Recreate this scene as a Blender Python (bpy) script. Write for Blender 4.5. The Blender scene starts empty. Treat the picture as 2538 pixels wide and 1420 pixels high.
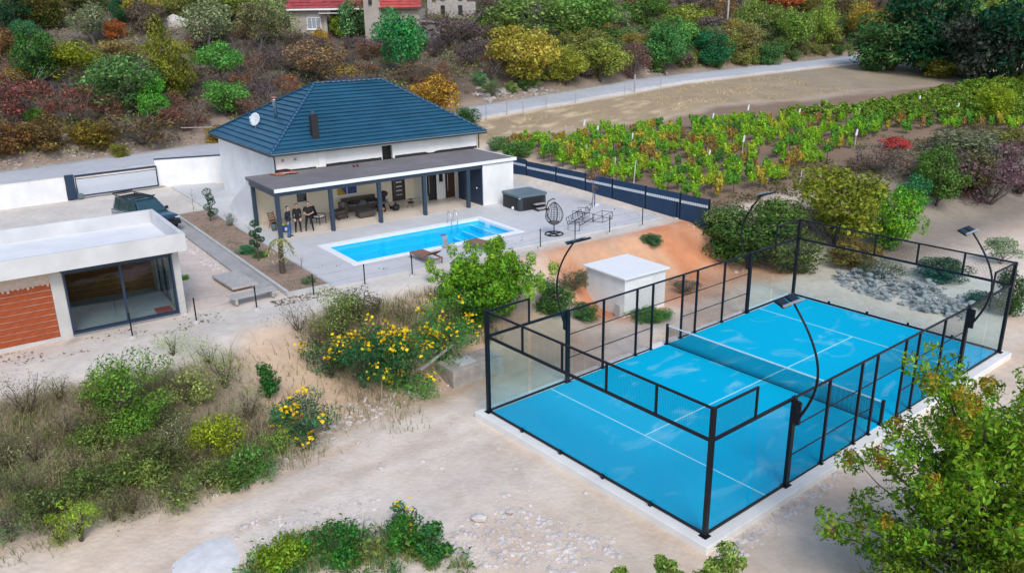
import bpy, bmesh, math, random
import numpy as np
from mathutils import Vector, Matrix

sc = bpy.context.scene
col = sc.collection
R = math.radians
rng = np.random.default_rng(7)
random.seed(7)

# ---------------------------------------------------------------- camera, sky, sun, exposure
CH, FPX, PITCH, ROLL, PW, PH = 14.159, 2021.03, 0.3250277, -0.0145466, 2538.0, 1420.0
cam = bpy.data.cameras.new('camera'); cam_o = bpy.data.objects.new('camera', cam); col.objects.link(cam_o)
cam.sensor_fit = 'HORIZONTAL'; cam.sensor_width = 36.0; cam.lens = 36.0 * FPX / PW
cam.clip_start = 0.1; cam.clip_end = 2000
_F = Vector((0, math.cos(PITCH), -math.sin(PITCH))); _r = Vector((1, 0, 0)); _u = _r.cross(_F)
_r2 = _r * math.cos(ROLL) + _u * math.sin(ROLL); _u2 = _u * math.cos(ROLL) - _r * math.sin(ROLL)
mw = Matrix.Identity(4)
for i in range(3):
    mw[i][0], mw[i][1], mw[i][2] = _r2[i], _u2[i], -_F[i]
mw[2][3] = CH
cam_o.matrix_world = mw
sc.camera = cam_o

SUN_EL, SUN_AZ = R(46), R(165)          # veiled sun behind the camera
w = bpy.data.worlds.new('World'); sc.world = w; w.use_nodes = True
nt = w.node_tree; bg = nt.nodes['Background']
sky = nt.nodes.new('ShaderNodeTexSky'); sky.sky_type = 'NISHITA'; sky.sun_disc = False
sky.sun_elevation = SUN_EL; sky.sun_rotation = SUN_AZ; sky.air_density = 1.0; sky.dust_density = 1.6; sky.ozone_density = 1.0
nt.links.new(sky.outputs[0], bg.inputs[0]); bg.inputs[1].default_value = 0.135
sd = bpy.data.lights.new('sun', 'SUN'); sd.energy = 1.1; sd.angle = R(20); sd.color = (1.0, 0.98, 0.95)
so = bpy.data.objects.new('sun', sd); col.objects.link(so)
so.rotation_euler = (R(90) - SUN_EL, 0, R(180) - SUN_AZ)
sc.view_settings.view_transform = 'Standard'; sc.view_settings.look = 'None'
sc.view_settings.gamma = 1.0; sc.view_settings.use_curve_mapping = False
sc.view_settings.exposure = 0.62
sc.cycles.max_bounces = 8; sc.cycles.transparent_max_bounces = 24
sc.cycles.use_denoising = True
sc.cycles.caustics_reflective = False; sc.cycles.caustics_refractive = False

# ---------------------------------------------------------------- measuring helpers (photo pixel + known height or depth -> place)
def ray(px, py):
    d = _F + _r2 * ((px - PW / 2) / FPX) - _u2 * ((py - PH / 2) / FPX)
    return d
def at_z(px, py, z):
    d = ray(px, py); t = (z - CH) / d.z
    return Vector((d.x * t, d.y * t, z))
def at_y(px, py, y):
    d = ray(px, py); t = y / d.y
    return Vector((d.x * t, y, CH + d.z * t))

T0 = 2.0                                   # terrace level above the court
TH = R(35.3)
OX, OY = -13.27, 45.23                     # foot of the front left porch post
cT, sT = math.cos(TH), math.sin(TH)
def hw(a, b, z=0.0):                       # plot frame (a along the house front, b to the back) -> world
    return Vector((OX + a * cT - b * sT, OY + a * sT + b * cT, T0 + z))
def hf(x, y):
    dx, dy = x - OX, y - OY
    return dx * cT + dy * sT, -dx * sT + dy * cT

# ---------------------------------------------------------------- noise and terrain
def _hash(ix, iy, s):
    h = (ix * 374761393 + iy * 668265263 + s * 1442695041) & 0xFFFFFFFF
    h = ((h ^ (h >> 13)) * 1274126177) & 0xFFFFFFFF
    return ((h ^ (h >> 16)) & 0xFFFF) / 65535.0
def vnoise(x, y, s=0):
    x = np.asarray(x, float); y = np.asarray(y, float)
    ix = np.floor(x).astype(np.int64); iy = np.floor(y).astype(np.int64)
    fx = x - ix; fy = y - iy; fx = fx * fx * (3 - 2 * fx); fy = fy * fy * (3 - 2 * fy)
    return ((_hash(ix, iy, s) * (1 - fx) + _hash(ix + 1, iy, s) * fx) * (1 - fy)
            + (_hash(ix, iy + 1, s) * (1 - fx) + _hash(ix + 1, iy + 1, s) * fx) * fy)
def fbm(x, y, s=0, o=4):
    v = 0; a = 0.5; n = 0
    for k in range(o):
        v = v + a * vnoise(x * 2 ** k, y * 2 ** k, s + k * 17); n += a; a *= 0.5
    return v / n
def sstep(x, a, b):
    t = np.clip((x - a) / (b - a), 0, 1); return t * t * (3 - 2 * t)
POOL = (1.1, -7.46, 11.92, -2.74)
COURT_YAW = -0.889619
CA = (-0.93, 27.42)
cC, sC = math.cos(COURT_YAW), math.sin(COURT_YAW)
def cw(u, v, z=0.0):
    return Vector((CA[0] + u * cC - v * sC, CA[1] + u * sC + v * cC, z))
def cf(x, y):
    dx, dy = x - CA[0], y - CA[1]
    return dx * cC + dy * sC, -dx * sC + dy * cC
def road_z(a):
    return np.interp(a, [-60, -12, 4, 28, 46, 55, 93, 140, 220], [.2, 1.0, 1.6, 2.5, 3.6, 4.2, 5.0, 6.5, 9])
def zrel(a, b):                            # ground height above the terrace level, plot frame
    a = np.asarray(a, float); b = np.asarray(b, float)
    rd = road_z(a)
    low = np.interp(a, [20, 25, 41, 60, 100, 220], [-0.05, 0, .6, 1.3, 2.5, 5])
    G = np.interp(a, [-120, 30, 45, 80, 220], [-2.2, -2.2, -1.9, -1.0, 2])
    wob = (fbm(a * .23, b * .23, 3) - .5)
    top = -11.5 + 1.1 * (fbm(a * .18, a * 0 + 2.2, 5) - .5) - 1.6 * sstep(-a, 2.5, 6)
    cut = sstep(a, 7, 11) * (1 - sstep(a, 22.5, 25))
    bot = -18.0 + 2.6 * cut + 1.6 * (fbm(a * .15, a * 0 + 7.2, 8) - .5) - 2.2 * sstep(-a, 4, 14)
    t = np.clip((b - bot) / (top - bot), 0, 1)
    bank = t * t * (3 - 2 * t) * .55 + t * .45
    z = G + (low - 0.06 - G) * bank + (wob * 1.1 + cut * ((fbm(a * .9, b * .25, 6) - .5) * .9 + .25)) * np.sin(np.pi * t)
    # behind the terrace: level plot (a < 17) or vineyard slope (a > 24)
    k = sstep(a, 17, 24)
    ramp = 0.0 * a
    flat = np.where(b < 20.2, 0, np.clip((b - 20.2) / 1.4, 0, 1)) * rd * (1 - ramp) + ramp * rd * sstep(b, 11, 22)
    slope = np.clip((b + 11.0) / 32.5, 0, 1) * (rd - low) + (fbm(a * .1, b * .1, 11) - .5) * .8 * sstep(b, -11, -4) * (1 - sstep(b, 15, 21))
    z = z + np.where(b > -11.5, flat * (1 - k) + slope * k, 0)
    hill = np.clip(b - 27.6, 0, None)
    z = z + 1.1 * sstep(hill, 0, 4) + .235 * hill + (fbm(a * .07, b * .07, 21) - .5) * np.clip(hill * .25, 0, 3.2) + (fbm(a * .5, b * .5, 31) - .5) * np.clip(hill * .3, 0, .7)
    # near the court and track: gentle unevenness
    z = z + np.where(b < -17, (fbm(a * .3, b * .3, 41) - .5) * .22 * sstep(-b, 17, 20), 0)
    return z
def pad_mask(x, y):
    u, v = cf(x, y)
    du = np.maximum(np.maximum(-u, u - 10), 0); dv = np.maximum(np.maximum(-v, v - 20), 0)
    return 1 - sstep(np.hypot(du, dv), 1.2, 4.0)
def ground(x, y):                          # ground height, world
    a, b = hf(np.asarray(x, float), np.asarray(y, float))
    z = zrel(a, b) + T0
    m = pad_mask(x, y)
    z = z * (1 - m) + m * (-0.27)
    m2 = sstep(-b, -9, -30)                # nothing
    return z
def gz(x, y):
    return float(ground(np.array([x]), np.array([y]))[0])
def on_ground(px, py, lo=12.0, hi=420.0):  # where the sight line through a photo pixel meets the ground
    d = ray(px, py)
    ys = np.concatenate([np.arange(lo, 120, .25), np.arange(120, hi, 1.0)])
    t = ys / d.y
    X = d.x * t; Zr = CH + d.z * t
    below = Zr <= ground(X, ys)
    i = int(np.argmax(below)) if below.any() else len(ys) - 1
    y_ = float(ys[i])
    if i > 0 and below.any():
        e0 = float(Zr[i - 1] - gz(X[i - 1], ys[i - 1])); e1 = float(Zr[i] - gz(X[i], ys[i])); y_ = float(ys[i - 1] + (ys[i] - ys[i - 1]) * e0 / max(1e-6, e0 - e1))
    x_ = d.x * y_ / d.y
    return Vector((x_, y_, gz(x_, y_)))
# ---------------------------------------------------------------- materials
def lin(c):
    return tuple((v / 255 / 12.92) if v / 255 <= 0.04045 else ((v / 255 + 0.055) / 1.055) ** 2.4 for v in c)
MATS = {}
def nodes_of(name):
    m = bpy.data.materials.new(name); m.use_nodes = True
    return m, m.node_tree, m.node_tree.nodes['Principled BSDF']
def mat(name, rgb, rough=.6, var=.12, scale=3.0, bump=0.0, bscale=30.0, metal=0.0, detail=4, spec=.5, var2=0.0, scale2=.5, coat=0.0):
    """plain colour with uneven tone and fine relief"""
    if name in MATS: return MATS[name]
    m, t, p = nodes_of(name); N = t.nodes; L = t.links
    tc = N.new('ShaderNodeTexCoord')
    n = N.new('ShaderNodeTexNoise'); n.inputs['Scale'].default_value = scale; n.inputs['Detail'].default_value = detail
    L.new(tc.outputs['Object'], n.inputs['Vector'])
    mr = N.new('ShaderNodeMapRange'); mr.inputs[1].default_value = .25; mr.inputs[2].default_value = .75
    mr.inputs[3].default_value = 1 - var; mr.inputs[4].default_value = 1 + var
    L.new(n.outputs[0], mr.inputs[0]); fac = mr.outputs[0]
    if var2:
        n2 = N.new('ShaderNodeTexNoise'); n2.inputs['Scale'].default_value = scale2; n2.inputs['Detail'].default_value = 5
        L.new(tc.outputs['Object'], n2.inputs['Vector'])
        m2 = N.new('ShaderNodeMapRange'); m2.inputs[1].default_value = .3; m2.inputs[2].default_value = .7
        m2.inputs[3].default_value = 1 - var2; m2.inputs[4].default_value = 1 + var2
        L.new(n2.outputs[0], m2.inputs[0])
        mm = N.new('ShaderNodeMath'); mm.operation = 'MULTIPLY'; L.new(fac, mm.inputs[0]); L.new(m2.outputs[0], mm.inputs[1]); fac = mm.outputs[0]
    mx = N.new('ShaderNodeVectorMath'); mx.operation = 'SCALE'; mx.inputs[0].default_value = rgb[:3]
    L.new(fac, mx.inputs['Scale']); L.new(mx.outputs[0], p.inputs['Base Color'])
    p.inputs['Roughness'].default_value = rough; p.inputs['Metallic'].default_value = metal
    p.inputs['Specular IOR Level'].default_value = spec; p.inputs['Coat Weight'].default_value = coat
    if bump:
        b = N.new('ShaderNodeBump'); b.inputs['Strength'].default_value = bump; b.inputs['Distance'].default_value = .02
        nb = N.new('ShaderNodeTexNoise'); nb.inputs['Scale'].default_value = bscale; nb.inputs['Detail'].default_value = 6
        L.new(tc.outputs['Object'], nb.inputs['Vector']); L.new(nb.outputs[0], b.inputs['Height']); L.new(b.outputs[0], p.inputs['Normal'])
    MATS[name] = m
    return m
def glass_mat(name, tint, gloss=1.0, rough=.02, ior=1.45):
    if name in MATS: return MATS[name]
    m, t, p = nodes_of(name); N = t.nodes; L = t.links; N.remove(p)
    tr = N.new('ShaderNodeBsdfTransparent'); tr.inputs[0].default_value = (*tint, 1)
    g = N.new('ShaderNodeBsdfGlossy'); g.inputs['Roughness'].default_value = rough
    f = N.new('ShaderNodeLayerWeight'); f.inputs[0].default_value = .5
    pw = N.new('ShaderNodeMath'); pw.operation = 'POWER'; pw.inputs[1].default_value = 5.0; L.new(f.outputs['Facing'], pw.inputs[0])
    f0 = ((ior - 1) / (ior + 1)) ** 2
    mm = N.new('ShaderNodeMath'); mm.operation = 'MULTIPLY_ADD'; mm.inputs[1].default_value = (1 - f0) * gloss; mm.inputs[2].default_value = f0 * gloss; L.new(pw.outputs[0], mm.inputs[0])
    mx = N.new('ShaderNodeMixShader'); L.new(mm.outputs[0], mx.inputs[0]); L.new(tr.outputs[0], mx.inputs[1]); L.new(g.outputs[0], mx.inputs[2])
    L.new(mx.outputs[0], N['Material Output'].inputs[0])
    MATS[name] = m; return m
def leaf_mat(name, hue=.03, val=.45, trans=.22, own=None, clump=.40, gain=1.12):
    """leaves: the thing's own colour, each leaf a little different"""
    if name in MATS: return MATS[name]
    m, t, p = nodes_of(name); N = t.nodes; L = t.links
    gi = N.new('ShaderNodeNewGeometry'); hs = N.new('ShaderNodeHueSaturation')
    if own is None:
        oi = N.new('ShaderNodeObjectInfo'); L.new(oi.outputs['Color'], hs.inputs['Color'])
    else:
        hs.inputs['Color'].default_value = (*own, 1)
    mh = N.new('ShaderNodeMapRange'); mh.inputs[3].default_value = .5 - hue; mh.inputs[4].default_value = .5 + hue
    L.new(gi.outputs['Random Per Island'], mh.inputs[0]); L.new(mh.outputs[0], hs.inputs['Hue'])
    wn = N.new('ShaderNodeTexWhiteNoise'); wn.noise_dimensions = '1D'; L.new(gi.outputs['Random Per Island'], wn.inputs['W'])
    mv = N.new('ShaderNodeMapRange'); mv.inputs[3].default_value = 1 - val; mv.inputs[4].default_value = 1 + val * .8
    L.new(wn.outputs[0], mv.inputs[0])
    tc = N.new('ShaderNodeTexCoord'); ns = N.new('ShaderNodeTexNoise'); ns.inputs['Scale'].default_value = 3.2; ns.inputs['Detail'].default_value = 2
    L.new(tc.outputs['Object'], ns.inputs['Vector'])
    mc = N.new('ShaderNodeMapRange'); mc.inputs[1].default_value = .3; mc.inputs[2].default_value = .7; mc.inputs[3].default_value = 1 - clump; mc.inputs[4].default_value = 1 + clump
    L.new(ns.outputs[0], mc.inputs[0])
    mu = N.new('ShaderNodeMath'); mu.operation = 'MULTIPLY'; L.new(mv.outputs[0], mu.inputs[0]); L.new(mc.outputs[0], mu.inputs[1])
    mg = N.new('ShaderNodeMath'); mg.operation = 'MULTIPLY'; mg.inputs[1].default_value = gain; L.new(mu.outputs[0], mg.inputs[0]); L.new(mg.outputs[0], hs.inputs['Value'])
    L.new(hs.outputs[0], p.inputs['Base Color']); p.inputs['Roughness'].default_value = .55; p.inputs['Specular IOR Level'].default_value = .25
    tl = N.new('ShaderNodeBsdfTranslucent'); L.new(hs.outputs[0], tl.inputs[0])
    mx = N.new('ShaderNodeMixShader'); mx.inputs[0].default_value = trans
    L.new(p.outputs[0], mx.inputs[1]); L.new(tl.outputs[0], mx.inputs[2]); L.new(mx.outputs[0], N['Material Output'].inputs[0])
    MATS[name] = m; return m

M_white = mat('white_render', (.80, .80, .79), .75, .03, 2, .15, 60, var2=.09, scale2=.5)
M_white2 = mat('white_paint', (.82, .82, .80), .6, .03, 3)
M_warm_glow = mat('warm_glow_render', (.86, .77, .60), .75, .03, 2, .12, 60)  # porch wall render with the warm porch glow put into its colour
M_slate = mat('slate_blue_metal', (.028, .050, .080), .42, .12, 4, spec=.5)
M_dark = mat('black_metal', (.006, .008, .013), .45, .15, 6, spec=.3)
M_darkblue = mat('navy_metal', (.015, .035, .075), .45, .12, 4)
M_roof = mat('blue_grey_roof_metal', (.016, .092, .155), .42, .14, 1.3, .1, 25, var2=.14, scale2=.25, spec=.6)
M_roofcap = mat('roof_cap_metal', (.008, .060, .135), .36, .12, 2)
M_membrane = mat('brown_grey_roof_felt', (.185, .168, .168), .9, .10, 1.2, .2, 40, var2=.10, scale2=.3)
M_bitumen = mat('black_bitumen', (.018, .019, .022), .7, .2, 5)
M_conc = mat('concrete', (.50, .49, .47), .85, .10, 2.0, .25, 40, var2=.10, scale2=.4)
M_conc_d = mat('grey_concrete', (.36, .345, .33), .9, .14, 2.5, .3, 30, var2=.12, scale2=.5)
M_pave = mat('pale_paving', (.57, .56, .55), .7, .06, 1.4, .1, 30, var2=.11, scale2=.22)
M_porchfloor = mat('beige_floor_tile', (.72, .63, .53), .45, .05, 1.5, var2=.05)
M_coping = mat('white_coping_stone', (.84, .85, .85), .5, .03, 3)
M_liner = mat('pool_liner_blue', (.0, .57, .88), .4, .04, 1.5)
M_liner_l = mat('pool_step_pale', (.35, .82, .92), .4, .04, 1.5)
M_steel = mat('stainless_steel', (.62, .64, .66), .25, .05, 4, metal=1.0)
M_wicker = mat('grey_brown_wicker', (.085, .065, .055), .7, .35, 30, .4, 80)
M_cush = mat('grey_cushion', (.16, .155, .16), .9, .1, 6)
M_black = mat('black_plastic', (.012, .012, .013), .5, .15, 6)
M_wood = mat('warm_brown_slats', (.26, .135, .085), .6, .2, 9)
M_woodd = mat('dark_brown_door', (.065, .03, .018), .5, .25, 7)
M_board = mat('weathered_board', (.42, .40, .38), .8, .15, 5, .2, 40)
M_brick = mat('orange_hollow_brick', (.33, .066, .018), .85, .22, 5, .3, 50, var2=.18, scale2=.9)
M_mortar = mat('grey_mortar', (.55, .44, .37), .95, .15, 6, .4, 40)
M_tubshell = mat('dark_tub_panel', (.030, .042, .052), .45, .12, 3)
M_tublid = mat('grey_vinyl_lid', (.115, .165, .18), .5, .06, 3)
M_kerb = mat('court_kerb_concrete', (.76, .74, .70), .8, .06, 2, .15, 40, var2=.06, scale2=.4)
M_line = mat('pale_line_paint', (.42, .78, .80), .7, .06, 4)
M_netband = mat('white_net_band', (.70, .80, .82), .7, .05, 4)
M_soil = mat('garden_soil', (.30, .21, .15), .95, .3, 4, .5, 30)
M_bark = mat('bark', (.085, .065, .05), .9, .3, 8, .5, 40)
M_bark_g = mat('grey_bark', (.17, .15, .14), .9, .3, 8)
M_rock = mat('limestone', (.40, .36, .33), .9, .25, 3, .5, 25)
M_rock_l = mat('pale_limestone', (.60, .55, .51), .9, .18, 3, .5, 25)
M_glass = glass_mat('court_glass', (.90, .965, .972), .42, .01, 1.5)
M_doorglass = glass_mat('tinted_door_glass', (.74, .82, .84), 1.2, .01, 1.5)
M_carglass = mat('car_glass', (.02, .06, .07), .08, .1, 2, spec=.9, coat=1.0)
M_water = glass_mat('pool_water', (.84, .99, 1.0), .5, .03, 1.25)
_t = M_water.node_tree; _n = _t.nodes.new('ShaderNodeTexNoise'); _n.inputs['Scale'].default_value = 2.6; _n.inputs['Detail'].default_value = 3
_c = _t.nodes.new('ShaderNodeTexCoord'); _t.links.new(_c.outputs['Object'], _n.inputs['Vector'])
_b = _t.nodes.new('ShaderNodeBump'); _b.inputs['Strength'].default_value = .35; _b.inputs['Distance'].default_value = .08; _t.links.new(_n.outputs[0], _b.inputs['Height'])
for _q in _t.nodes:
    if _q.type in ('BSDF_GLOSSY', 'LAYER_WEIGHT'): _t.links.new(_b.outputs[0], _q.inputs['Normal'])
M_yellow = mat('yellow_petals', (.78, .50, .015), .6, .2, 5)
M_leaf = leaf_mat('leaves', .035, .5, gain=1.28)
M_leaf_near = leaf_mat('near_leaves', .035, .5, .3)
M_dry = leaf_mat('dry_twigs', .03, .5, .1, clump=.5)

# ---------------------------------------------------------------- mesh building
class MB:
    def __init__(s): s.v = []; s.f = []; s.n = 0; s.mi = []; s.cur = 0
    def add(s, verts, faces):
        o = s.n; s.v.extend([tuple(x) for x in verts]); s.n += len(verts)
        for f in faces: s.f.append(tuple(i + o for i in f)); s.mi.append(s.cur)
        return s
    def box(s, x0, y0, z0, x1, y1, z1):
        x0, x1 = min(x0, x1), max(x0, x1); y0, y1 = min(y0, y1), max(y0, y1); z0, z1 = min(z0, z1), max(z0, z1)
        return s.add([(x0, y0, z0), (x1, y0, z0), (x1, y1, z0), (x0, y1, z0), (x0, y0, z1), (x1, y0, z1), (x1, y1, z1), (x0, y1, z1)],
                     [(0, 3, 2, 1), (4, 5, 6, 7), (0, 1, 5, 4), (1, 2, 6, 5), (2, 3, 7, 6), (3, 0, 4, 7)])
    def hexa(s, p):                        # eight corners: bottom ring, top ring
        return s.add(p, [(0, 3, 2, 1), (4, 5, 6, 7), (0, 1, 5, 4), (1, 2, 6, 5), (2, 3, 7, 6), (3, 0, 4, 7)])
    def poly(s, pts): return s.add(pts, [tuple(range(len(pts)))])
    def prism(s, pts, z0, z1):
        n = len(pts)
        v = [(x, y, z0) for x, y in pts] + [(x, y, z1) for x, y in pts]
        return s.add(v, [tuple(range(n - 1, -1, -1)), tuple(range(n, 2 * n))] + [(i, (i + 1) % n, n + (i + 1) % n, n + i) for i in range(n)])
    def tube(s, pts, r, n=6, caps=True):
        P = [Vector(p) for p in pts]; k = len(P)
        rr = r if isinstance(r, (list, tuple)) else [r] * k
        vs = []; prev = None
        for i in range(k):
            d = (P[min(i + 1, k - 1)] - P[max(i - 1, 0)])
            d = d.normalized() if d.length > 1e-9 else Vector((0, 0, 1))
            if prev is None:
                ux = d.orthogonal().normalized()
            else:
                ux = prev - d * prev.dot(d)
                ux = ux.normalized() if ux.length > 1e-6 else d.orthogonal().normalized()
            prev = ux; uy = d.cross(ux)
            for j in range(n):
                an = 2 * math.pi * j / n + math.pi / n
                vs.append(P[i] + (ux * math.cos(an) + uy * math.sin(an)) * rr[i])
        fs = []
        for i in range(k - 1):
            for j in range(n):
                fs.append((i * n + j, i * n + (j + 1) % n, (i + 1) * n + (j + 1) % n, (i + 1) * n + j))
        if caps: fs.append(tuple(range(n - 1, -1, -1))); fs.append(tuple(range((k - 1) * n, k * n)))
        return s.add(vs, fs)
    def bar(s, p, q, w, h=None):           # rectangular bar between two points
        h = h or w; p = Vector(p); q = Vector(q); d = (q - p).normalized()
        up = Vector((0, 0, 1)) if abs(d.z) < .95 else Vector((0, 1, 0))
        x = d.cross(up).normalized() * (w / 2); y = x.cross(d).normalized() * (h / 2)
        return s.hexa([p - x - y, p + x - y, p + x + y, p - x + y, q - x - y, q + x - y, q + x + y, q - x + y])
    def lathe(s, prof, n=16, c=(0, 0, 0)):
        vs = []
        for r, z in prof:
            for j in range(n):
                an = 2 * math.pi * j / n; vs.append((c[0] + r * math.cos(an), c[1] + r * math.sin(an), c[2] + z))
        k = len(prof)
        fs = [(i * n + j, i * n + (j + 1) % n, (i + 1) * n + (j + 1) % n, (i + 1) * n + j) for i in range(k - 1) for j in range(n)]
        fs.append(tuple(range(n - 1, -1, -1))); fs.append(tuple(range((k - 1) * n, k * n)))
        return s.add(vs, fs)
    def ball(s, c, rx, ry=None, rz=None, n=10, m=6):
        ry = ry or rx; rz = rz or rx; vs = []
        for i in range(1, m):
            ph = math.pi * i / m
            for j in range(n):
                an = 2 * math.pi * j / n; vs.append((c[0] + rx * math.sin(ph) * math.cos(an), c[1] + ry * math.sin(ph) * math.sin(an), c[2] + rz * math.cos(ph)))
        vs += [(c[0], c[1], c[2] + rz), (c[0], c[1], c[2] - rz)]; t = len(vs) - 2
        fs = [(i * n + j, (i + 1) * n + j, (i + 1) * n + (j + 1) % n, i * n + (j + 1) % n) for i in range(m - 2) for j in range(n)]
        fs += [(t, j, (j + 1) % n) for j in range(n)] + [(t + 1, (m - 2) * n + (j + 1) % n, (m - 2) * n + j) for j in range(n)]
        return s.add(vs, fs)
    def mesh(s, name, mats, smooth=False):
        me = bpy.data.meshes.new(name); me.from_pydata([tuple(v) for v in s.v], [], s.f)
        for m in (mats if isinstance(mats, (list, tuple)) else [mats]): me.materials.append(m)
        if isinstance(mats, (list, tuple)): me.polygons.foreach_set('material_index', s.mi)
        if smooth: me.polygons.foreach_set('use_smooth', [True] * len(me.polygons))
        me.update(); return me
    def build(s, name, mats, parent=None, smooth=False, bevel=0.0):
        me = s.mesh(name, mats, smooth)
        if bevel:
            bm = bmesh.new(); bm.from_mesh(me)
            bmesh.ops.bevel(bm, geom=bm.edges[:], offset=bevel, segments=1, affect='EDGES', clamp_overlap=True)
            bm.to_mesh(me); bm.free()
        return link(name, me, parent)
def link(name, me, parent=None):
    o = bpy.data.objects.new(name, me); col.objects.link(o)
    if parent: o.parent = parent
    return o
def tag(o, label=None, cat=None, group=None, kind=None):
    if label: o['label'] = label
    if cat: o['category'] = cat
    if group: o['group'] = group
    if kind: o['kind'] = kind
    return o
def empty(name, loc, rz=0, scale=(1, 1, 1)):
    o = bpy.data.objects.new(name, None); col.objects.link(o); o.empty_display_size = .3
    o.location = loc; o.rotation_euler = (0, 0, rz); o.scale = scale; return o
def thing(name, label, cat, a, b, z=0, rot=0, group=None):   # in the plot frame
    return tag(empty(name, hw(a, b, z), TH + rot), label, cat, group)
def struct(o): o['kind'] = 'structure'; return o
ORD = ['first', 'second', 'third', 'fourth', 'fifth', 'sixth', 'seventh', 'eighth', 'ninth', 'tenth', 'eleventh', 'twelfth', 'thirteenth', 'fourteenth', 'fifteenth', 'sixteenth']

TENS = ['', '', 'twenty', 'thirty', 'forty', 'fifty', 'sixty', 'seventy', 'eighty', 'ninety']
NUM = ORD + ['seventeenth', 'eighteenth', 'nineteenth']
def ordinal(n):                            # 1 -> first
    if n < 20: return NUM[n - 1]
    t, u = divmod(n, 10); return TENS[t] + ' ' + NUM[u - 1] if u else TENS[t][:-1] + 'ieth'

def quads_mesh(name, V, mats, mi=None):
    """V: (n,4,3) array of quads -> mesh, fast"""
    n = len(V); me = bpy.data.meshes.new(name)
    me.vertices.add(n * 4); me.vertices.foreach_set('co', np.ascontiguousarray(V, dtype=np.float32).ravel())
    me.loops.add(n * 4); me.loops.foreach_set('vertex_index', np.arange(n * 4, dtype=np.int32))
    me.polygons.add(n); me.polygons.foreach_set('loop_start', np.arange(0, n * 4, 4, dtype=np.int32))
    for m in (mats if isinstance(mats, (list, tuple)) else [mats]): me.materials.append(m)
    if mi is not None: me.polygons.foreach_set('material_index', np.asarray(mi, dtype=np.int32))
    me.update(calc_edges=True); me.validate(); return me
def unit(v): return v / (np.linalg.norm(v, axis=-1, keepdims=True) + 1e-9)
def leaf_quads(P, nrm, size, r, slim=.55, droop=.0):
    """diamond leaves at P facing roughly nrm"""
    n = len(P)
    t = unit(np.cross(nrm, r.normal(size=(n, 3)))); t[:, 2] -= droop; t = unit(t)
    s = np.cross(unit(nrm), t)
    L = (size * (0.35 + 1.3 * r.random(n) ** 1.5))[:, None]
    W = L * slim
    bend = unit(nrm) * L * .18
    return np.stack([P - t * L * .5, P + s * W * .5 + bend, P + t * L * .5, P - s * W * .5 + bend], 1)
def crown_points(clumps, n, r, inner=.45):
    C = np.array(clumps, float)
    wgt = (C[:, 3] * C[:, 4] + C[:, 4] * C[:, 5] + C[:, 3] * C[:, 5]); wgt /= wgt.sum()
    k = r.choice(len(C), n, p=wgt)
    d = unit(r.normal(size=(n, 3)))
    rad = inner + (1 - inner) * r.random(n) ** .55
    P = C[k, :3] + d * C[k, 3:6] * rad[:, None]
    return P, d
def crown(name, clumps, n, size, seed, mats=None, slim=.55, droop=.15, up=.45, rnd=.7):
    r = np.random.default_rng(seed)
    P, d = crown_points(clumps, n, r)
    nrm = unit(d + np.array([0, 0, up]) + r.normal(size=d.shape) * rnd)
    return quads_mesh(name, leaf_quads(P, nrm, size, r, slim, droop), mats or M_leaf)
def blob_clumps(r, n, cx, cz, rad, hgt, sub=(.22, .36), base=0.0, lean=0.0):
    """lumps spread over an ellipsoid so the outline is uneven"""
    out = []
    for i in range(n):
        d = unit(r.normal(size=3)); q = .55 + .35 * r.random()
        c = np.array([cx, 0, cz]) + d * np.array([rad, rad, hgt]) * q
        c[2] = max(c[2], base + .05)
        s = (sub[0] + (sub[1] - sub[0]) * r.random()) * rad * 2
        out.append([c[0] + lean * c[2], c[1], c[2], s, s, s * (.6 + .3 * r.random())])
    out.append([cx, 0, cz, rad * .62, rad * .62, hgt * .62])
    return out
def branches(mb, base, top, r0, r, n=7, spread=.35, z0=.35):
    """tapered, slightly crooked trunk with limbs"""
    base = np.array(base, float); top = np.array(top, float); k = 6; pts = []
    for i in range(k + 1):
        t = i / k; p = base + (top - base) * t; p[:2] += r.normal(size=2) * .018 * (0 < i) * np.linalg.norm(top - base); pts.append(p)
    mb.tube(pts, [r0 * (1 - .78 * i / k) for i in range(k + 1)], 7)
    for j in range(n):
        t = z0 + (1 - z0) * (j + .5) / n; q = pts[min(k - 1, int(t * k))]
        an = j * 2.4 + r.random(); L = np.linalg.norm(top - base) * spread * (.7 + .6 * r.random())
        d = np.array([math.cos(an), math.sin(an), .65 + .5 * r.random()]); d /= np.linalg.norm(d)
        m = q + d * L * .55 + r.normal(size=3) * .03 * L; e = q + d * L + np.array([0, 0, .1 * L])
        rb = r0 * (1 - .75 * t) * .55
        mb.tube([q, m, e], [rb, rb * .65, rb * .2], 5)
        for s_ in (-1, 1):
            d2 = unit(d + np.array([-d[1], d[0], .2]) * .7 * s_); mb.tube([m, m + d2 * L * .4], [rb * .5, rb * .12], 4, False)
    return mb
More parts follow.
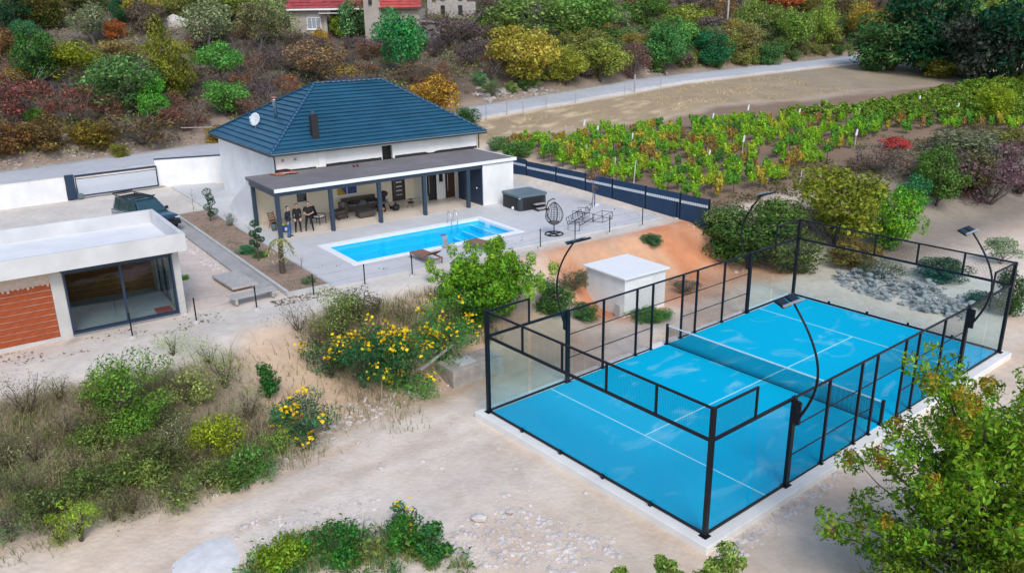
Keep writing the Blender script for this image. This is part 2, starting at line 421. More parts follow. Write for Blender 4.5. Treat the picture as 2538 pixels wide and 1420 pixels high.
# ================================================================ THE GROUND
def axis(spans):
    out = [spans[0][0]]
    for lo, hi, st in spans:
        k = max(1, round((hi - lo) / st)); out += list(np.linspace(lo, hi, k + 1)[1:])
    return np.array(out)
AX = axis([(-110, -40, 4), (-40, -22, 1.2), (-22, 30, .45), (30, 110, 1.1), (110, 260, 5)])
BX = axis([(-48, -26, .6), (-26, 32, .42), (32, 75, .9), (75, 130, 2.2), (130, 320, 8)])
A, B = np.meshgrid(AX, BX, indexing='ij')
GX = OX + A * cT - B * sT; GY = OY + A * sT + B * cT
GZ = ground(GX.ravel(), GY.ravel()).reshape(GX.shape)
GZ_FREE = GZ.copy()
def ground(x, y):                          # from here on read the height off the terrain grid
    a, b = hf(np.asarray(x, float), np.asarray(y, float))
    i = np.clip(np.searchsorted(AX, a) - 1, 0, len(AX) - 2); j = np.clip(np.searchsorted(BX, b) - 1, 0, len(BX) - 2)
    s = np.clip((a - AX[i]) / (AX[i + 1] - AX[i]), 0, 1); t = np.clip((b - BX[j]) / (BX[j + 1] - BX[j]), 0, 1)
    return (GZ_FREE[i, j] * (1 - s) + GZ_FREE[i + 1, j] * s) * (1 - t) + (GZ_FREE[i, j + 1] * (1 - s) + GZ_FREE[i + 1, j + 1] * s) * t
inpool = (A > POOL[0] - .1) & (A < POOL[2] + .1) & (B > POOL[1] - .1) & (B < POOL[3] + .1)
GZ = np.where(inpool, T0 - 2.4, GZ)
inhouse = (A > -1.0) & (A < 20.4) & (B > -9.7) & (B < 19.6) & ~inpool
GZ = np.where(inhouse, T0 - .10, GZ)
na, nb = A.shape
idx = np.arange(na * nb).reshape(na, nb)
F4 = np.stack([idx[:-1, :-1], idx[1:, :-1], idx[1:, 1:], idx[:-1, 1:]], -1).reshape(-1, 4)
me = bpy.data.meshes.new('terrain')
me.vertices.add(na * nb); me.vertices.foreach_set('co', np.stack([GX, GY, GZ], -1).astype(np.float32).ravel())
me.loops.add(len(F4) * 4); me.loops.foreach_set('vertex_index', F4.astype(np.int32).ravel())
me.polygons.add(len(F4)); me.polygons.foreach_set('loop_start', np.arange(0, len(F4) * 4, 4, dtype=np.int32))
me.polygons.foreach_set('use_smooth', np.ones(len(F4), dtype=bool))
me.update(calc_edges=True)
# soil colours by zone (what the ground is made of there)
def zone(cur, c, m): return cur * (1 - m[..., None]) + np.array(c) * m[..., None]
n1 = fbm(A * .35, B * .35, 51); n2 = fbm(A * 1.3, B * 1.3, 61); n3 = fbm(A * .12, B * .12, 71)
Cc = np.zeros(A.shape + (3,)) + np.array((.69, .59, .51))                        # pale track
Cc = zone(Cc, (.60, .45, .35), sstep(n1, .50, .68) * .55); Cc = zone(Cc, (.72, .68, .66), sstep(n3, .50, .64) * .6)
Cc = zone(Cc, (.52, .43, .36), sstep(n2, .58, .74) * .45)
cu, cv = cf(GX, GY)
shift = 1.6 * sstep(-A, 2.5, 6)
bankm = sstep(B + n1 * 2.5, -19.5, -17.5) * (1 - sstep(B + n1 * 1.6 + shift, -12.2, -10.6))
leftm = 1 - sstep(A + n1 * 3, -7, -3)
Cc = zone(Cc, (.25, .205, .155), bankm * leftm)                                   # dry bank
Cc = zone(Cc, (.46, .35, .265), bankm * (1 - leftm) * (1 - sstep(A + n1 * 4, 8, 11)))
Cc = zone(Cc, (.62, .59, .57), sstep(B + n1 + shift, -12.4, -10.9) * (1 - sstep(B, 20, 22)) * (1 - sstep(A, 20, 22)))     # pale plot
Cc = zone(Cc, (.60, .455, .345), (1 - sstep(np.abs(A + 5.3 + n1 * 2 - 1), .9, 2.3)) * sstep(B, -19.5, -17.5) * (1 - sstep(B, -13.5, -11.8)) * .9)   # bare gully
orange = sstep(A + n1 * 3, 9.5, 12) * (1 - sstep(A + n1 * 2, 24, 26)) * sstep(B + n1 * 3, -17.0, -15.0) * (1 - sstep(B + n1 * .8, -10.9, -10.3))
Cc = zone(Cc, (.64, .36, .22), orange * (.72 + .28 * n2))                         # orange fill
Cc = zone(Cc, (.60, .25, .13), orange * sstep(fbm(A * .55, B * .22, 161), .50, .66) * .85)
Cc = zone(Cc, (.62, .52, .48), sstep(-A + n1 * 2, 3.4, 4.6) * sstep(B + n1 * 2, -9.5, -7.5) * (1 - sstep(B, 10, 13)) * .7)
Cc = zone(Cc, (.20, .18, .17), sstep(n2 + n1 * .4, .86, .95) * sstep(-A, 5, 8) * sstep(B, -11.5, -10) * (1 - sstep(B, -9.6, -9.2)) * .8)
# wheel ruts of the track
tr_ = np.array([at_z(px_, py_, -.25)[:2] for px_, py_ in ((60, 1560), (330, 1390), (640, 1250), (900, 1130), (1090, 1020), (1195, 930), (1330, 860), (1560, 800), (1800, 735))])
best = np.full(A.shape, 99.0); sgn = np.zeros(A.shape)
for (xa, ya), (xb, yb) in zip(tr_[:-1], tr_[1:]):
    dx_, dy_ = xb - xa, yb - ya; t_ = np.clip(((GX - xa) * dx_ + (GY - ya) * dy_) / (dx_ ** 2 + dy_ ** 2), 0, 1)
    d_ = np.hypot(GX - xa - t_ * dx_, GY - ya - t_ * dy_); best = np.where(d_ < best, d_, best)
rut = np.exp(-((best - .85) / .28) ** 2) * (.35 + .9 * n1)
Cc = zone(Cc, (.54, .42, .34), np.clip(rut, 0, 1) * .55)
GZ -= .05 * np.clip(rut, 0, 1); me.vertices.foreach_set('co', np.stack([GX, GY, GZ], -1).astype(np.float32).ravel())
vin = sstep(A, 22, 25) * sstep(B + n1 * 2, -11, -9) * (1 - sstep(B + (A - 26) * .12 + n1 * 3, 13, 16))
Cc = zone(Cc, (.25, .18, .135), vin)
fld = sstep(A, 17, 19) * sstep(B + (A - 26) * .12 + n1 * 3, 13, 16) * (1 - sstep(B, 20.5, 21.5))
Cc = zone(Cc, (.37, .295, .20), fld); Cc = zone(Cc, (.62, .50, .34), fld * sstep(n2, .55, .75) * sstep(60 - A, 5, 25))
Cc = zone(Cc, (.30, .265, .215), fld * sstep(A, 55, 75) * .6)
rgt = sstep(A, 26, 31) * (1 - sstep(B + (41 - A) * .1 + n1 * 2, -12, -9)) * sstep(B, -23, -19)
Cc = zone(Cc, (.30, .265, .235), rgt)
hillm = sstep(B + n1, 27.0, 28.2)
Cc = zone(Cc, (.30, .245, .215), hillm)
Cc = zone(Cc, (.125, .098, .088), hillm * np.maximum(sstep(B + n1 * 6, 33, 38), sstep(A, 8, 20) * sstep(B, 28.5, 30)))
Cc = zone(Cc, (.18, .155, .15), hillm * sstep(n3, .52, .66) * sstep(B, 36, 42))
Cc = zone(Cc, (.20, .16, .10), hillm * sstep(n2, .6, .72) * .6)
Cc *= (0.93 + .14 * n2)[..., None] * np.array((1.02, .975, .885))
ca_ = me.color_attributes.new('soil', 'FLOAT_COLOR', 'POINT')
ca_.data.foreach_set('color', np.concatenate([Cc, np.ones(A.shape + (1,))], -1).astype(np.float32).ravel())
m, t, p = nodes_of('bare_ground'); N = t.nodes; L = t.links
at = N.new('ShaderNodeVertexColor'); at.layer_name = 'soil'
tc = N.new('ShaderNodeTexCoord')
nA = N.new('ShaderNodeTexNoise'); nA.inputs['Scale'].default_value = 2.2; nA.inputs['Detail'].default_value = 8; nA.inputs['Roughness'].default_value = .65
nB = N.new('ShaderNodeTexNoise'); nB.inputs['Scale'].default_value = .35; nB.inputs['Detail'].default_value = 6
vo = N.new('ShaderNodeTexVoronoi'); vo.inputs['Scale'].default_value = 6.0
for q in (nA, nB, vo): L.new(tc.outputs['Object'], q.inputs['Vector'])
r1 = N.new('ShaderNodeMapRange'); r1.inputs[1].default_value = .3; r1.inputs[2].default_value = .7; r1.inputs[3].default_value = .89; r1.inputs[4].default_value = 1.09
L.new(nA.outputs[0], r1.inputs[0])
r2_ = N.new('ShaderNodeMapRange'); r2_.inputs[1].default_value = .3; r2_.inputs[2].default_value = .7; r2_.inputs[3].default_value = .90; r2_.inputs[4].default_value = 1.08
L.new(nB.outputs[0], r2_.inputs[0])
mu = N.new('ShaderNodeMath'); mu.operation = 'MULTIPLY'; L.new(r1.outputs[0], mu.inputs[0]); L.new(r2_.outputs[0], mu.inputs[1])
sv = N.new('ShaderNodeVectorMath'); sv.operation = 'SCALE'; L.new(at.outputs[0], sv.inputs[0]); L.new(mu.outputs[0], sv.inputs['Scale'])
L.new(sv.outputs[0], p.inputs['Base Color']); p.inputs['Roughness'].default_value = .95; p.inputs['Specular IOR Level'].default_value = .15
ad = N.new('ShaderNodeMath'); ad.operation = 'ADD'; L.new(nA.outputs[0], ad.inputs[0]); L.new(vo.outputs[0], ad.inputs[1])
bp = N.new('ShaderNodeBump'); bp.inputs['Strength'].default_value = .28; bp.inputs['Distance'].default_value = .05; L.new(ad.outputs[0], bp.inputs['Height']); L.new(bp.outputs[0], p.inputs['Normal'])
me.materials.append(m)
struct(link('terrain', me))

# the road along the foot of the hill, and its verge kerb
def strip_on(name, b0, b1, a0, a1, st, lift, thick, m):
    mb = MB(); aa = np.arange(a0, a1 + .01, st); vs = []; fs = []
    for a in aa:
        for b in (b0, b1):
            for dz in (-thick, 0): vs.append(hw(a, b, float(road_z(a)) + lift + dz))
    for i in range(len(aa) - 1):
        k = i * 4; j = k + 4
        fs += [(k + 1, j + 1, j + 3, k + 3), (k, k + 1, k + 3, k + 2)[::-1], (k, j, j + 1, k + 1), (k + 2, k + 3, j + 3, j + 2)]
    mb.add(vs, fs); return struct(mb.build(name, m))
M_asph = mat('grey_asphalt', (.48, .485, .50), .85, .08, 1.5, .2, 40, var2=.1, scale2=.2)
strip_on('road', 22.0, 27.4, -70, 200, 2.0, .14, .5, M_asph)
strip_on('verge', 27.45, 28.0, -70, 200, 2.0, .20, .5, M_conc_d)

# terrace paving with the pool let into it
mb = MB()
x0, y0, x1, y1 = POOL
def sheet(mb, a0, b0, a1, b1, z=0.0, th=.3):
    P = [hw(a0, b0, z - th), hw(a1, b0, z - th), hw(a1, b1, z - th), hw(a0, b1, z - th), hw(a0, b0, z), hw(a1, b0, z), hw(a1, b1, z), hw(a0, b1, z)]
    mb.hexa(P)
sheet(mb, -1.05, -9.95, x0, 4.6); sheet(mb, x1, -9.95, 20.7, 4.6); sheet(mb, x0, -9.95, x1, y0); sheet(mb, x0, y1, x1, 4.6)
sheet(mb, -1.05, 4.6, 2.0, 19.9); sheet(mb, 16.0, 4.6, 20.4, 8.5)
struct(mb.build('terrace_paving', M_pave))
mb = MB(); sheet(mb, .12, -.32, 13.78, 4.6, .012, .01); struct(mb.build('porch_floor', M_porchfloor))
# side path strip and its kerbs
mb = MB(); sheet(mb, -4.15, -8.6, -3.30, 13.5, .015, .3); struct(mb.build('side_path', M_conc_d))
mb = MB(); sheet(mb, -3.29, -9.8, -3.15, 15.5, .12, .5); sheet(mb, -3.15, -9.8, -1.2, -9.66, .10, .5); sheet(mb, -1.19, -9.8, -1.06, 9.9, .06, .5); sheet(mb, -3.15, 9.75, -1.2, 9.9, .09, .5)
struct(mb.build('bed_kerb', M_conc))
mb = MB(); g = 14
for i in range(g * 4):
    for j in range(3):
        pass
aa = np.linspace(-3.14, -1.2, 9); bb = np.linspace(-9.64, 9.74, 60)
AA, BB = np.meshgrid(aa, bb, indexing='ij'); ZZ = .02 + .10 * fbm(AA * 1.4, BB * 1.4, 81)
vs = [hw(AA[i, j], BB[i, j], ZZ[i, j]) for i in range(9) for j in range(60)]
fs = [(i * 60 + j, (i + 1) * 60 + j, (i + 1) * 60 + j + 1, i * 60 + j + 1) for i in range(8) for j in range(59)]
mb.add(vs, fs); struct(mb.build('garden_bed', M_soil, smooth=True))

# ================================================================ THE POOL
pool = thing('swimming_pool', 'long bright blue swimming pool with white coping set in the terrace', 'pool', (x0 + x1) / 2, (y0 + y1) / 2)
hx, hy, cwid, dep = (x1 - x0) / 2, (y1 - y0) / 2, .40, 1.4
mb = MB()
ix, iy = hx - cwid, hy - cwid
mb.box(-hx, -hy, -.12, hx, -iy, .03); mb.box(-hx, iy, -.12, hx, hy, .03); mb.box(-hx, -iy, -.12, -ix, iy, .03); mb.box(ix, -iy, -.12, hx, iy, .03)
mb.build('coping', M_coping, pool)
mb = MB()
mb.box(-ix - .1, -iy - .1, -dep - .15, ix + .1, iy + .1, -dep)
mb.box(-ix - .1, -iy - .1, -dep, ix + .1, -iy, -.122); mb.box(-ix - .1, iy, -dep, ix + .1, iy + .1, -.122)
mb.box(-ix - .1, -iy, -dep, -ix, iy, -.122); mb.box(ix, -iy, -dep, ix + .1, iy, -.122)
mb.build('basin', M_liner, pool)
mb = MB(); mb.box(-ix + .002, iy - .34, -dep, ix - 2.2, iy - .002, -.75); mb.build('bench_ledge', M_liner, pool)
for k in range(3):
    mb = MB(); q = 3 - k
    mb.box(ix - .62 * q, -iy + .003, -dep, ix - .003 - .62 * (q - 1), iy - .003, -.30 - .30 * (q - 1)); mb.build('step', M_liner, pool)
    mb = MB(); mb.box(ix - .62 * q, -iy + .01, -.298 - .30 * (q - 1), ix - .62 * q + .10, iy - .01, -.285 - .30 * (q - 1)); mb.build('step_edge', M_liner_l, pool)
mb = MB(); mb.poly([(-ix, -iy, -.16), (ix, -iy, -.16), (ix, iy, -.16), (-ix, iy, -.16)]); mb.build('water', M_water, pool)
for lx in (-3.35, 2.3):
    mb = MB(); mb.lathe([(.0, 0), (.15, .0), (.17, .02), (.12, .04), (.0, .045)], 16, (lx, -.2, -dep + .001)); mb.build('floor_drain', M_liner_l, pool)
mb = MB(); mb.box(ix - .02, iy - 1.3, -.32, ix - .003, iy - .8, -.06); mb.build('skimmer', M_white2, pool)
for s_ in (0, .42):
    mb = MB(); X = ix - 2.05 + s_
    mb.tube([(X, iy + .25, .03), (X, iy + .25, .55), (X, iy + .12, .78), (X, iy - .10, .70), (X, iy - .22, .3), (X, iy - .25, -.6)], .02, 8); mb.build('ladder_rail', M_steel, pool, True)
# blade waterfall standing on the coping
wf = thing('waterfall_spout', 'small curved stainless waterfall spout on the pool edge behind the lounger', 'spout', 6.58, -7.5, .03)
mb = MB(); W_ = .17
prof = [(-.02, 0), (.05, .42), (.16, .60), (.34, .66), (.50, .60)]
for (ya, za), (yb, zb) in zip(prof[:-1], prof[1:]):
    mb.hexa([(-W_, ya, za), (W_, ya, za), (W_, ya + .035, za - .03), (-W_, ya + .035, za - .03), (-W_, yb, zb), (W_, yb, zb), (W_, yb + .03, zb - .04), (-W_, yb + .03, zb - .04)])
mb.build('blade', M_steel, wf)
mb = MB(); mb.box(-.22, -.10, 0, .22, .12, .03); mb.build('base_plate', M_steel, wf)

# ================================================================ THE PADEL COURT
def cthing(name, label, cat, u=0, v=0, z=0, rot=0, group=None):
    return tag(empty(name, cw(u, v, z), COURT_YAW + rot), label, cat, group)
slab = struct(empty('padel_court', cw(0, 0, 0), COURT_YAW))
mb = MB(); mb.box(-.38, -.38, -.9, 10.38, 20.38, -.012); mb.build('concrete_slab', M_kerb, slab, bevel=.015)
m, t, p = nodes_of('blue_turf'); N = t.nodes; L = t.links
tc = N.new('ShaderNodeTexCoord')
n1_ = N.new('ShaderNodeTexNoise'); n1_.inputs['Scale'].default_value = .62; n1_.inputs['Detail'].default_value = 7; n1_.inputs['Distortion'].default_value = 1.6
mp = N.new('ShaderNodeMapping'); mp.inputs['Scale'].default_value = (1.0, .55, 1); mp.inputs['Rotation'].default_value = (0, 0, .7)
L.new(tc.outputs['Object'], mp.inputs[0]); L.new(mp.outputs[0], n1_.inputs['Vector'])
n2_ = N.new('ShaderNodeTexNoise'); n2_.inputs['Scale'].default_value = 60; n2_.inputs['Detail'].default_value = 3; L.new(tc.outputs['Object'], n2_.inputs['Vector'])
cr = N.new('ShaderNodeValToRGB'); cr.color_ramp.elements[0].position = .565; cr.color_ramp.elements[0].color = (0, 0, 0, 1); cr.color_ramp.elements[1].position = .72; cr.color_ramp.elements[1].color = (.40, .40, .40, 1)
L.new(n1_.outputs[0], cr.inputs[0])
mx = N.new('ShaderNodeMix'); mx.data_type = 'RGBA'; mx.inputs[6].default_value = (.0, .44, .68, 1); mx.inputs[7].default_value = (.36, .70, .80, 1)
L.new(cr.outputs[0], mx.inputs[0])
mr = N.new('ShaderNodeMapRange'); mr.inputs[1].default_value = .3; mr.inputs[2].default_value = .7; mr.inputs[3].default_value = .86; mr.inputs[4].default_value = 1.12; L.new(n2_.outputs[0], mr.inputs[0])
sv = N.new('ShaderNodeVectorMath'); sv.operation = 'SCALE'; L.new(mx.outputs[2], sv.inputs[0]); L.new(mr.outputs[0], sv.inputs['Scale']); L.new(sv.outputs[0], p.inputs['Base Color'])
p.inputs['Roughness'].default_value = .9; p.inputs['Specular IOR Level'].default_value = .08
bp = N.new('ShaderNodeBump'); bp.inputs['Strength'].default_value = .3; bp.inputs['Distance'].default_value = .01; L.new(n2_.outputs[0], bp.inputs['Height']); L.new(bp.outputs[0], p.inputs['Normal'])
M_turf = m
mb = MB(); mb.box(.06, .06, -.011, 9.94, 19.94, 0); mb.build('turf', M_turf, slab)
def cline(u0, v0, u1, v1):
    mb = MB(); mb.box(u0, v0, .001, u1, v1, .005); mb.build('court_line', M_line, slab)
cline(.08, 3.025, 9.92, 3.075); cline(.08, 16.925, 9.92, 16.975); cline(4.975, 3.08, 5.025, 16.92)

cage = cthing('padel_cage', 'black steel and glass padel cage around the blue court', 'court cage')
def post(u, v, h, w=.09, d=.09, name='post', par=None):
    mb = MB(); mb.box(u - w / 2, v - d / 2, -.01, u + w / 2, v + d / 2, h); o = mb.build(name, M_dark, par or cage)
    mb = MB(); mb.box(u - w, v - d, -.011, u + w, v + d, .012)
    for sx in (-1, 1): mb.prism([(u + sx * w / 2, v - .01), (u + sx * (w / 2 + .01), v - .01), (u + sx * (w / 2 + .01), v + .01), (u + sx * w / 2, v + .01)][::sx], .012, .18)
    mb.build('base_plate', M_dark, o); return o
def rail(p, q, w=.06, h=.06):
    mb = MB(); mb.bar(p, q, w, h); return mb.build('rail', M_dark, cage)
def wires(p0, du, dv, nu, nv, wr, mbt=None):
    """welded wire panel: real wires, p0 corner, du and dv the two sides"""
    mb = mbt or MB(); p0 = Vector(p0); du = Vector(du); dv = Vector(dv)
    for i in range(nu + 1): q = p0 + du * (i / nu); mb.tube([q, q + dv], wr, 4, False)
    for i in range(nv + 1): q = p0 + dv * (i / nv); mb.tube([q, q + du], wr, 4, False)
    return mb
WR = .0032
def mesh_panel(p0, du, dv, par=None):
    nu = max(2, round(Vector(du).length / .06)); nv = max(2, round(Vector(dv).length / .06))
    o = wires(p0, du, dv, nu, nv, WR).build('mesh_panel', M_dark, par or cage); o['kind'] = 'stuff'; return o
def pane(p0, du, dv, n):
    p0 = Vector(p0); du = Vector(du); dv = Vector(dv); n = Vector(n) * .006
    du_ = du.normalized() * .012; mb = MB(); a_ = p0 + du_; b_ = p0 + du - du_
    mb.hexa([a_ - n, b_ - n, b_ + n, a_ + n, a_ - n + dv, b_ - n + dv, b_ + n + dv, a_ + n + dv]); return mb.build('glass_pane', M_glass, cage)
for v, s_ in ((0, 1), (20, -1)):
    for u in (0, 10): post(u, v, 4.04, .13, .13, 'corner_post')
    rail((.07, v, .05), (9.93, v, .05), .05, .08); rail((.07, v, 3.03), (9.93, v, 3.03), .07, .09); rail((.07, v, 4.0), (9.93, v, 4.0), .06, .06)
    for k in range(5):
        pane((2 * k + (.07 if k == 0 else 0), v, .095), (2 - (.07 if k in (0, 4) else 0), 0, 0), (0, 0, 2.88), (0, 1, 0))
        mesh_panel((2 * k + .05, v, 3.09), (1.9, 0, 0), (0, 0, .86))
        mb = MB()
        if k: mb.box(2 * k - .035, v - .03, 3.075, 2 * k + .035, v + .03, 3.97); mb.build('mullion', M_dark, cage); mb = MB(); mb.box(2 * k - .05, v - .1 * s_, .0, 2 * k + .05, v - .03 * s_, .16); mb.build('glass_clip', M_dark, cage)
for u, s_ in ((0, 1), (10, -1)):
    for va, vb, tall in ((0, 4, 0), (16, 20, 1)):
        rail((u, va + (.07 if not tall else .05), .05), (u, vb - (.05 if not tall else .07), .05), .05, .08)
        rail((u, va + .06, 3.03), (u, vb - .06, 3.03), .07, .09)
        for k in (0, 1):
            q = va + 2 * k; pane((u, q + .07, .095), (0, 1.88, 0), (0, 0, 2.88), (1, 0, 0))
        c0 = 0 if not tall else 18.0
        rail((u, c0 + .06, 4.0), (u, c0 + 1.94, 4.0), .06, .06)
        mesh_panel((u, c0 + .08, 3.09), (0, 1.84, 0), (0, 0, .86))
        q = 2.0 if not tall else 18.0
        mb = MB(); mb.box(u - .03, q - .03, 3.08, u + .03, q + .03, 4.03); mb.build('mullion', M_dark, cage)
    for v in (4, 16): post(u, v, 3.08, .12, .16)
    for v in (6, 8, 9, 11, 12, 14): post(u, v, 3.0, .08, .08)
    rail((u, 4.08, 3.03), (u, 15.92, 3.03), .06, .06)
    for va, vb in ((4, 6), (6, 8), (8, 9), (11, 12), (12, 14), (14, 16)):
        if vb - va > 1.5 or True:
            for z in (1.02, 2.02): rail((u, va + .06, z), (u, vb - .06, z), .03, .03)
        mesh_panel((u, va + .06, .06), (0, vb - va - .12, 0), (0, 0, 2.92))
    mesh_panel((u, 9.06, 2.06), (0, 1.88, 0), (0, 0, .92)); rail((u, 9.05, 2.02), (u, 10.95, 2.02), .03, .03)
    for va, vb in ((4.08, 9), (11, 15.92)): rail((u, va, .03), (u, vb, .03), .03, .05)

net = cthing('padel_net', 'low dark net with white top band across the middle of the court', 'net', 0, 10)
mb = wires((.1, 0, .03), (9.8, 0, 0), (0, 0, .82), 230, 19, .0050); o = mb.build('net_mesh', M_dark, net); o['kind'] = 'stuff'
mb = MB(); mb.box(.08, -.016, .855, 9.92, .016, .905); mb.build('top_band', M_netband, net)
mb = MB(); mb.box(.1, -.012, .005, 9.9, .012, .03); mb.build('bottom_band', M_dark, net)
for u in (.06, 9.94):
    mb = MB(); mb.box(u - .05, -.05, 0, u + .05, .05, .96); mb.box(u - .09, -.12, 0, u + .09, .12, .02); mb.build('net_post', M_dark, net)

def mast(u, v, out, label):
    o = cthing('floodlight_mast', label, 'floodlight', u, v, 0, 0, 'floodlights on the court corners')
    pts = []
    for k in range(15):
        t_ = k / 14; z = 2.35 + 3.6 * t_
        x = out * (.16 + .62 * math.sin(math.pi * min(1, t_ * .98)) ** 1.0 * (1 - .25 * t_)) - out * .55 * t_ ** 3
        pts.append((x, 0, z))
    mb = MB(); mb.tube(pts, [.045 - .012 * k / 14 for k in range(15)], 8); mb.build('curved_pole', M_dark, o, True)
    mb = MB(); X0, X1 = sorted((.06 * out, .24 * out)); mb.prism([(X0, -.06), (X1, -.04), (X1, .04), (X0, .06)] if out > 0 else [(X0, -.04), (X1, -.06), (X1, .06), (X0, .04)], 2.2, 2.95)
    mb.build('bracket', M_dark, o)
    tx, tz = pts[-1][0], pts[-1][2]
    mb = MB(); mb.bar((tx, -.52, tz + .02), (tx, .52, tz + .02), .06, .06); mb.build('crossbar', M_steel, o)
    for s_ in (-1, 1):
        mb = MB(); c = Vector((tx - out * .20, s_ * .27, tz + .02)); n = Vector((-out * .42, 0, -1)).normalized(); ux = Vector((0, 1, 0)); uy = n.cross(ux).normalized()
        P = [c + ux * (.21 * i) + uy * (.19 * j) + n * k for k in (.03, -.03) for i, j in ((-1, -1), (1, -1), (1, 1), (-1, 1))]
        mb.hexa(P); h = mb.build('lamp_head', M_dark, o, bevel=.008)
        mb = MB()
        for q in range(5):
            c2 = c - n * .034 + uy * (-.15 + .075 * q); P = [c2 + ux * (.19 * i) + uy * (.012 * j) - n * k for k in (0, .02) for i, j in ((-1, -1), (1, -1), (1, 1), (-1, 1))]
            mb.hexa(P)
        mb.build('cooling_fins', M_slate, h)
mast(0, 4, -1, 'curved black floodlight mast at the court side facing the pool, nearest the near end')
mast(0, 16, -1, 'curved black floodlight mast on the far end of the court side facing the pool')
mast(10, 4, 1, 'curved black floodlight mast bowing over the blue court near the front corner')
mast(10, 16, 1, 'curved black floodlight mast near the far right corner of the court')
# ================================================================ THE WHITE HOUSE
house = thing('white_house', 'white house with dark blue hipped roof and a long porch by the pool', 'house', 0, 0)
def hpart(mb, name, m, par=None, **k): return mb.build(name, m, par or house, **k)
WA0, WA1, WB0, WB1, WZ = 1.8, 16.6, 4.6, 16.1, 4.02
mb = MB()                                     # main walls as slabs with thickness, butted
mb.box(WA0, WB0 + .3, -.2, WA0 + .3, WB1, WZ); mb.box(WA1 - .3, WB0 + .3, -.2, WA1, WB1, WZ); mb.box(WA0 + .3, WB1 - .3, -.2, WA1 - .3, WB1, WZ)
hpart(mb, 'wall', M_white)
mb = MB()                                     # upper front wall with a dark opening
mb.box(WA0, WB0, 2.93, 9.1, WB0 + .3, WZ); mb.box(9.9, WB0, 2.93, WA1, WB0 + .3, WZ); mb.box(9.1, WB0, 3.82, 9.9, WB0 + .3, WZ)
hpart(mb, 'upper_front_wall', M_white)
mb = MB(); mb.box(9.1, WB0 + .35, 2.9, 9.9, WB0 + .9, 3.82); hpart(mb, 'dark_opening', M_black)
mb = MB(); mb.box(9.86, WB0 - .02, 2.95, 10.0, WB0 + .02, 3.9); hpart(mb, 'opening_jamb', M_white2)
mb = MB(); mb.box(4.55, WB0 - .10, 2.95, 5.05, WB0 - .002, WZ); hpart(mb, 'pilaster', M_white2)
for a_ in (2.9, 2.55):
    mb = MB(); mb.box(3.0 if a_ > 2.6 else 2.2, WB0 - .06, 3.55, (3.0 if a_ > 2.6 else 2.2) + .16, WB0 - .002, 3.70); hpart(mb, 'wall_lamp', M_conc_d)
# lower wall under the porch, left stretch and right stretch
mb = MB()
ops = [(2.95, 3.6, .9, 2.15), (5.65, 7.15, .9, 2.15), (9.65, 10.65, .0, 2.15)]
def wall_with(mb, a0, a1, b0, b1, z0, z1, ops):
    cur = a0
    for (p, q, r, s_) in ops:
        mb.box(cur, b0, z0, p, b1, z1)
        if r > z0: mb.box(p, b0, z0, q, b1, r)
        mb.box(p, b0, s_, q, b1, z1); cur = q
    mb.box(cur, b0, z0, a1, b1, z1)
wall_with(mb, .25, 11.35, WB0, WB0 + .3, 0, 2.7, ops); hpart(mb, 'porch_wall', M_warm_glow)
mb = MB(); RB = 3.15
wall_with(mb, 11.35, 13.8, RB, RB + .3, 0, 2.7, [(11.55, 12.3, 0, 2.1), (12.48, 12.9, 1.15, 1.9), (13.0, 13.75, 0, 2.15)]); mb.box(11.35, RB + .3, 0, 11.6, WB0, 2.7); hpart(mb, 'porch_wall', M_white2)
mb = MB(); mb.box(-.05, 4.05, 0, .22, WB0 + .3, 2.7); hpart(mb, 'porch_end_wall', M_white)
def window(a0, a1, z0, z1, b, m, fr, mull=1, par=None):
    o = MB().box(a0 + .05, b + .06, z0 + .05, a1 - .05, b + .08, z1 - .05).build('window', m, house)
    mb = MB(); mb.box(a0, b + .02, z0, a0 + .05, b + .12, z1); mb.box(a1 - .05, b + .02, z0, a1, b + .12, z1); mb.box(a0 + .05, b + .02, z0, a1 - .05, b + .12, z0 + .05); mb.box(a0 + .05, b + .02, z1 - .05, a1 - .05, b + .12, z1)
    for k in range(1, mull): x = a0 + (a1 - a0) * k / mull; mb.box(x - .025, b + .02, z0 + .05, x + .025, b + .10, z1 - .05)
    mb.build('frame', fr, o); MB().box(a0 - .06, b - .08, z0 - .06, a1 + .06, b + .02, z0 - .002).build('sill', M_white2, o)
    return o
M_winglass = mat('dark_window_glass', (.025, .028, .032), .1, .2, 2, spec=.8)
M_winblue = mat('blue_pane', (.035, .06, .22), .5, .3, 3)  # flat blue colour of the window pane
M_winyel = mat('yellow_reflection', (.55, .33, .02), .6, .3, 3)  # yellow reflection in the window, put in as colour
window(2.95, 3.6, .9, 2.15, WB0, M_winglass, M_woodd)
wo = window(5.65, 7.15, .9, 2.15, WB0, M_winblue, M_white2, 2)
mb = MB(); mb.hexa([(5.72, WB0 + .045, .96), (6.3, WB0 + .045, .96), (6.3, WB0 + .058, .96), (5.72, WB0 + .058, .96), (5.72, WB0 + .045, 1.75), (5.95, WB0 + .045, 1.45), (5.95, WB0 + .058, 1.45), (5.72, WB0 + .058, 1.75)]); mb.build('yellow_reflection', M_winyel, wo)  # reflection shaped as a thin yellow piece before the blue pane
M_door1 = mat('dark_grey_brown_door', (.060, .050, .048), .45, .2, 5)
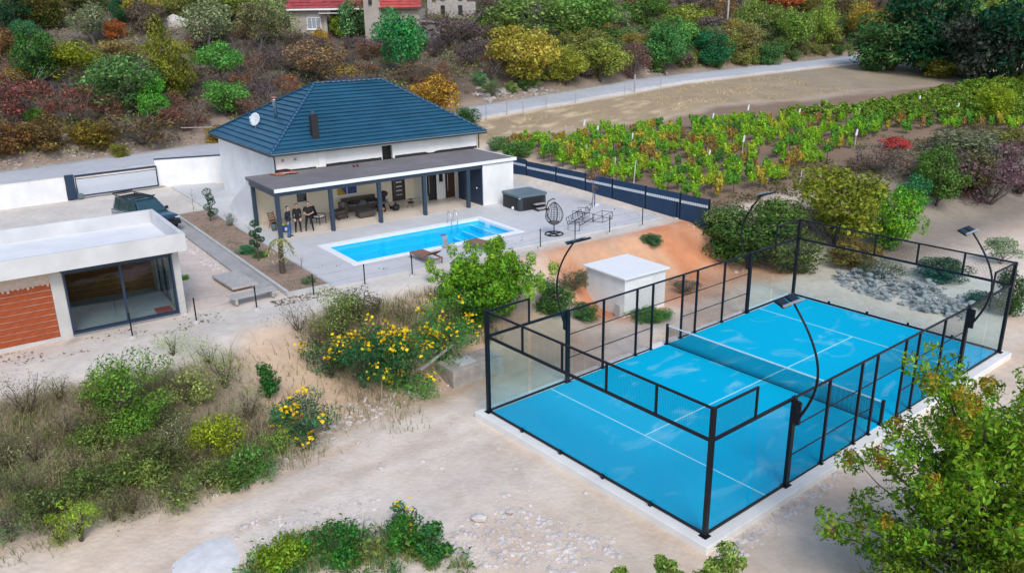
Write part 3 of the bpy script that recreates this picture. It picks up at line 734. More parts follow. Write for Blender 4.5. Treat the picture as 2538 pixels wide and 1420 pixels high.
def door(a0, a1, b, z1, m, inl=0, handle=True):
    o = MB().box(a0 + .06, b + .05, .02, a1 - .06, b + .10, z1 - .06).build('door', m, house)
    mb = MB(); mb.box(a0, b - .02, 0, a0 + .06, b + .14, z1); mb.box(a1 - .06, b - .02, 0, a1, b + .14, z1); mb.box(a0 + .06, b - .02, z1 - .06, a1 - .06, b + .14, z1); mb.build('door_frame', m, o)
    for k in range(inl):
        z = .35 + k * (z1 - .7) / max(1, inl - 1)
        MB().box(a0 + .34, b + .035, z, a1 - .22, b + .048, z + .07).build('inlay', M_steel, o)
    if handle:
        mb = MB(); mb.tube([(a0 + .18, b + .01, .5), (a0 + .18, b - .03, .55), (a0 + .18, b - .03, 1.65), (a0 + .18, b + .01, 1.7)], .016, 6); mb.build('handle', M_steel, o)
    return o
door(9.65, 10.65, WB0, 2.15, M_door1, 6); door(11.55, 12.3, RB, 2.1, mat('near_black_door', (.018, .018, .021), .4, .2, 4), 0)
window(12.48, 12.9, 1.15, 1.9, RB, M_winglass, M_white2); door(13.0, 13.75, RB, 2.15, M_woodd, 0)
# storage block closing the right end of the porch
mb = MB(); mb.box(13.8, -.35, -.05, 16.25, RB + 1.7, 2.68); hpart(mb, 'end_block', M_white)
o = MB().box(13.72, -.30, .0, 13.798, 2.6, 2.5).build('dark_side_door', M_darkblue, house)
mb = MB(); mb.ball((13.69, .25, 1.1), .05, .05, .05); mb.build('door_knob', M_white2, o)
# porch roof
mb = MB(); mb.box(-.15, -.42, 2.74, 16.35, WB0 - .003, 2.915); pr = hpart(mb, 'porch_roof', M_membrane)
mb = MB(); mb.box(-.19, -.48, 2.74, 16.45, -.422, 2.95); mb.box(16.352, -.42, 2.74, 16.44, WB0, 2.94); mb.build('white_edge_trim', M_white2, pr)
for k in range(1, 8):
    MB().box(-.1 + k * 2.05, -.40, 2.916, -.06 + k * 2.05, WB0 - .05, 2.922).build('felt_seam', M_membrane, pr)
mb = MB(); aa = np.linspace(WA0, WA1, 46); vs = []
hts = []
for i, a_ in enumerate(aa):
    h_ = .10 + .10 * float(vnoise(np.array(a_ * .7), np.array(3.3), 5)); h_ = round(h_ * 12) / 12 + .02 * random.random(); hts.append(h_)
runs = [[]]
for i in range(45):
    if 9.0 < aa[i] < 9.75 or 4.4 < aa[i] < 4.9:
        if runs[-1]: runs.append([])
    else: runs[-1].append(i)
for run in runs:
    n_ = len(run) + 1; ids = run + [run[-1] + 1]
    vs = [(aa[i], y_, 2.917 if k_ == 0 else 2.92 + hts[i]) for i in ids for k_, y_ in ((0, WB0 - .012), (1, WB0 - .012), (1, WB0 - .002), (0, WB0 - .002))]
    fs = [(4 * k_ + q_, 4 * k_ + (q_ + 1) % 4, 4 * k_ + 4 + (q_ + 1) % 4, 4 * k_ + 4 + q_) for k_ in range(n_ - 1) for q_ in range(4)] + [(3, 2, 1, 0), (4 * n_ - 4, 4 * n_ - 3, 4 * n_ - 2, 4 * n_ - 1)]
    MB().add(vs, fs).build('bitumen_flashing', M_bitumen, pr)
mb = MB(); mb.box(-.12, -.36, 2.50, 13.79, -.16, 2.738); hpart(mb, 'front_beam', M_slate)
mb = MB(); mb.box(-.12, -.158, 2.50, .10, 4.0, 2.738); hpart(mb, 'side_beam', M_slate)
mb = MB(); mb.box(-.16, -.40, 2.50, -.122, 4.0, 2.85); hpart(mb, 'side_fascia', M_slate)
mb = MB(); mb.box(.11, -.155, 2.70, 13.79, WB0 - .004, 2.735); hpart(mb, 'porch_ceiling', M_white2)
for a_ in (0, 3.2, 6.33, 9.45, 12.7):
    hpart(MB().box(a_ - .11, -.34, 0, a_ + .11, -.12, 2.50), 'porch_post', M_slate, bevel=.008)
hpart(MB().box(-.11, 3.72, 0, .11, 3.94, 2.50), 'porch_post', M_slate, bevel=.008)
# sloping wing wall on the left
mb = MB(); mb.add([(-.04, 3.96, 0), (-.04, 9.2, 0), (-.04, 9.2, .12), (-.04, 7.4, 1.25), (-.04, 3.96, 2.85), (.20, 3.96, 0), (.20, 9.2, 0), (.20, 9.2, .12), (.20, 7.4, 1.25), (.20, 3.96, 2.85)],
                  [(0, 4, 3, 2, 1), (5, 6, 7, 8, 9), (0, 1, 6, 5), (1, 2, 7, 6), (2, 3, 8, 7), (3, 4, 9, 8), (4, 0, 5, 9)])
# hipped roof: every tile course is a strip of its own
E = dict(FL=Vector((1.4, 4.05, 4.1)), FR=Vector((17.05, 4.05, 4.1)), BR=Vector((17.05, 16.65, 4.1)), BL=Vector((1.4, 16.65, 4.1)), R1=Vector((7.15, 10.35, 7.6)), R2=Vector((12.25, 10.35, 7.6)))
mb.build('wing_wall', M_white, house)
mb = MB(); mb.add([E['FL'], E['FR'], E['BR'], E['BL'], E['R1'], E['R2']], [(0, 1, 5, 4), (1, 2, 5), (2, 3, 4, 5), (3, 0, 4), (3, 2, 1, 0)]); roof = hpart(mb, 'roof', M_white2)
def courses(p0, p1, q0, q1, n):
    nrm = (p1 - p0).cross(q0 - p0).normalized()
    if nrm.z < 0: nrm = -nrm
    for i in range(n):
        s0, s1 = i / n, min(1.0, (i + 1.12) / n)
        a0 = p0.lerp(q0, s0); a1 = p1.lerp(q1, s0); b0 = p0.lerp(q0, s1); b1 = p1.lerp(q1, s1)
        lo, th_ = .105, .075; mb = MB()
        k = max(2, int((a1 - a0).length / .9)); vs = []; fs = []
        for j in range(k + 1):
            t_ = j / k; w_ = random.uniform(-.006, .006)
            A_ = a0.lerp(a1, t_); B_ = b0.lerp(b1, t_)
            up_ = (B_ - A_).normalized() * .075
            vs += [A_ + up_ + nrm * .01, A_ + up_ + nrm * (lo - .03), A_ + nrm * (lo - .03 + w_), A_ + nrm * (lo + w_), B_ + nrm * (.028 + w_)]
        for j in range(k):
            o_ = j * 5; q_ = o_ + 5
            fs += [(o_ + e_, q_ + e_, q_ + e_ + 1, o_ + e_ + 1) for e_ in range(4)]
        mb.add(vs, fs); mb.build('tile_course', M_roof, roof)
courses(E['FL'], E['FR'], E['R1'], E['R2'], 18)
courses(E['BL'], E['FL'], E['R1'], E['R1'], 16)
courses(E['FR'], E['BR'], E['R2'], E['R2'], 16)
courses(E['BR'], E['BL'], E['R2'], E['R1'], 18)
capm = MB(); n_ = 7; vs = []
for x_, r_ in ((0, .125), (.40, .105)):
    for j in range(n_):
        an = math.pi * j / (n_ - 1); vs.append((x_, r_ * math.cos(an), r_ * math.sin(an) * .8))
capm.add(vs, [(j, j + 1, n_ + j + 1, n_ + j) for j in range(n_ - 1)] + [tuple(range(n_ - 1, -1, -1))])
cap_me = capm.mesh('ridge_tile', M_roofcap, True)
def caps_along(p, q):
    d = (q - p); L_ = d.length; d = d.normalized(); k = int(L_ / .37)
    y_ = Vector((0, 0, 1)).cross(d).normalized(); z_ = d.cross(y_)
    for i in range(k):
        o = link('ridge_tile', cap_me, roof); c = p + d * (L_ * i / k) + z_ * .07
        o.matrix_local = Matrix(((d.x, y_.x, z_.x, c.x), (d.y, y_.y, z_.y, c.y), (d.z, y_.z, z_.z, c.z), (0, 0, 0, 1)))
for c in ('FL', 'BL'): caps_along(E[c], E['R1'])
for c in ('FR', 'BR'): caps_along(E[c], E['R2'])
caps_along(E['R1'], E['R2'])
mb = MB()
for p, q in (('FL', 'FR'), ('BL', 'FL'), ('FR', 'BR'), ('BR', 'BL')):
    c = (E['FL'] + E['BR']) / 2; pp, qq = E[p], E[q]
    off = ((pp + qq) / 2 - c); off.z = 0; off = off.normalized() * .05
    mb.bar(pp + off - Vector((0, 0, .05)), qq + off - Vector((0, 0, .05)), .09, .11)
mb.build('gutter', M_slate, roof)
for x_, y_ in ((1.72, 4.50), (16.68, 4.50)):
    MB().tube([(x_ - .2, y_ - .42, 4.02), (x_ - .02, y_ - .06, 3.86), (x_, y_ - .05, 3.7), (x_, y_ - .05, 2.95 if x_ > 5 else .05)], .045, 8).build('downpipe', M_slate, roof, True)
# flues
mb = MB(); mb.lathe([(.12, 0), (.12, 1.25), (.13, 1.27), (.13, 1.32)], 12, (3.85, 9.4, 5.55)); o = mb.build('metal_flue', M_steel, roof, True)
mb = MB(); mb.lathe([(.19, 1.40), (.17, 1.47), (.02, 1.52)], 12, (3.85, 9.4, 5.55)); mb.tube([(3.85, 9.4, 6.8), (3.85, 9.4, 6.98)], .04); mb.build('flue_cap', M_wood, o)
mb = MB(); mb.box(4.56, 5.03, 4.6, 5.00, 5.47, 6.10); mb.box(4.52, 4.95, 4.42, 5.04, 5.55, 4.70); o = mb.build('black_chimney', M_bitumen, roof, bevel=.02)
mb = MB(); mb.lathe([(.17, 0), (.19, .12), (.10, .26), (.03, .30)], 10, (4.78, 5.25, 6.12)); mb.build('chimney_cowl', M_slate, o)
# satellite dish
dish = thing('satellite_dish', 'round pale satellite dish on the left slope of the blue roof', 'satellite dish', 2.75, 10.4, 4.85)
mb = MB(); c = Vector((0, 0, .72)); ax = Vector((-.86, -.42, .34)).normalized(); ux = ax.orthogonal().normalized(); uy = ax.cross(ux); vs = [c - ax * .09]; fs = []
for k in (1, 2, 3):
    for j in range(20):
        an = 2 * math.pi * j / 20; rr_ = .44 * k / 3; vs.append(c + (ux * math.cos(an) + uy * math.sin(an)) * rr_ + ax * (-.09 + .12 * (k / 3) ** 2))
for j in range(20): fs.append((0, 1 + j, 1 + (j + 1) % 20))
for k in (0, 1): fs += [(1 + k * 20 + j, 1 + (k + 1) * 20 + j, 1 + (k + 1) * 20 + (j + 1) % 20, 1 + k * 20 + (j + 1) % 20) for j in range(20)]
mb.add(vs, fs); o = mb.build('reflector', mat('pale_grey_dish', (.60, .66, .70), .45, .05, 3), dish, True)
so_ = o.modifiers.new('thick', 'SOLIDIFY'); so_.thickness = .02
mb = MB(); mb.tube([(0, 0, -.25), (0, 0, .45), c - ax * .10], .025); mb.tube([c - uy * .45, c + ax * .42], .012); mb.build('mount', M_steel, dish)
mb = MB(); mb.ball(c + ax * .44, .05, .05, .07); mb.build('receiver', M_white2, dish)
# aerial pole sticking out behind the left eaves
mb = MB(); mb.bar((1.6, 16.4, 4.55), (-.4, 17.2, 4.6), .05, .05); hpart(mb, 'eave_pole', M_conc_d)

# things lying on the porch roof
rag = thing('cloth_rag', 'terracotta cloth lying crumpled on the left end of porch roof', 'cloth', 2.05, 3.9, 2.925)
mb = MB(); g = 9; vs = []
for i in range(g):
    for j in range(6): vs.append(((i / (g - 1) - .5) * 1.5 + .1 * math.sin(j), (j / 5 - .5) * .75 + .14 * math.sin(i * 1.7), .025 + .05 * float(vnoise(np.array(i * .9), np.array(j * .9), 9))))
mb.add(vs, [(i * 6 + j, (i + 1) * 6 + j, (i + 1) * 6 + j + 1, i * 6 + j + 1) for i in range(g - 1) for j in range(5)]); o = mb.build('fabric', mat('terracotta_cloth', (.50, .16, .09), .9, .2, 4), rag, True)
mb = MB(); mb.prism([(-.25, -.25), (.2, -.3), (.25, -.1), (-.1, -.02)], .07, .085); mb.build('pale_patch', mat('pale_pink_cloth', (.65, .45, .40), .9, .1, 4), rag)
shoes = thing('pair_of_shoes', 'small dark red pair of shoes left on the porch roof', 'shoes', 6.55, 3.3, 2.925)
for dx in (-.13, .13):
    mb = MB(); mb.ball((dx, 0, .05), .06, .15, .06); mb.ball((dx, .08, .08), .055, .07, .08); mb.build('shoe', mat('dark_red_shoe', (.12, .018, .018), .6, .3, 9), shoes, True)
# ================================================================ THE UNFINISHED BUILDING
ub = thing('unfinished_building', 'flat roofed unfinished building with orange hollow brick infill and large glass door', 'building', -7.6, -9.2, 0)
# local: x from -15 to 0 (right end), y from 0 (front) to 4.9
mb = MB(); mb.box(-15, .0, 2.66, 0, 4.9, 2.88); mb.build('ceiling_slab', M_conc, ub)
mb = MB(); Z0, Z1 = 2.885, 3.62
mb.box(-15, -.72, Z0, .22, -.54, Z1); mb.box(.04, -.538, Z0, .22, 4.75, Z1); mb.box(-15, 4.752, Z0, .22, 4.93, Z1); mb.build('parapet', mat('grey_white_render', (.60, .60, .60), .8, .05, 1.5, .2, 40, var2=.14, scale2=.6), ub)
mb = MB(); mb.box(-15, -.538, Z0, .038, 4.75, 3.02); mb.build('roof_deck', mat('pale_roof_screed', (.74, .74, .74), .8, .05, 1.5, var2=.06), ub)
for xa, xb in ((-4.9, -4.45), (-.30, .0)): MB().box(xa, .0, -.3, xb, .32, 2.655).build('concrete_column', M_conc, ub)
MB().box(-4.449, .0, -.3, -.301, .30, .02).build('threshold', M_conc, ub)
MB().box(-15, .0, -.3, -4.901, .28, .03).build('plinth', M_conc, ub)
MB().box(-15, .02, 2.30, -4.901, .26, 2.655).build('lintel_mortar', M_mortar, ub)
MB().box(-15, .022, .031, -4.905, .25, 2.299).build('mortar_bed', M_mortar, ub)
bm_ = MB().box(0, 0, 0, .508, .05, .225).mesh('brick', M_brick); bh_ = MB().box(0, 0, 0, .25, .05, .222).mesh('brick', M_brick)
for r_ in range(9):
    x = -4.91 - (.50 if r_ % 2 == 0 else .25); k = 0
    if r_ % 2: o = link('brick', bh_, ub); o.location = (x, .006 + random.uniform(-.006, .006), .04 + r_ * .25)
    while x > -12 and k < 14:
        nx = x if (r_ % 2 == 0 and k == 0) else x - .512
        o = link('brick', bm_, ub); o.location = (nx, .006 + random.uniform(-.007, .007), .04 + r_ * .25); x = nx; k += 1
for k in range(26):                         # mortar squeezed out under the lintel
    x = -4.95 - k * .17; h_ = random.uniform(.03, .16)
    MB().box(x - .08, -.004, 2.30 - h_, x, .03, 2.32).build('mortar_dab', M_mortar, ub)
# rooms behind the glass
mb = MB(); mb.box(-15, .33, -.3, -.3, 4.7, .0); mb.build('room_floor', M_conc, ub)
mb = MB(); mb.box(-15, 4.5, .0, -.3, 4.7, 2.65); mb.build('back_wall', M_mortar, ub)
b2 = MB().box(0, 0, 0, .49, .04, .225).mesh('brick', M_brick)
for r_ in range(10):
    for k in range(10):
        o = link('brick', b2, ub); o.location = (-5.2 + k * .5 + (.25 if r_ % 2 else 0) - (.35 if r_ % 2 else 0), 4.455, .02 + r_ * .255)
mb = MB(); mb.box(-.30, .33, -.3, -.05, 1.2, 2.655); mb.box(-.30, 3.6, -.3, -.05, 4.9, 2.655); mb.box(-.30, 1.2, -.3, -.05, 3.6, .02); mb.box(-.30, 1.2, 2.3, -.05, 3.6, 2.655); mb.build('side_wall', M_conc, ub)
o = MB().box(-.20, 1.26, .08, -.18, 3.54, 2.24).build('side_window', M_doorglass, ub)
mb = MB()
for ya, yb, za, zb in ((1.2, 1.27, .02, 2.3), (3.53, 3.6, .02, 2.3), (1.27, 3.53, .02, .09), (1.27, 3.53, 2.23, 2.3), (2.37, 2.43, .09, 2.23)): mb.box(-.24, ya, za, -.14, yb, zb)
mb.build('frame', M_darkblue, o)
MB().box(-1.1, .5, .001, -.45, 1.0, .10).build('red_tool_case', mat('red_plastic', (.45, .03, .025), .5, .1, 4), ub)
# sliding glass door
dx0, dx1 = -4.45, -.30
gd = MB().box(dx0 + .08, .06, .10, -2.33, .075, 2.55).build('glass_door', M_doorglass, ub)
MB().box(-2.30, .10, .10, dx1 - .08, .115, 2.55).build('glass_door', M_doorglass, ub)
mb = MB(); mb.box(dx0, -.06, .025, dx0 + .08, .17, 2.65); mb.box(dx1 - .08, -.06, .025, dx1, .17, 2.65); mb.box(dx0 + .08, -.06, 2.56, dx1 - .08, .17, 2.65); mb.box(dx0 + .08, -.06, .025, dx1 - .08, .17, .10); mb.build('door_frame', M_darkblue, gd)
MB().box(-2.37, .04, .10, -2.27, .13, 2.56).build('door_stile', M_darkblue, gd)
mb = MB(); mb.box(dx0 - .02, -.10, .0, dx1 + .02, -.062, .024); mb.build('door_track', M_steel, gd)
mb = MB(); mb.box(dx0 - .06, -.10, 2.66, dx1 + .06, -.01, 2.72); mb.build('head_flashing', M_slate, gd)

# ================================================================ GATE, BOUNDARY WALL, FENCE
M_gatebar = mat('pale_grey_gate_panel', (.55, .60, .66), .5, .06, 3)
gt = thing('sliding_gate', 'wide sliding gate of pale vertical slats in dark frame by driveway', 'gate', -7.4, 19.9, 0, R(4))
GL, GH = 5.6, 1.62
mb = MB(); mb.box(0, -.04, .10, GL, .04, .17); mb.box(0, -.05, GH - .14, GL, .05, GH); mb.box(GL - .06, -.04, .17, GL, .04, GH - .14); mb.box(0, -.04, .17, .06, .04, GH - .14); mb.box(.06, -.03, GH - .30, GL - .06, .03, GH - .27); mb.build('gate_frame', M_darkblue, gt)
sl = MB().box(0, -.015, 0, .085, .015, GH - .47).mesh('slat', M_gatebar)
for k in range(53):
    o = link('slat', sl, gt); o.location = (.09 + k * .1025, 0, .17)
mb = MB(); mb.box(-.62, -.12, -.05, -.06, .14, GH + .06); mb.build('gate_post', M_darkblue, gt)
mb = MB(); mb.box(-.05, -.30, 0, .30, -.06, .32); mb.build('gate_motor', M_tublid, gt)
mb = MB(); mb.box(-.2, -.07, -.02, GL + .4, .07, .06); mb.build('gate_rail', M_conc_d, gt)
bw = thing('boundary_wall', 'plain white boundary wall running from the gate to the house', 'wall', -1.85, 20.45, 0, R(-16))
MB().box(0, 0, -.3, 6.3, .22, 2.02).build('wall_body', M_white, bw)
MB().box(-.03, -.04, 2.022, 6.3, .26, 2.08).build('wall_cap', M_slate, bw)

bw2 = thing('boundary_wall', 'white roadside wall left of the dark gate post, running out of view', 'wall', -8.05, 19.86, 0, R(4))
MB().box(-22, 0, -.3, -.02, .22, 1.60).build('wall_body', M_white, bw2)
MB().box(-22, -.03, 1.602, .0, .25, 1.65).build('wall_cap', M_conc, bw2)
# navy slatted fence panels stepping down along the vineyard side
fpix = [(1243, 436), (1302, 453), (1368, 471), (1440, 488), (1508, 503), (1585, 523), (1670, 543), (1757, 556)]
fab = []
f0 = Vector((20.35, 7.8)); f1 = Vector((21.5, -12.9))
fs_ = [hf(*at_z(px, py, 2.0)[:2]) for px, py in fpix]
fence = thing('slat_fence', 'navy panel fence with a pale stripe stepping down beside the vineyard', 'fence', 0, 0)
M_navy = mat('navy_fence_strip', (.012, .045, .105), .5, .12, 2.5, var2=.08)
M_stripe = mat('pale_fence_strip', (.62, .66, .70), .6, .05, 4)
for i in range(len(fs_) - 1):
    t0, t1 = i / 7, (i + 1) / 7
    bA, bB = fs_[i][1], fs_[i + 1][1]
    aA = 20.45 + (7 - bA) * .052; aB = 20.45 + (7 - bB) * .052
    zt = 1.62 - .02 * i + (.10 if i in (0,) else 0); zb = -.05 - .03 * i
    d = Vector((aB - aA, bB - bA, 0)); L_ = d.length; d.normalize(); nrm = Vector((-d.y, d.x, 0))
    pn = MB().bar(Vector((aA, bA, (zb + zt) / 2)) + d * .05, Vector((aB, bB, (zb + zt) / 2)) - d * .05, .04, zt - zb).build('fence_panel', M_navy, fence)
    mb = MB()
    k = int(L_ / .17)
    for j in range(k):
        s_ = .08 + (L_ - .16) * j / k
        p = Vector((aA, bA, zb)) + d * s_ - nrm * .028; mb.bar(p + Vector((0, 0, .01)), p + Vector((0, 0, zt - zb - .01)), .012, .014)
    mb.build('panel_wires', M_navy, pn)['kind'] = 'stuff'
    sz = zt - .46
    for j in range(k):
        p = Vector((aA, bA, sz)) + d * (.08 + (L_ - .16) * j / k) - nrm * .026; q = p + d * ((L_ - .16) / k - .015)
        MB().bar(p, q, .012, .17).build('pale_strip', M_stripe, pn)
    MB().box(aA - .035, bA - .035, -.2, aA + .035, bA + .035, zt + .05).build('fence_post', M_dark, fence)
MB().box(aB - .035, bB - .035, -.6, aB + .035, bB + .035, zt + .03).build('fence_post', M_dark, fence)

# slim posts along the terrace edge
ppx = [(327, 830), (490, 797), (640, 765), (780, 733), (907, 706), (1027, 682), (1243, 640), (1340, 612), (1430, 595), (1517, 577), (1600, 560), (1697, 545)]
pend = 0
pm = MB().tube([(0, 0, -.2), (0, 0, 1.0)], .03, 8).mesh('post', M_dark); capm_ = MB().lathe([(.035, 1.0), (.035, 1.02), (.01, 1.03)], 8).mesh('cap', M_dark); ft = MB().lathe([(.16, -.1), (.16, .02), (.13, .03)], 10).mesh('footing', M_conc)
prev = None
for i, (px, py) in enumerate(ppx):
    q = at_z(px, py, 1.97); a_, b_ = hf(q.x, q.y); b_ = -10.5 - (.0 if i else .2)
    o = tag(empty('fence_post', hw(a_, b_, -.05)), ORD[i] + ' slim black fence post from the left along the terrace edge', 'post', 'slim black posts along the terrace edge')
    link('post_shaft', pm, o); link('post_cap', capm_, o); link('post_footing', ft, o)
    cur = hw(a_, b_, 0)
    if prev is not None:
        mb = MB()
        for z in (.45, .9):
            P = [prev.lerp(cur, t_) - Vector((0, 0, .03 * math.sin(math.pi * t_))) + Vector((0, 0, z)) for t_ in np.linspace(0, 1, 7)]
            mb.tube([p - prev for p in P], .003, 4, False)
        mb.build('fence_wire', M_dark, o).matrix_local = Matrix.Translation(prev - o.location)
    prev = cur

# ================================================================ SHED
sh = cthing('block_shed', 'small plain white block shed with flat overhanging roof beside the court', 'shed', 0, 0)
q0, q1, q2, q3 = [at_z(px, py, 1.85) for px, py in ((1447, 657), (1553, 694), (1655, 662), (1553, 628))]
cen = (q0 + q1 + q2 + q3) / 4; sh.location = (cen.x, cen.y, 0)
ux = (q1 - q0); LX = ux.length; LY = ((q2 - q1).length + (q3 - q0).length) / 2; sh.rotation_euler = (0, 0, math.atan2(ux.y, ux.x))
MB().box(-LX / 2 + .15, -LY / 2 + .15, -.5, LX / 2 - .15, LY / 2 - .15, 1.77).build('wall', M_white, sh)
MB().box(-LX / 2, -LY / 2, 1.772, LX / 2, LY / 2, 1.86).build('roof_slab', M_white2, sh, bevel=.01)
MB().box(LX / 2 - .148, -.4, -.2, LX / 2 - .12, .45, 1.5).build('metal_door', M_white2, sh)
MB().box(LX / 2 - .6, -LY / 2 - .05, -.3, LX / 2 - .25, -LY / 2 + .145, .45).build('meter_box', M_conc, sh)

# concrete tank by the court corner
tk = thing('concrete_tank', 'low grey concrete tank sunk in the bank beside the court corner', 'tank', .3, -18.6, -2.3)
mb = MB(); mb.box(-.3, -.2, -.3, 2.2, 1.1, .82); mb.build('tank_wall', mat('earthy_concrete', (.36, .315, .275), .9, .2, 3, .4, 20, var2=.2, scale2=.8), tk, bevel=.03)
mb = MB(); mb.box(.2, .1, .822, 1.0, .8, .87); mb.build('tank_lid', M_conc, tk)
pk = thing('wooden_plank', 'weathered wooden plank leaning on the concrete tank by the bush', 'plank', -.4, -18.2, -1.2)
MB().bar((-.6, .3, -.25), (1.1, .5, .35), .14, .035).build('board', M_board, pk)

# ================================================================ TERRACE THINGS
tub = thing('hot_tub', 'dark square hot tub with grey folding lid near the porch end', 'hot tub', 15.75, -2.25, 0, R(-3))
S_ = 1.08
def rounded(hw_, r_, n=4):
    out = []
    for cx, cy, st in ((1, 1, 0), (-1, 1, 90), (-1, -1, 180), (1, -1, 270)):
        for k in range(n + 1):
            an = R(st + 90 * k / n); out.append((cx * (hw_ - r_) + r_ * math.cos(an), cy * (hw_ - r_) + r_ * math.sin(an)))
    return out
MB().prism(rounded(S_, .22), 0, .86).build('shell', M_tubshell, tub)
mb = MB(); mb.prism(rounded(S_ + .05, .20), .862, .97); MB().prism(rounded(S_ + .03, .2), .972, 1.0).build('lid_top', M_tublid, tub); mb.build('lid', M_tublid, tub, bevel=.02)
for an in range(4):
    c, s_ = math.cos(R(90 * an)), math.sin(R(90 * an))
    mb = MB(); P = []
    for x, y in ((-.78, -S_ - .02), (.78, -S_ - .02), (.78, -S_ + .001), (-.78, -S_ + .001)): P.append((x * c - y * s_, x * s_ + y * c))
    mb.prism(P, .06, .80); mb.build('side_panel', M_black, tub)
    mb = MB(); x, y = .93, -.93; mb.prism([((x + i) * c - (y + j) * s_, (x + i) * s_ + (y + j) * c) for i, j in ((-.12, -.13), (.12, -.13), (.13, .1), (-.12, .1))], .80, .858); mb.build('corner_light', M_white2, tub)
st = thing('tub_step', 'small grey bench step standing against the hot tub side', 'step', 16.0, -3.65, 0, R(-3))
for z, y0_, y1_ in ((.20, -.42, -.12), (.42, -.12, .18)):
    MB().box(-.42, y0_, z - .05, .42, y1_, z).build('tread', M_conc_d, st)
for sx in (-.40, .36): MB().prism([(sx, -.40), (sx + .04, -.40), (sx + .04, .18), (sx, .18)], 0, .148).build('side_cheek', M_tubshell, st)
for k, (a_, b_) in enumerate(((14.62, -2.55), (16.55, -3.85))):
    o = thing('white_ball', ('white ball on the paving by the left corner of hot tub', 'white ball on the paving beside the hot tub step')[k], 'ball', a_, b_, .11)
    MB().ball((0, 0, 0), .11, n=12, m=8).build('ball', M_white2, o, True)

egg = thing('hanging_egg_chair', 'black wire hanging egg chair on round base by the pool', 'egg chair', 12.9, -9.0)
mb = MB(); mb.tube([(.52 * math.cos(k * math.pi / 12), .52 * math.sin(k * math.pi / 12), .035) for k in range(25)], .035, 6, False); mb.bar((-.5, 0, .035), (.5, 0, .035), .05); mb.bar((0, -.5, .035), (0, .5, .035), .05); mb.build('base_ring', M_dark, egg)
pole = [(-.02, .0, .04), (-.05, .02, .6), (-.42, .05, 1.1), (-.55, .06, 1.6), (-.38, .05, 1.98), (-.02, .02, 2.1), (.05, 0, 2.0)]
mb = MB(); mb.tube([(0, 0, .04), (0, 0, .62)], .03, 8); mb.tube(pole[1:], .028, 6); mb.build('stand_pole', M_dark, egg, True)
bz, bh = .55, 1.35
def eggp(an, t_):
    r_ = .50 * math.sin(math.pi * min(1, t_ ** .8)) ** .75 + .02
    return (r_ * math.cos(an), r_ * math.sin(an) * .95, bz + bh * t_)
mb = MB()
for k in range(16):
    an = R(30 + k * 300 / 15)
    mb.tube([eggp(an, t_) for t_ in np.linspace(0.02, .99, 12)], .009, 4, False)
for t_ in np.linspace(.06, .8, 11):
    mb.tube([eggp(R(30 + k * 300 / 16), t_) for k in range(17)], .007, 4, False)
mb.build('wire_basket', M_dark, egg)
mb = MB(); mb.tube([eggp(R(30), t_) for t_ in np.linspace(.12, .98, 10)], .022, 6); mb.tube([eggp(R(-30), t_) for t_ in np.linspace(.12, .98, 10)], .022, 6); mb.build('opening_rim', M_dark, egg)
mb = MB(); mb.ball((0, 0, .72), .36, .34, .09); mb.build('seat_pad', M_cush, egg, True)

def metal_frame(label, a_, b_, rot, W_, D_, Hs, Hb, arms=True):
    o = thing('bare_chair_frame', label, 'chair frame', a_, b_, 0, rot, 'bare black chair frames on the terrace'); r_ = .018
    for sx in (-1, 1):
        x = sx * W_ / 2; mb = MB()
        mb.tube([(x, -D_ / 2, 0), (x, -D_ / 2, Hs + .22), (x, D_ / 2, Hs + .22), (x, D_ / 2, 0), (x, -D_ / 2, 0)], r_, 5); mb.build('side_frame', M_dark, o)
    mb = MB()
    for y in (-D_ / 2, D_ / 2): mb.bar((-W_ / 2, y, Hs), (W_ / 2, y, Hs), .03)
    n_ = max(2, int(W_ / .3))
    for k in range(1, n_): x = -W_ / 2 + W_ * k / n_; mb.bar((x, -D_ / 2, Hs), (x, D_ / 2, Hs), .022)
    mb.build('seat_frame', M_dark, o)
    mb = MB(); mb.tube([(-W_ / 2, D_ / 2, Hs), (-W_ / 2, D_ / 2 + .12, Hb), (W_ / 2, D_ / 2 + .12, Hb), (W_ / 2, D_ / 2, Hs)], r_, 5)
    for k in range(1, n_): x = -W_ / 2 + W_ * k / n_; mb.bar((x, D_ / 2, Hs), (x, D_ / 2 + .12, Hb), .02)
    mb.build('back_frame', M_dark, o)
metal_frame('bare black metal sofa frame without cushions beside the egg chair', 15.3, -8.55, R(28), 2.3, .72, .32, .72)
metal_frame('bare black metal armchair frame behind the sofa frame near the sapling', 16.6, -7.0, R(-150), 1.0, .75, .32, .85)
ff = thing('bare_table_frame', 'low bare black table frame lying behind the sofa frame', 'table frame', 17.3, -8.2, 0, R(20))
mb = MB()
for z in (.02, .42): mb.tube([(-.6, -.35, z), (.6, -.35, z), (.6, .35, z), (-.6, .35, z), (-.6, -.35, z)], .015, 4)
mb.build('rails', M_dark, ff)
for x in (-.6, .6):
    for y in (-.35, .35): MB().bar((x, y, 0), (x, y, .44), .028).build('leg', M_dark, ff)

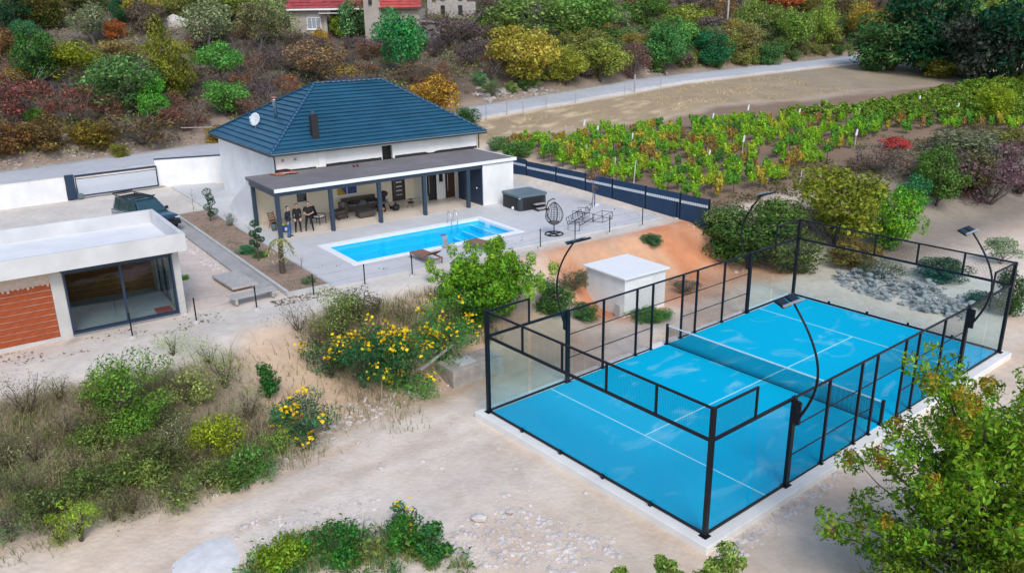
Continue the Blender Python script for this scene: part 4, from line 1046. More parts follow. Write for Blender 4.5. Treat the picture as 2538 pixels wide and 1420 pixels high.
def lounger(label, a_, b_, rot):
    o = thing('sun_lounger', label, 'sun lounger', a_, b_, 0, rot, 'sun loungers by the pool')
    L_, W_, H_ = 1.95, .76, .34
    mb = MB(); mb.bar((-L_ / 2, -W_ / 2, H_ - .04), (L_ / 2, -W_ / 2, H_ - .04), .05, .07); mb.bar((-L_ / 2, W_ / 2, H_ - .04), (L_ / 2, W_ / 2, H_ - .04), .05, .07); mb.bar((-L_ / 2, -W_ / 2, H_ - .04), (-L_ / 2, W_ / 2, H_ - .04), .05, .07); mb.bar((L_ / 2, -W_ / 2, H_ - .04), (L_ / 2, W_ / 2, H_ - .04), .05, .07); mb.build('frame', M_wood, o)
    for x in (-L_ / 2 + .05, L_ / 2 - .05):
        for y in (-W_ / 2, W_ / 2): MB().bar((x, y, 0), (x, y, H_ - .07), .05).build('leg', M_wood, o)
    for k in range(15):
        x = -L_ / 2 + .06 + k * .083; MB().box(x, -W_ / 2 + .03, H_ - .005, x + .07, W_ / 2 - .03, H_ + .015).build('slat', M_wood, o)
    x0_ = -L_ / 2 + .06 + 15 * .083; br = MB(); c, s_ = math.cos(R(28)), math.sin(R(28))
    br.bar((x0_, -W_ / 2 + .05, H_), (x0_ + .68 * c, -W_ / 2 + .05, H_ + .68 * s_), .04); br.bar((x0_, W_ / 2 - .05, H_), (x0_ + .68 * c, W_ / 2 - .05, H_ + .68 * s_), .04)
    bo = br.build('backrest', M_wood, o)
    for k in range(8):
        d_ = .02 + k * .083; p = Vector((x0_ + d_ * c, -W_ / 2 + .03, H_ + d_ * s_ + .02)); MB().hexa([p, p + Vector((.07 * c, 0, .07 * s_)), p + Vector((.07 * c, W_ - .06, .07 * s_)), p + Vector((0, W_ - .06, 0)), p + Vector((0, 0, .018)), p + Vector((.07 * c, 0, .07 * s_ + .018)), p + Vector((.07 * c, W_ - .06, .07 * s_ + .018)), p + Vector((0, W_ - .06, .018))]).build('back_slat', M_wood, bo)
lounger('brown slatted sun lounger with raised back in full view by the pool', 4.48, -8.98, R(-88))
lounger('brown slatted sun lounger half hidden behind the green bush', 8.1, -8.95, R(-78))

# sapling by the fence with its stake and a white stone ring
mbt = MB(); rr = np.random.default_rng(5)
sap = thing('sapling_tree', 'young sapling with sparse brown leaves on the terrace by navy fence', 'tree', 19.0, -5.3)
branches(mbt, (0, 0, 0), (.05, 0, 2.3), .04, rr, 7, .25, .6); mbt.build('trunk', M_bark_g, sap)
cr_ = link('crown', crown('sapling_crown', [[.05, 0, 2.25, .4, .4, .35], [-.15, .1, 2.0, .28, .28, .25], [.25, .05, 1.25, .25, .2, .15]], 420, .11, 77), sap); cr_.color = (.22, .12, .06, 1)
MB().bar((.28, .1, 0), (.28, .1, 1.3), .05).build('stake', mat('blue_stake', (.05, .12, .32), .5), sap)
sr = thing('white_stone_slab', 'white flat stone slab at the foot of the sapling', 'stone', 19.35, -4.9)
MB().prism([(-.5, -.2), (.1, -.32), (.55, -.1), (.5, .18), (-.1, .3), (-.45, .12)], 0, .07).build('stone', M_white2, sr, bevel=.015)

# boards and a slatted pallet lying in the yard
bd = thing('plywood_sheet', 'grey plywood sheet lying flat in the dirt yard near garden bed', 'board', -4.6, -6.3, .02, R(4))
MB().box(-.6, -1.25, 0, .65, 1.35, .10).build('sheet', M_board, bd)
MB().box(-.55, -1.2, -.06, .6, 1.3, -.002).build('bearer', M_wood, bd)
pl = thing('slatted_bench', 'low grey slatted bench lying by a black post at the yard edge', 'bench', -4.75, -9.35, .0, R(4))
for k in range(6): MB().box(-1.05, -.36 + k * .125, .28, 1.05, -.26 + k * .125, .31).build('slat', M_board, pl)
for x in (-.85, .85): MB().box(x - .05, -.34, 0, x + .05, .34, .278).build('leg', M_board, pl)

# ================================================================ PORCH FURNITURE
def armchair(name, label, a_, b_, rot, m, w=.72, d=.72, back=.62, cush=True):
    o = thing(name, label, 'armchair', a_, b_, .012, rot)
    MB().box(-w / 2, -d / 2, .12, w / 2, d / 2, .34).build('seat_base', m, o, bevel=.02)
    MB().box(-w / 2, d / 2 - .14, .342, w / 2, d / 2, back + .22).build('backrest', m, o, bevel=.03)
    for s_ in (-1, 1): MB().box(s_ * (w / 2 - .12) - .06, -d / 2, .342, s_ * (w / 2 - .12) + .06, d / 2 - .142, .56).build('armrest', m, o, bevel=.02)
    for x in (-w / 2 + .05, w / 2 - .05):
        for y in (-d / 2 + .05, d / 2 - .05): MB().box(x - .03, y - .03, 0, x + .03, y + .03, .118).build('leg', M_black, o)
    if cush: MB().box(-w / 2 + .14, -d / 2 + .02, .345, w / 2 - .14, d / 2 - .16, .45).build('cushion', M_cush, o, bevel=.03)
    return o
# black sling armchair beside the third person
ch = thing('sling_armchair', 'black open frame armchair with white cushion next to the standing men', 'armchair', 3.2, 1.95, .012, R(30))
for s_ in (-1, 1):
    x = s_ * .30; mb = MB(); mb.tube([(x, -.32, 0), (x, -.30, .58), (x, .30, .56), (x, .42, 0)], .025, 6); mb.build('arm_frame', M_black, ch)
MB().box(-.30, -.30, .36, .30, .28, .40).build('seat', M_black, ch)
MB().hexa([(-.28, .24, .40), (.28, .24, .40), (.28, .28, .40), (-.28, .28, .40), (-.28, .48, 1.02), (.28, .48, 1.02), (.28, .52, 1.02), (-.28, .52, 1.02)]).build('backrest', M_black, ch)
MB().box(-.24, -.28, .402, .24, .2, .50).build('cushion', M_white2, ch, bevel=.04)
o = armchair('wicker_armchair', 'dark wicker armchair with tall rounded back by second porch post', 4.75, 2.35, R(-75), M_wicker, .8, .8, .7)
MB().ball((0, .30, .80), .30, .10, .22).build('back_cushion', M_cush, o, True)
sf = thing('wicker_sofa', 'long dark wicker sofa heaped with clothes against the porch wall', 'sofa', 6.9, 3.75, .012)
MB().box(-1.2, -.4, .08, 1.2, .4, .36).build('seat_base', M_wicker, sf, bevel=.02); MB().box(-1.2, .28, .362, 1.2, .42, .82).build('backrest', M_wicker, sf, bevel=.03)
for s_ in (-1, 1): MB().box(s_ * 1.13 - .07, -.4, .362, s_ * 1.13 + .07, .278, .60).build('armrest', M_wicker, sf, bevel=.02)
for k in range(3): MB().box(-1.05 + k * .71, -.38, .365, -.40 + k * .71, .26, .47).build('cushion', M_cush, sf, bevel=.03)
for k, (x, y, z, s_, m_, nm, lb, ca_) in enumerate(((-.55, 0, .50, .32, M_black, 'black_jacket', 'black jacket heaped on the left of the wicker sofa', 'jacket'), (.1, -.1, .50, .26, M_tublid, 'grey_towel', 'grey towel lying in the middle of the wicker sofa', 'towel'), (.6, .05, .52, .28, M_black, 'black_bag', 'black bag on the right of the wicker sofa', 'bag'))):
    o = thing(nm, lb, ca_, 6.9 + x, 3.75 + y, z - .05); mb = MB(); mb.ball((0, 0, .06), s_, s_ * .7, .13, 12, 8)
    me = mb.mesh(nm, m_, True)
    for v in me.vertices: v.co += Vector((1, 1, .5)) * (.10 * (float(vnoise(np.array(v.co.x * 9 + 5), np.array(v.co.y * 9 + v.co.z * 7), k)) - .5))
    link(nm + '_body', me, o)
ct = thing('wicker_coffee_table', 'rectangular dark wicker coffee table in front of the wicker sofa', 'table', 6.25, 1.75, .012)
MB().box(-.55, -.33, .06, .55, .33, .40).build('table_body', M_wicker, ct, bevel=.015); MB().box(-.58, -.36, .402, .58, .36, .43).build('table_top', M_tubshell, ct)
pc = thing('pushchair', 'black folded pushchair standing behind the middle porch post', 'pushchair', 8.15, 2.9, .012, R(10))
for x in (-.25, .25):
    MB().tube([(x, -.38, .12), (x, .05, .55), (x, .35, 1.05)], .02, 6).build('frame_tube', M_black, pc); MB().tube([(x, .38, .12), (x, -.10, .62)], .02, 6).build('frame_tube', M_black, pc)
    for y in (-.38, .38): mb = MB(); mb.tube([(x - .025, y, .12), (x + .025, y, .12)], .12, 14); mb.build('wheel', M_black, pc)
mb = MB(); mb.bar((-.25, .35, 1.05), (.25, .35, 1.05), .035); mb.build('handle', M_black, pc)
MB().box(-.23, -.22, .42, .23, .16, .52).build('seat', M_cush, pc, bevel=.03)
mb = MB(); mb.hexa([(-.23, .10, .50), (.23, .10, .50), (.23, .18, .50), (-.23, .18, .50), (-.24, .26, 1.1), (.24, .26, 1.1), (.24, .36, 1.1), (-.24, .36, 1.1)]); mb.build('back', M_black, pc)
mb = MB(); mb.ball((0, .02, 1.02), .30, .34, .20, 12, 8); mb.build('hood', M_black, pc, True)
M_orange = mat('orange_plastic', (.70, .22, .02), .5, .1, 4)
ty = thing('toy_ride_on', 'orange and yellow ride on toy between pushchair and middle post', 'toy', 7.65, 2.35, .012)
MB().box(-.16, -.26, .10, .16, .26, .28).build('toy_body', M_orange, ty, bevel=.05); MB().box(-.12, .08, .282, .12, .24, .50).build('toy_back', mat('yellow_plastic', (.75, .50, .02), .5), ty, bevel=.03)
for x in (-.17, .17):
    for y in (-.18, .18): mb = MB(); mb.tube([(x - .03, y, .09), (x + .03, y, .09)], .09, 12); mb.build('toy_wheel', M_black, ty)
bag = thing('bin_bag', 'full black bin bag on the porch floor right of middle post', 'bag', 8.55, 2.05, .012)
me = MB().ball((0, 0, .20), .28, .24, .21, 14, 10).mesh('bin_bag', M_black, True)
for v in me.vertices: v.co *= 1 + .25 * (float(vnoise(np.array(v.co.x * 8 + 3), np.array(v.co.y * 8 + v.co.z * 9), 4)) - .5)
link('bag_body', me, bag); MB().lathe([(.03, .38), (.05, .44), (.09, .50)], 8).build('bag_knot', M_black, bag)
gr = thing('small_tripod_grill', 'small black tripod grill standing alone in front of the grey door', 'grill', 9.75, 2.2, .012)
MB().lathe([(.05, .26), (.18, .30), (.22, .38), (.20, .38)], 14).build('bowl', M_black, gr, True)
for k in range(3): an = R(120 * k + 20); MB().tube([(.10 * math.cos(an), .10 * math.sin(an), .28), (.26 * math.cos(an), .26 * math.sin(an), 0)], .012, 5).build('leg', M_black, gr)
MB().lathe([(.02, .52), (.16, .54), (.16, .56)], 12).build('grill_rack', M_black, gr); MB().tube([(0, 0, .3), (0, 0, .54)], .012).build('stem', M_black, gr)
rk = thing('metal_rack', 'low grey tubular rack on the porch floor left of fourth post', 'rack', 10.6, 2.5, .012)
mb = MB()
for y in (-.2, .2):
    for z in (.12, .45): mb.bar((-.55, y, z), (.55, y, z), .022)
mb.build('rails', M_conc_d, rk)
for x in (-.55, .55):
    for y in (-.2, .2): MB().bar((x, y, 0), (x, y, .52), .028).build('leg', M_conc_d, rk)
sb = thing('blue_bucket', 'blue bucket with yellow cloth in the left porch corner', 'bucket', .85, 1.35, .012)
MB().lathe([(.19, 0), (.24, .40), (.255, .42), (.22, .42), (.20, .38)], 18).build('bucket_body', mat('blue_plastic', (.02, .10, .42), .4), sb, True)
mb = MB(); mb.ball((-.05, 0, .42), .16, .15, .08); mb.build('yellow_cloth', mat('yellow_cloth', (.55, .48, .05), .9), sb, True)
MB().box(-.10, -.242, .10, .10, -.20, .30).build('white_label', M_white2, sb)
fc = thing('folding_chair', 'folded reddish brown wooden chair in the left porch corner', 'chair', .6, 2.7, .012, R(15))
for x in (-.2, .2): MB().bar((x, -.15, 0), (x, .18, .95), .04).build('leg', M_wood, fc); MB().bar((x * .8, .2, 0), (x * .8, -.1, .6), .035).build('leg', M_wood, fc)
for k in range(4): MB().bar((-.2, .02 + .043 * k, .50 + .125 * k), (.2, .02 + .043 * k, .50 + .125 * k), .02, .07).build('back_slat', M_wood, fc)
MB().box(-.19, -.14, .40, .19, .10, .44).build('seat', M_wood, fc)
cn = thing('grey_canister', 'grey lidded canister beside the back porch post', 'canister', .42, 2.0, .012)
MB().lathe([(.15, 0), (.15, .40), (.13, .42)], 14).build('canister_body', M_tublid, cn, True); MB().lathe([(.14, .42), (.16, .43), (.16, .48), (.05, .50)], 14).build('lid', M_black, cn, True)
# ================================================================ PEOPLE
M_skin = mat('skin', (.50, .30, .21), .55, .06, 12)
M_hair = mat('dark_hair', (.012, .009, .007), .6, .2, 30)
def capsule(mb, p, q, r0, r1, n=10):
    p = Vector(p); q = Vector(q); d = q - p; L_ = max(d.length, 1e-4); d = d / L_
    pts, rs = [], []
    for k in range(4): an = math.pi / 2 * k / 4; pts.append(p - d * r0 * math.cos(an)); rs.append(max(.002, r0 * math.sin(an)))
    for k in range(5): pts.append(p + d * L_ * k / 4); rs.append(r0 + (r1 - r0) * k / 4)
    for k in range(1, 5): an = math.pi / 2 * k / 4; pts.append(q + d * r1 * math.sin(an)); rs.append(max(.002, r1 * math.cos(an)))
    mb.tube(pts, rs, n)
def person(label, a_, b_, rot, H, arms, mats_, sleeves, stance=.10, head_turn=0.0):
    """faces -y; arms: for each side (elbow, wrist, hand direction)"""
    k = H / 1.78; o = thing('person', label, 'person', a_, b_, .012, rot); mb = MB()
    def V(x, y, z): return Vector((x * k, y * k, z * k))
    for s_ in (-1, 1):
        hip, knee, ank = V(s_ * .09, 0, .93), V(s_ * (.09 + stance * .35), -.02, .50), V(s_ * (.08 + stance * .6), .03, .09)
        capsule(mb, hip, knee, .092 * k, .062 * k); capsule(mb, knee, ank, .062 * k, .042 * k)
        capsule(mb, ank + V(0, .03, -.04), ank + V(s_ * .02, -.15, -.05), .045 * k, .038 * k)
    capsule(mb, V(-.055, 0, .95), V(.055, 0, .95), .112 * k, .112 * k); capsule(mb, V(0, 0, 1.0), V(0, .0, 1.22), .120 * k, .135 * k)
    capsule(mb, V(-.085, .0, 1.28), V(.085, 0, 1.28), .118 * k, .118 * k); capsule(mb, V(-.14, .01, 1.43), V(.14, .01, 1.43), .068 * k, .068 * k)
    capsule(mb, V(0, .01, 1.42), V(0, -.005, 1.56), .062 * k, .055 * k)
    hc = V(0, -.015, 1.665); ct_, st_ = math.cos(head_turn), math.sin(head_turn)
    def Hd(x, y, z): return hc + Vector(((x * ct_ - y * st_) * k, (x * st_ + y * ct_) * k, z * k))
    capsule(mb, Hd(0, .012, .035), Hd(0, -.012, -.02), .085 * k, .078 * k, 12); capsule(mb, Hd(0, -.035, -.07), Hd(0, -.045, -.085), .048 * k, .040 * k)
    capsule(mb, Hd(0, -.085, .01), Hd(0, -.105, -.025), .012 * k, .017 * k, 6)
    for s_ in (-1, 1): capsule(mb, Hd(s_ * .083, .015, .015), Hd(s_ * .086, .018, -.02), .018 * k, .013 * k, 6)
    hands = []
    for s_, (el, wr, hd) in zip((-1, 1), arms):
        sh_ = V(s_ * .19, .01, 1.42); el = V(*el); wr = V(*wr); hd = Vector(hd).normalized()
        capsule(mb, sh_, el, .058 * k, .045 * k); capsule(mb, el, wr, .045 * k, .030 * k)
        palm = wr + hd * .085 * k; capsule(mb, wr, palm, .026 * k, .034 * k)
        side = hd.cross(Vector((0, 1, 0))); side = side.normalized() if side.length > .1 else Vector((1, 0, 0))
        for f in range(4):
            off = side * (f - 1.5) * .019 * k; L_ = (.070, .082, .078, .060)[f] * k
            m_ = palm + off + hd * L_ * .55; capsule(mb, palm + off, m_, .0095 * k, .009 * k, 6); capsule(mb, m_, m_ + (hd + Vector((0, -.5, 0))).normalized() * L_ * .5, .009 * k, .0075 * k, 6)
        capsule(mb, wr + hd * .03 * k + side * .022 * k, wr + hd * .075 * k + side * .055 * k, .012 * k, .010 * k, 6)
        hands.append((wr, palm))
    me = mb.mesh('body', list(mats_)); ob = bpy.data.objects.new('tmp', me); col.objects.link(ob)
    rm = ob.modifiers.new('r', 'REMESH'); rm.mode = 'VOXEL'; rm.voxel_size = .012 * k
    sm = ob.modifiers.new('s', 'SMOOTH'); sm.iterations = 3; sm.factor = .5
    dc = ob.modifiers.new('d', 'DECIMATE'); dc.ratio = .3
    dg = bpy.context.evaluated_depsgraph_get(); me2 = bpy.data.meshes.new_from_object(ob.evaluated_get(dg), depsgraph=dg)
    bpy.data.objects.remove(ob); me2.name = 'body'; me2.materials.clear()
    for m_ in mats_: me2.materials.append(m_)
    for p in me2.polygons:
        c = p.center; z = c.z / k; mi_ = 1
        if z < .075: mi_ = 3
        elif z < .94: mi_ = 2
        if z > 1.52 or (z > 1.48 and abs(c.x) < .05 * k and c.y < -.02): mi_ = 0
        for s_, (wr, palm), (el, _, _) in zip((-1, 1), hands, arms):
            if (c - palm).length < .105 * k: mi_ = 0
            elif z > .94 and sleeves == 'short':
                e = V(*el); d = wr - e; t_ = max(0, min(1, (c - e).dot(d) / d.length_squared))
                if (c - (e + d * t_)).length < .06 * k and t_ > .02: mi_ = 0
            elif z < 1.3 and z > .6:
                e = V(*el); d = wr - e; t_ = max(0, min(1, (c - e).dot(d) / d.length_squared))
                if (c - (e + d * t_)).length < .055 * k and abs(c.x) > .17 * k: mi_ = 1
        p.material_index = mi_; p.use_smooth = True
    link('body', me2, o)
    hm = MB(); hm.ball((0, 0, 0), .094 * k, .102 * k, .088 * k, 14, 10); hme = hm.mesh('hair', M_hair, True)
    for v in hme.vertices:
        if v.co.z < -.01 * k and v.co.y < .02 * k: v.co.z = -.0 * k; v.co.y = max(v.co.y, -.05 * k)
        if v.co.y < -.05 * k and v.co.z < .04 * k: v.co.y = -.045 * k; v.co.z = .045 * k
        v.co += hc + Vector((0, .018 * k, .045 * k))
    link('hair', hme, o)
    for s_ in (-1, 1): e = MB(); e.ball(Hd(s_ * .032, -.088, .018), .010 * k, .006 * k, .006 * k, 8, 5); e.build('eye', M_hair, o)
    MB().ball(Hd(0, -.088, -.058), .022 * k, .008 * k, .006 * k, 8, 5).build('mouth', mat('lips', (.35, .14, .11), .6), o)
    return o
M_navyj = mat('navy_jacket', (.010, .016, .035), .8, .2, 15); M_blackj = mat('black_jacket', (.008, .008, .010), .8, .2, 15)
M_jeans = mat('blue_jeans', (.03, .10, .26), .85, .2, 15); M_trous = mat('black_trousers', (.009, .009, .011), .85, .2, 15)
M_shoe_d = mat('dark_shoes', (.015, .015, .02), .6); M_shoe_w = mat('white_shoes', (.70, .70, .70), .6)
dn = [((-.235, .04, 1.13), (-.205, -.05, .90), (.15, -.2, -1)), ((.235, .05, 1.13), (.20, -.03, .90), (-.15, -.2, -1))]
clasp = [((-.29, -.02, 1.16), (-.09, -.21, 1.08), (1, -.25, -.15)), ((.29, -.02, 1.16), (.07, -.23, 1.09), (-1, -.15, -.1))]
person('person in navy jacket and blue jeans standing nearest the front porch post', .62, .02, R(38), 1.80, dn, (M_skin, M_navyj, M_jeans, M_shoe_d), 'long', .08, R(20))
person('person in black jacket and black trousers standing between two others', 1.32, .45, R(-12), 1.77, dn, (M_skin, M_blackj, M_trous, M_shoe_w), 'long', .12)
person('person in black short sleeved shirt with hands clasped and white shoes', 1.95, .30, R(-25), 1.83, clasp, (M_skin, M_blackj, M_trous, M_shoe_w), 'short', .22)

# ================================================================ THE CAR
car = tag(empty('parked_car', hw(-5.45, 7.6, .0), TH - R(72)), 'dark blue off road car with roof rack parked behind the unfinished building', 'car')
M_paint = mat('dark_teal_blue_paint', (.008, .035, .062), .22, .08, 3, coat=1.0, spec=.6)
M_tyre = mat('tyre_rubber', (.012, .012, .012), .85, .2, 9)
def loft(secs, caps=True):
    """secs: list of (x, [(y,z)...]) rings"""
    mb = MB(); n = len(secs[0][1]); vs = [(x, y, z) for x, ring in secs for y, z in ring]
    fs = [(i * n + j, (i + 1) * n + j, (i + 1) * n + (j + 1) % n, i * n + (j + 1) % n) for i in range(len(secs) - 1) for j in range(n)]
    if caps: fs.append(tuple(range(n))); fs.append(tuple(range((len(secs) - 1) * n, len(secs) * n))[::-1])
    return mb.add(vs, fs)
def ring(hw_, z0, z1, tuck=.06, crown_=.03):
    return [(-hw_ + tuck, z0), (hw_ - tuck, z0), (hw_, z0 + .22), (hw_, z1 - .14), (hw_ - .05, z1 - .03), (hw_ - .2, z1), (0, z1 + crown_), (-hw_ + .2, z1), (-hw_ + .05, z1 - .03), (-hw_, z1 - .14), (-hw_, z0 + .22)]
secs = [(-2.35, ring(.84, .50, .95)), (-2.28, ring(.90, .42, 1.08)), (-1.5, ring(.93, .40, 1.12)), (.6, ring(.93, .40, 1.10)), (1.0, ring(.93, .40, 1.10)), (1.9, ring(.91, .42, 1.02)), (2.25, ring(.86, .45, .95)), (2.36, ring(.78, .50, .84))]
body = loft(secs).build('body', M_paint, car, True)
cab = [(-2.22, [(-.82, 1.08), (.82, 1.08), (.66, 1.55), (-.66, 1.55)]), (-2.0, [(-.86, 1.08), (.86, 1.08), (.68, 1.78), (-.68, 1.78)]), (-1.0, [(-.87, 1.08), (.87, 1.08), (.70, 1.84), (-.70, 1.84)]), (.1, [(-.87, 1.08), (.87, 1.08), (.69, 1.80), (-.69, 1.80)]), (.35, [(-.86, 1.08), (.86, 1.08), (.66, 1.72), (-.66, 1.72)]), (1.02, [(-.84, 1.07), (.84, 1.07), (.80, 1.12), (-.80, 1.12)])]
loft(cab).build('cabin', M_paint, car)
def wpane(P, name='side_window'): MB().poly(P).build(name, M_carglass, car)
for s_ in (-1, 1):
    for xa, xb, ta, tb in ((-2.0, -1.45, -1.92, -1.45), (-1.38, -.52, -1.38, -.52), (-.45, .70, -.45, .22)):
        P = [(xa, s_ * .873, 1.13), (xb, s_ * .873, 1.13), (tb, s_ * .722, 1.72), (ta, s_ * .722, 1.72)]
        wpane(P if s_ < 0 else P[::-1])
    MB().box(-2.1, s_ * .925 - .012, 1.00, .75, s_ * .925 + .012, 1.045).build('trim_strip', M_steel, car)
    MB().box(-2.25, s_ * .60 - .02, 1.86, .15, s_ * .60 + .02, 1.90).build('rack_rail', M_black, car)
    mb = MB(); mb.box(.60, s_ * .92, 1.10, .74, s_ * 1.12, 1.26); mb.build('wing_mirror', M_black, car, bevel=.03)
    MB().box(2.22, s_ * .66 - .17, .72, 2.345, s_ * .66 + .15, .90).build('headlight', mat('headlamp_glass', (.65, .70, .74), .15, .05, 3), car, bevel=.03)
    MB().ball((2.33, s_ * .55, .60), .04, .09, .09).build('fog_light', M_white2, car, True)
    MB().box(-2.37, s_ * .76 - .07, .78, -2.27, s_ * .76 + .07, 1.05).build('tail_light', mat('red_lens', (.35, .01, .01), .2), car)
    for x in (-1.45, 1.42):
        wh = MB(); wh.tube([(x, s_ * .72, .38), (x, s_ * .95, .38)], .38, 24); wo_ = wh.build('wheel', M_tyre, car, False)
        mb = MB(); mb.tube([(x, s_ * .952, .38), (x, s_ * .962, .38)], .24, 18); mb.build('rim', M_steel, wo_)
wpane([(.38, -.65, 1.70), (1.0, -.80, 1.145), (1.0, .80, 1.145), (.38, .65, 1.70)], 'windscreen')
bpy.data.objects[-1] if False else None
wpane([(-2.245, -.76, 1.15), (-2.165, -.68, 1.55), (-2.165, .68, 1.55), (-2.245, .76, 1.15)][::-1], 'rear_window')
for x in (-2.1, -1.55, -1.0, -.45, .1):
    MB().box(x - .02, -.58, 1.865, x + .02, .58, 1.895).build('rack_bar', M_black, car)
mb = MB(); mb.tube([(-2.3, -.64, 1.95), (-2.3, .64, 1.95)], .045, 8); mb.build('rack_end_bar', M_black, car); mb = MB(); mb.tube([(.22, -.64, 1.93), (.22, .64, 1.93)], .04, 8); mb.build('rack_end_bar', M_black, car)
for x in (-2.0, 0.0):
    for s_ in (-1, 1): MB().box(x - .03, s_ * .60 - .02, 1.74, x + .03, s_ * .60 + .02, 1.858).build('rack_foot', M_black, car)
MB().box(2.30, -.80, .46, 2.46, .80, .66).build('front_bumper', M_black, car, bevel=.04); MB().box(-2.46, -.82, .46, -2.30, .82, .66).build('rear_bumper', M_black, car, bevel=.04)
MB().box(2.345, -.45, .70, 2.375, .45, .88).build('grille', M_black, car)

# ================================================================ RED ROOFED HOUSES ON THE HILL
M_redtile = mat('red_clay_tile', (.33, .055, .055), .8, .35, 6, .4, 12, var2=.35, scale2=1.2)
M_oldwall = mat('old_grey_beige_render', (.40, .35, .30), .9, .12, 1.5, .2, 20, var2=.12)
def tiled_slope(o, p0, p1, q0, q1, n, m):
    p0, p1, q0, q1 = map(Vector, (p0, p1, q0, q1)); nrm = (p1 - p0).cross(q0 - p0).normalized(); nrm = nrm if nrm.z > 0 else -nrm
    base = MB().poly([p0, p1, q1, q0]).build('roof', m, o)
    for i in range(n):
        a0, a1 = p0.lerp(q0, i / n), p1.lerp(q1, i / n); b0, b1 = p0.lerp(q0, (i + 1.1) / n), p1.lerp(q1, (i + 1.1) / n)
        mb = MB(); k = 12; vs = []; fs = []
        for j in range(k + 1):
            w_ = random.uniform(-.03, .03); A_, B_ = a0.lerp(a1, j / k), b0.lerp(b1, j / k); vs += [A_ + nrm * .02, A_ + nrm * (.11 + w_), B_ + nrm * (.03 + w_)]
        for j in range(k): fs += [(j * 3, j * 3 + 3, j * 3 + 4, j * 3 + 1), (j * 3 + 1, j * 3 + 4, j * 3 + 5, j * 3 + 2)]
        mb.add(vs, fs); mb.build('tile_row', m, base)
    return base
YH = 105.0
pL = at_y(722, 88, YH); pR = at_y(905, 88, YH); zg = pL.z
h1 = tag(empty('red_roofed_house', (pL.x, YH, zg), 0), 'old beige house with dark red tiled roof and white window on the hill', 'house')
WX = (pR.x - pL.x)
MB().box(0, 0, -2, WX * .5, .3, 3.0).build('wall', M_oldwall, h1); MB().box(WX * .5, 2.2, -2, WX, 2.5, 3.0).build('recessed_wall', M_oldwall, h1); MB().box(0, .31, -2, .3, 8, 3.0).build('side_wall', M_oldwall, h1); MB().box(WX - .3, 2.51, -2, WX, 8, 3.0).build('side_wall', M_oldwall, h1)
wx = 2.15
o = MB().box(wx, -.03, .75, wx + 1.55, .002, 1.95).build('window', mat('pale_window_glass', (.30, .34, .40), .15, .1, 2), h1)
mb = MB()
for xa, xb, za, zb in ((-.08, 0, .67, 2.03), (1.55, 1.63, .67, 2.03), (0, 1.55, .67, .75), (0, 1.55, 1.95, 2.03), (.49, .55, .75, 1.95), (1.0, 1.06, .75, 1.95)): mb.box(wx + xa, -.07, za, wx + xb, .0, zb)
mb.build('frame', M_white2, o); MB().box(wx - .2, -.15, .55, wx + 1.75, -.001, .66).build('sill', M_white2, o); MB().box(wx, -.05, 2.04, wx + 1.55, .0, 2.4).build('roller_box', mat('grey_shutter_box', (.42, .42, .44), .7), o)
MB().box(WX * .5 - .35, -.25, -2, WX * .5 + .02, -.02, 2.4).build('porch_pillar', M_oldwall, h1); MB().box(WX * .42, -1.2, 2.42, WX * .75, 2.2, 2.56).build('porch_slab', M_conc, h1)
MB().box(WX * .55, 2.15, 0, WX * .55 + 1, 2.198, 2.1).build('door', M_woodd, h1)
tiled_slope(h1, (-.8, -.7, 3.0), (WX + .5, -.7, 3.0), (1.5, 4.5, 6.2), (WX - 1.5, 4.5, 6.2), 9, M_redtile)
tiled_slope(h1, (-.8, 8.5, 3.0), (-.8, -.7, 3.0), (1.5, 4.5, 6.2), (1.5, 4.5, 6.2), 9, M_redtile)
MB().box(-.85, -.75, 2.85, WX + .55, -.70, 3.04).build('eave_board', M_white2, h1)
pL = at_y(906, 92, 101); pR = at_y(1042, 92, 101); zg = pL.z
h2 = tag(empty('red_roofed_house', (pL.x, 101, zg), 0), 'beige house with brighter red tiled roof behind the round green tree', 'house')
WX = pR.x - pL.x
MB().add([(0, 0, -2), (2.1, -.5, -2), (2.1, -.5, 3.2), (1.3, -.3, 5.2), (0, 0, 5.6), (0, 3, -2), (2.1, 3, -2), (2.1, 3, 3.2), (1.3, 3, 5.2), (0, 3, 5.6)], [(0, 1, 2, 3, 4), (9, 8, 7, 6, 5), (0, 5, 6, 1), (1, 6, 7, 2), (2, 7, 8, 3), (3, 8, 9, 4), (4, 9, 5, 0)]).build('gable_wall', M_oldwall, h2)
MB().box(2.102, 0, -2, WX, .3, 3.1).build('wall', M_oldwall, h2); MB().box(WX - .3, .302, -2, WX, 7, 3.1).build('side_wall', M_oldwall, h2)
tiled_slope(h2, (1.9, -.6, 3.15), (WX + .3, -.6, 3.15), (1.2, 3.6, 5.9), (WX - .3, 3.6, 5.9), 8, mat('bright_red_clay_tile', (.45, .075, .065), .8, .3, 6, .4, 12, var2=.25, scale2=1.2))
MB().box(1.9, -.64, 3.0, WX + .32, -.60, 3.17).build('eave_board', M_woodd, h2)
MB().box(WX + .002, 1, -2, WX + 2.2, 4, 1.6).build('lean_to', M_conc_d, h2); MB().hexa([(WX - .05, .7, 1.6), (WX + 2.5, .7, 1.35), (WX + 2.5, 4.2, 1.35), (WX - .05, 4.2, 1.6), (WX - .05, .7, 1.75), (WX + 2.5, .7, 1.5), (WX + 2.5, 4.2, 1.5), (WX - .05, 4.2, 1.75)]).build('lean_to_roof', M_conc_d, h2)
MB().box(.65, -.42, 3.6, 1.05, -.10, 4.1).build('round_vent', M_black, h2)
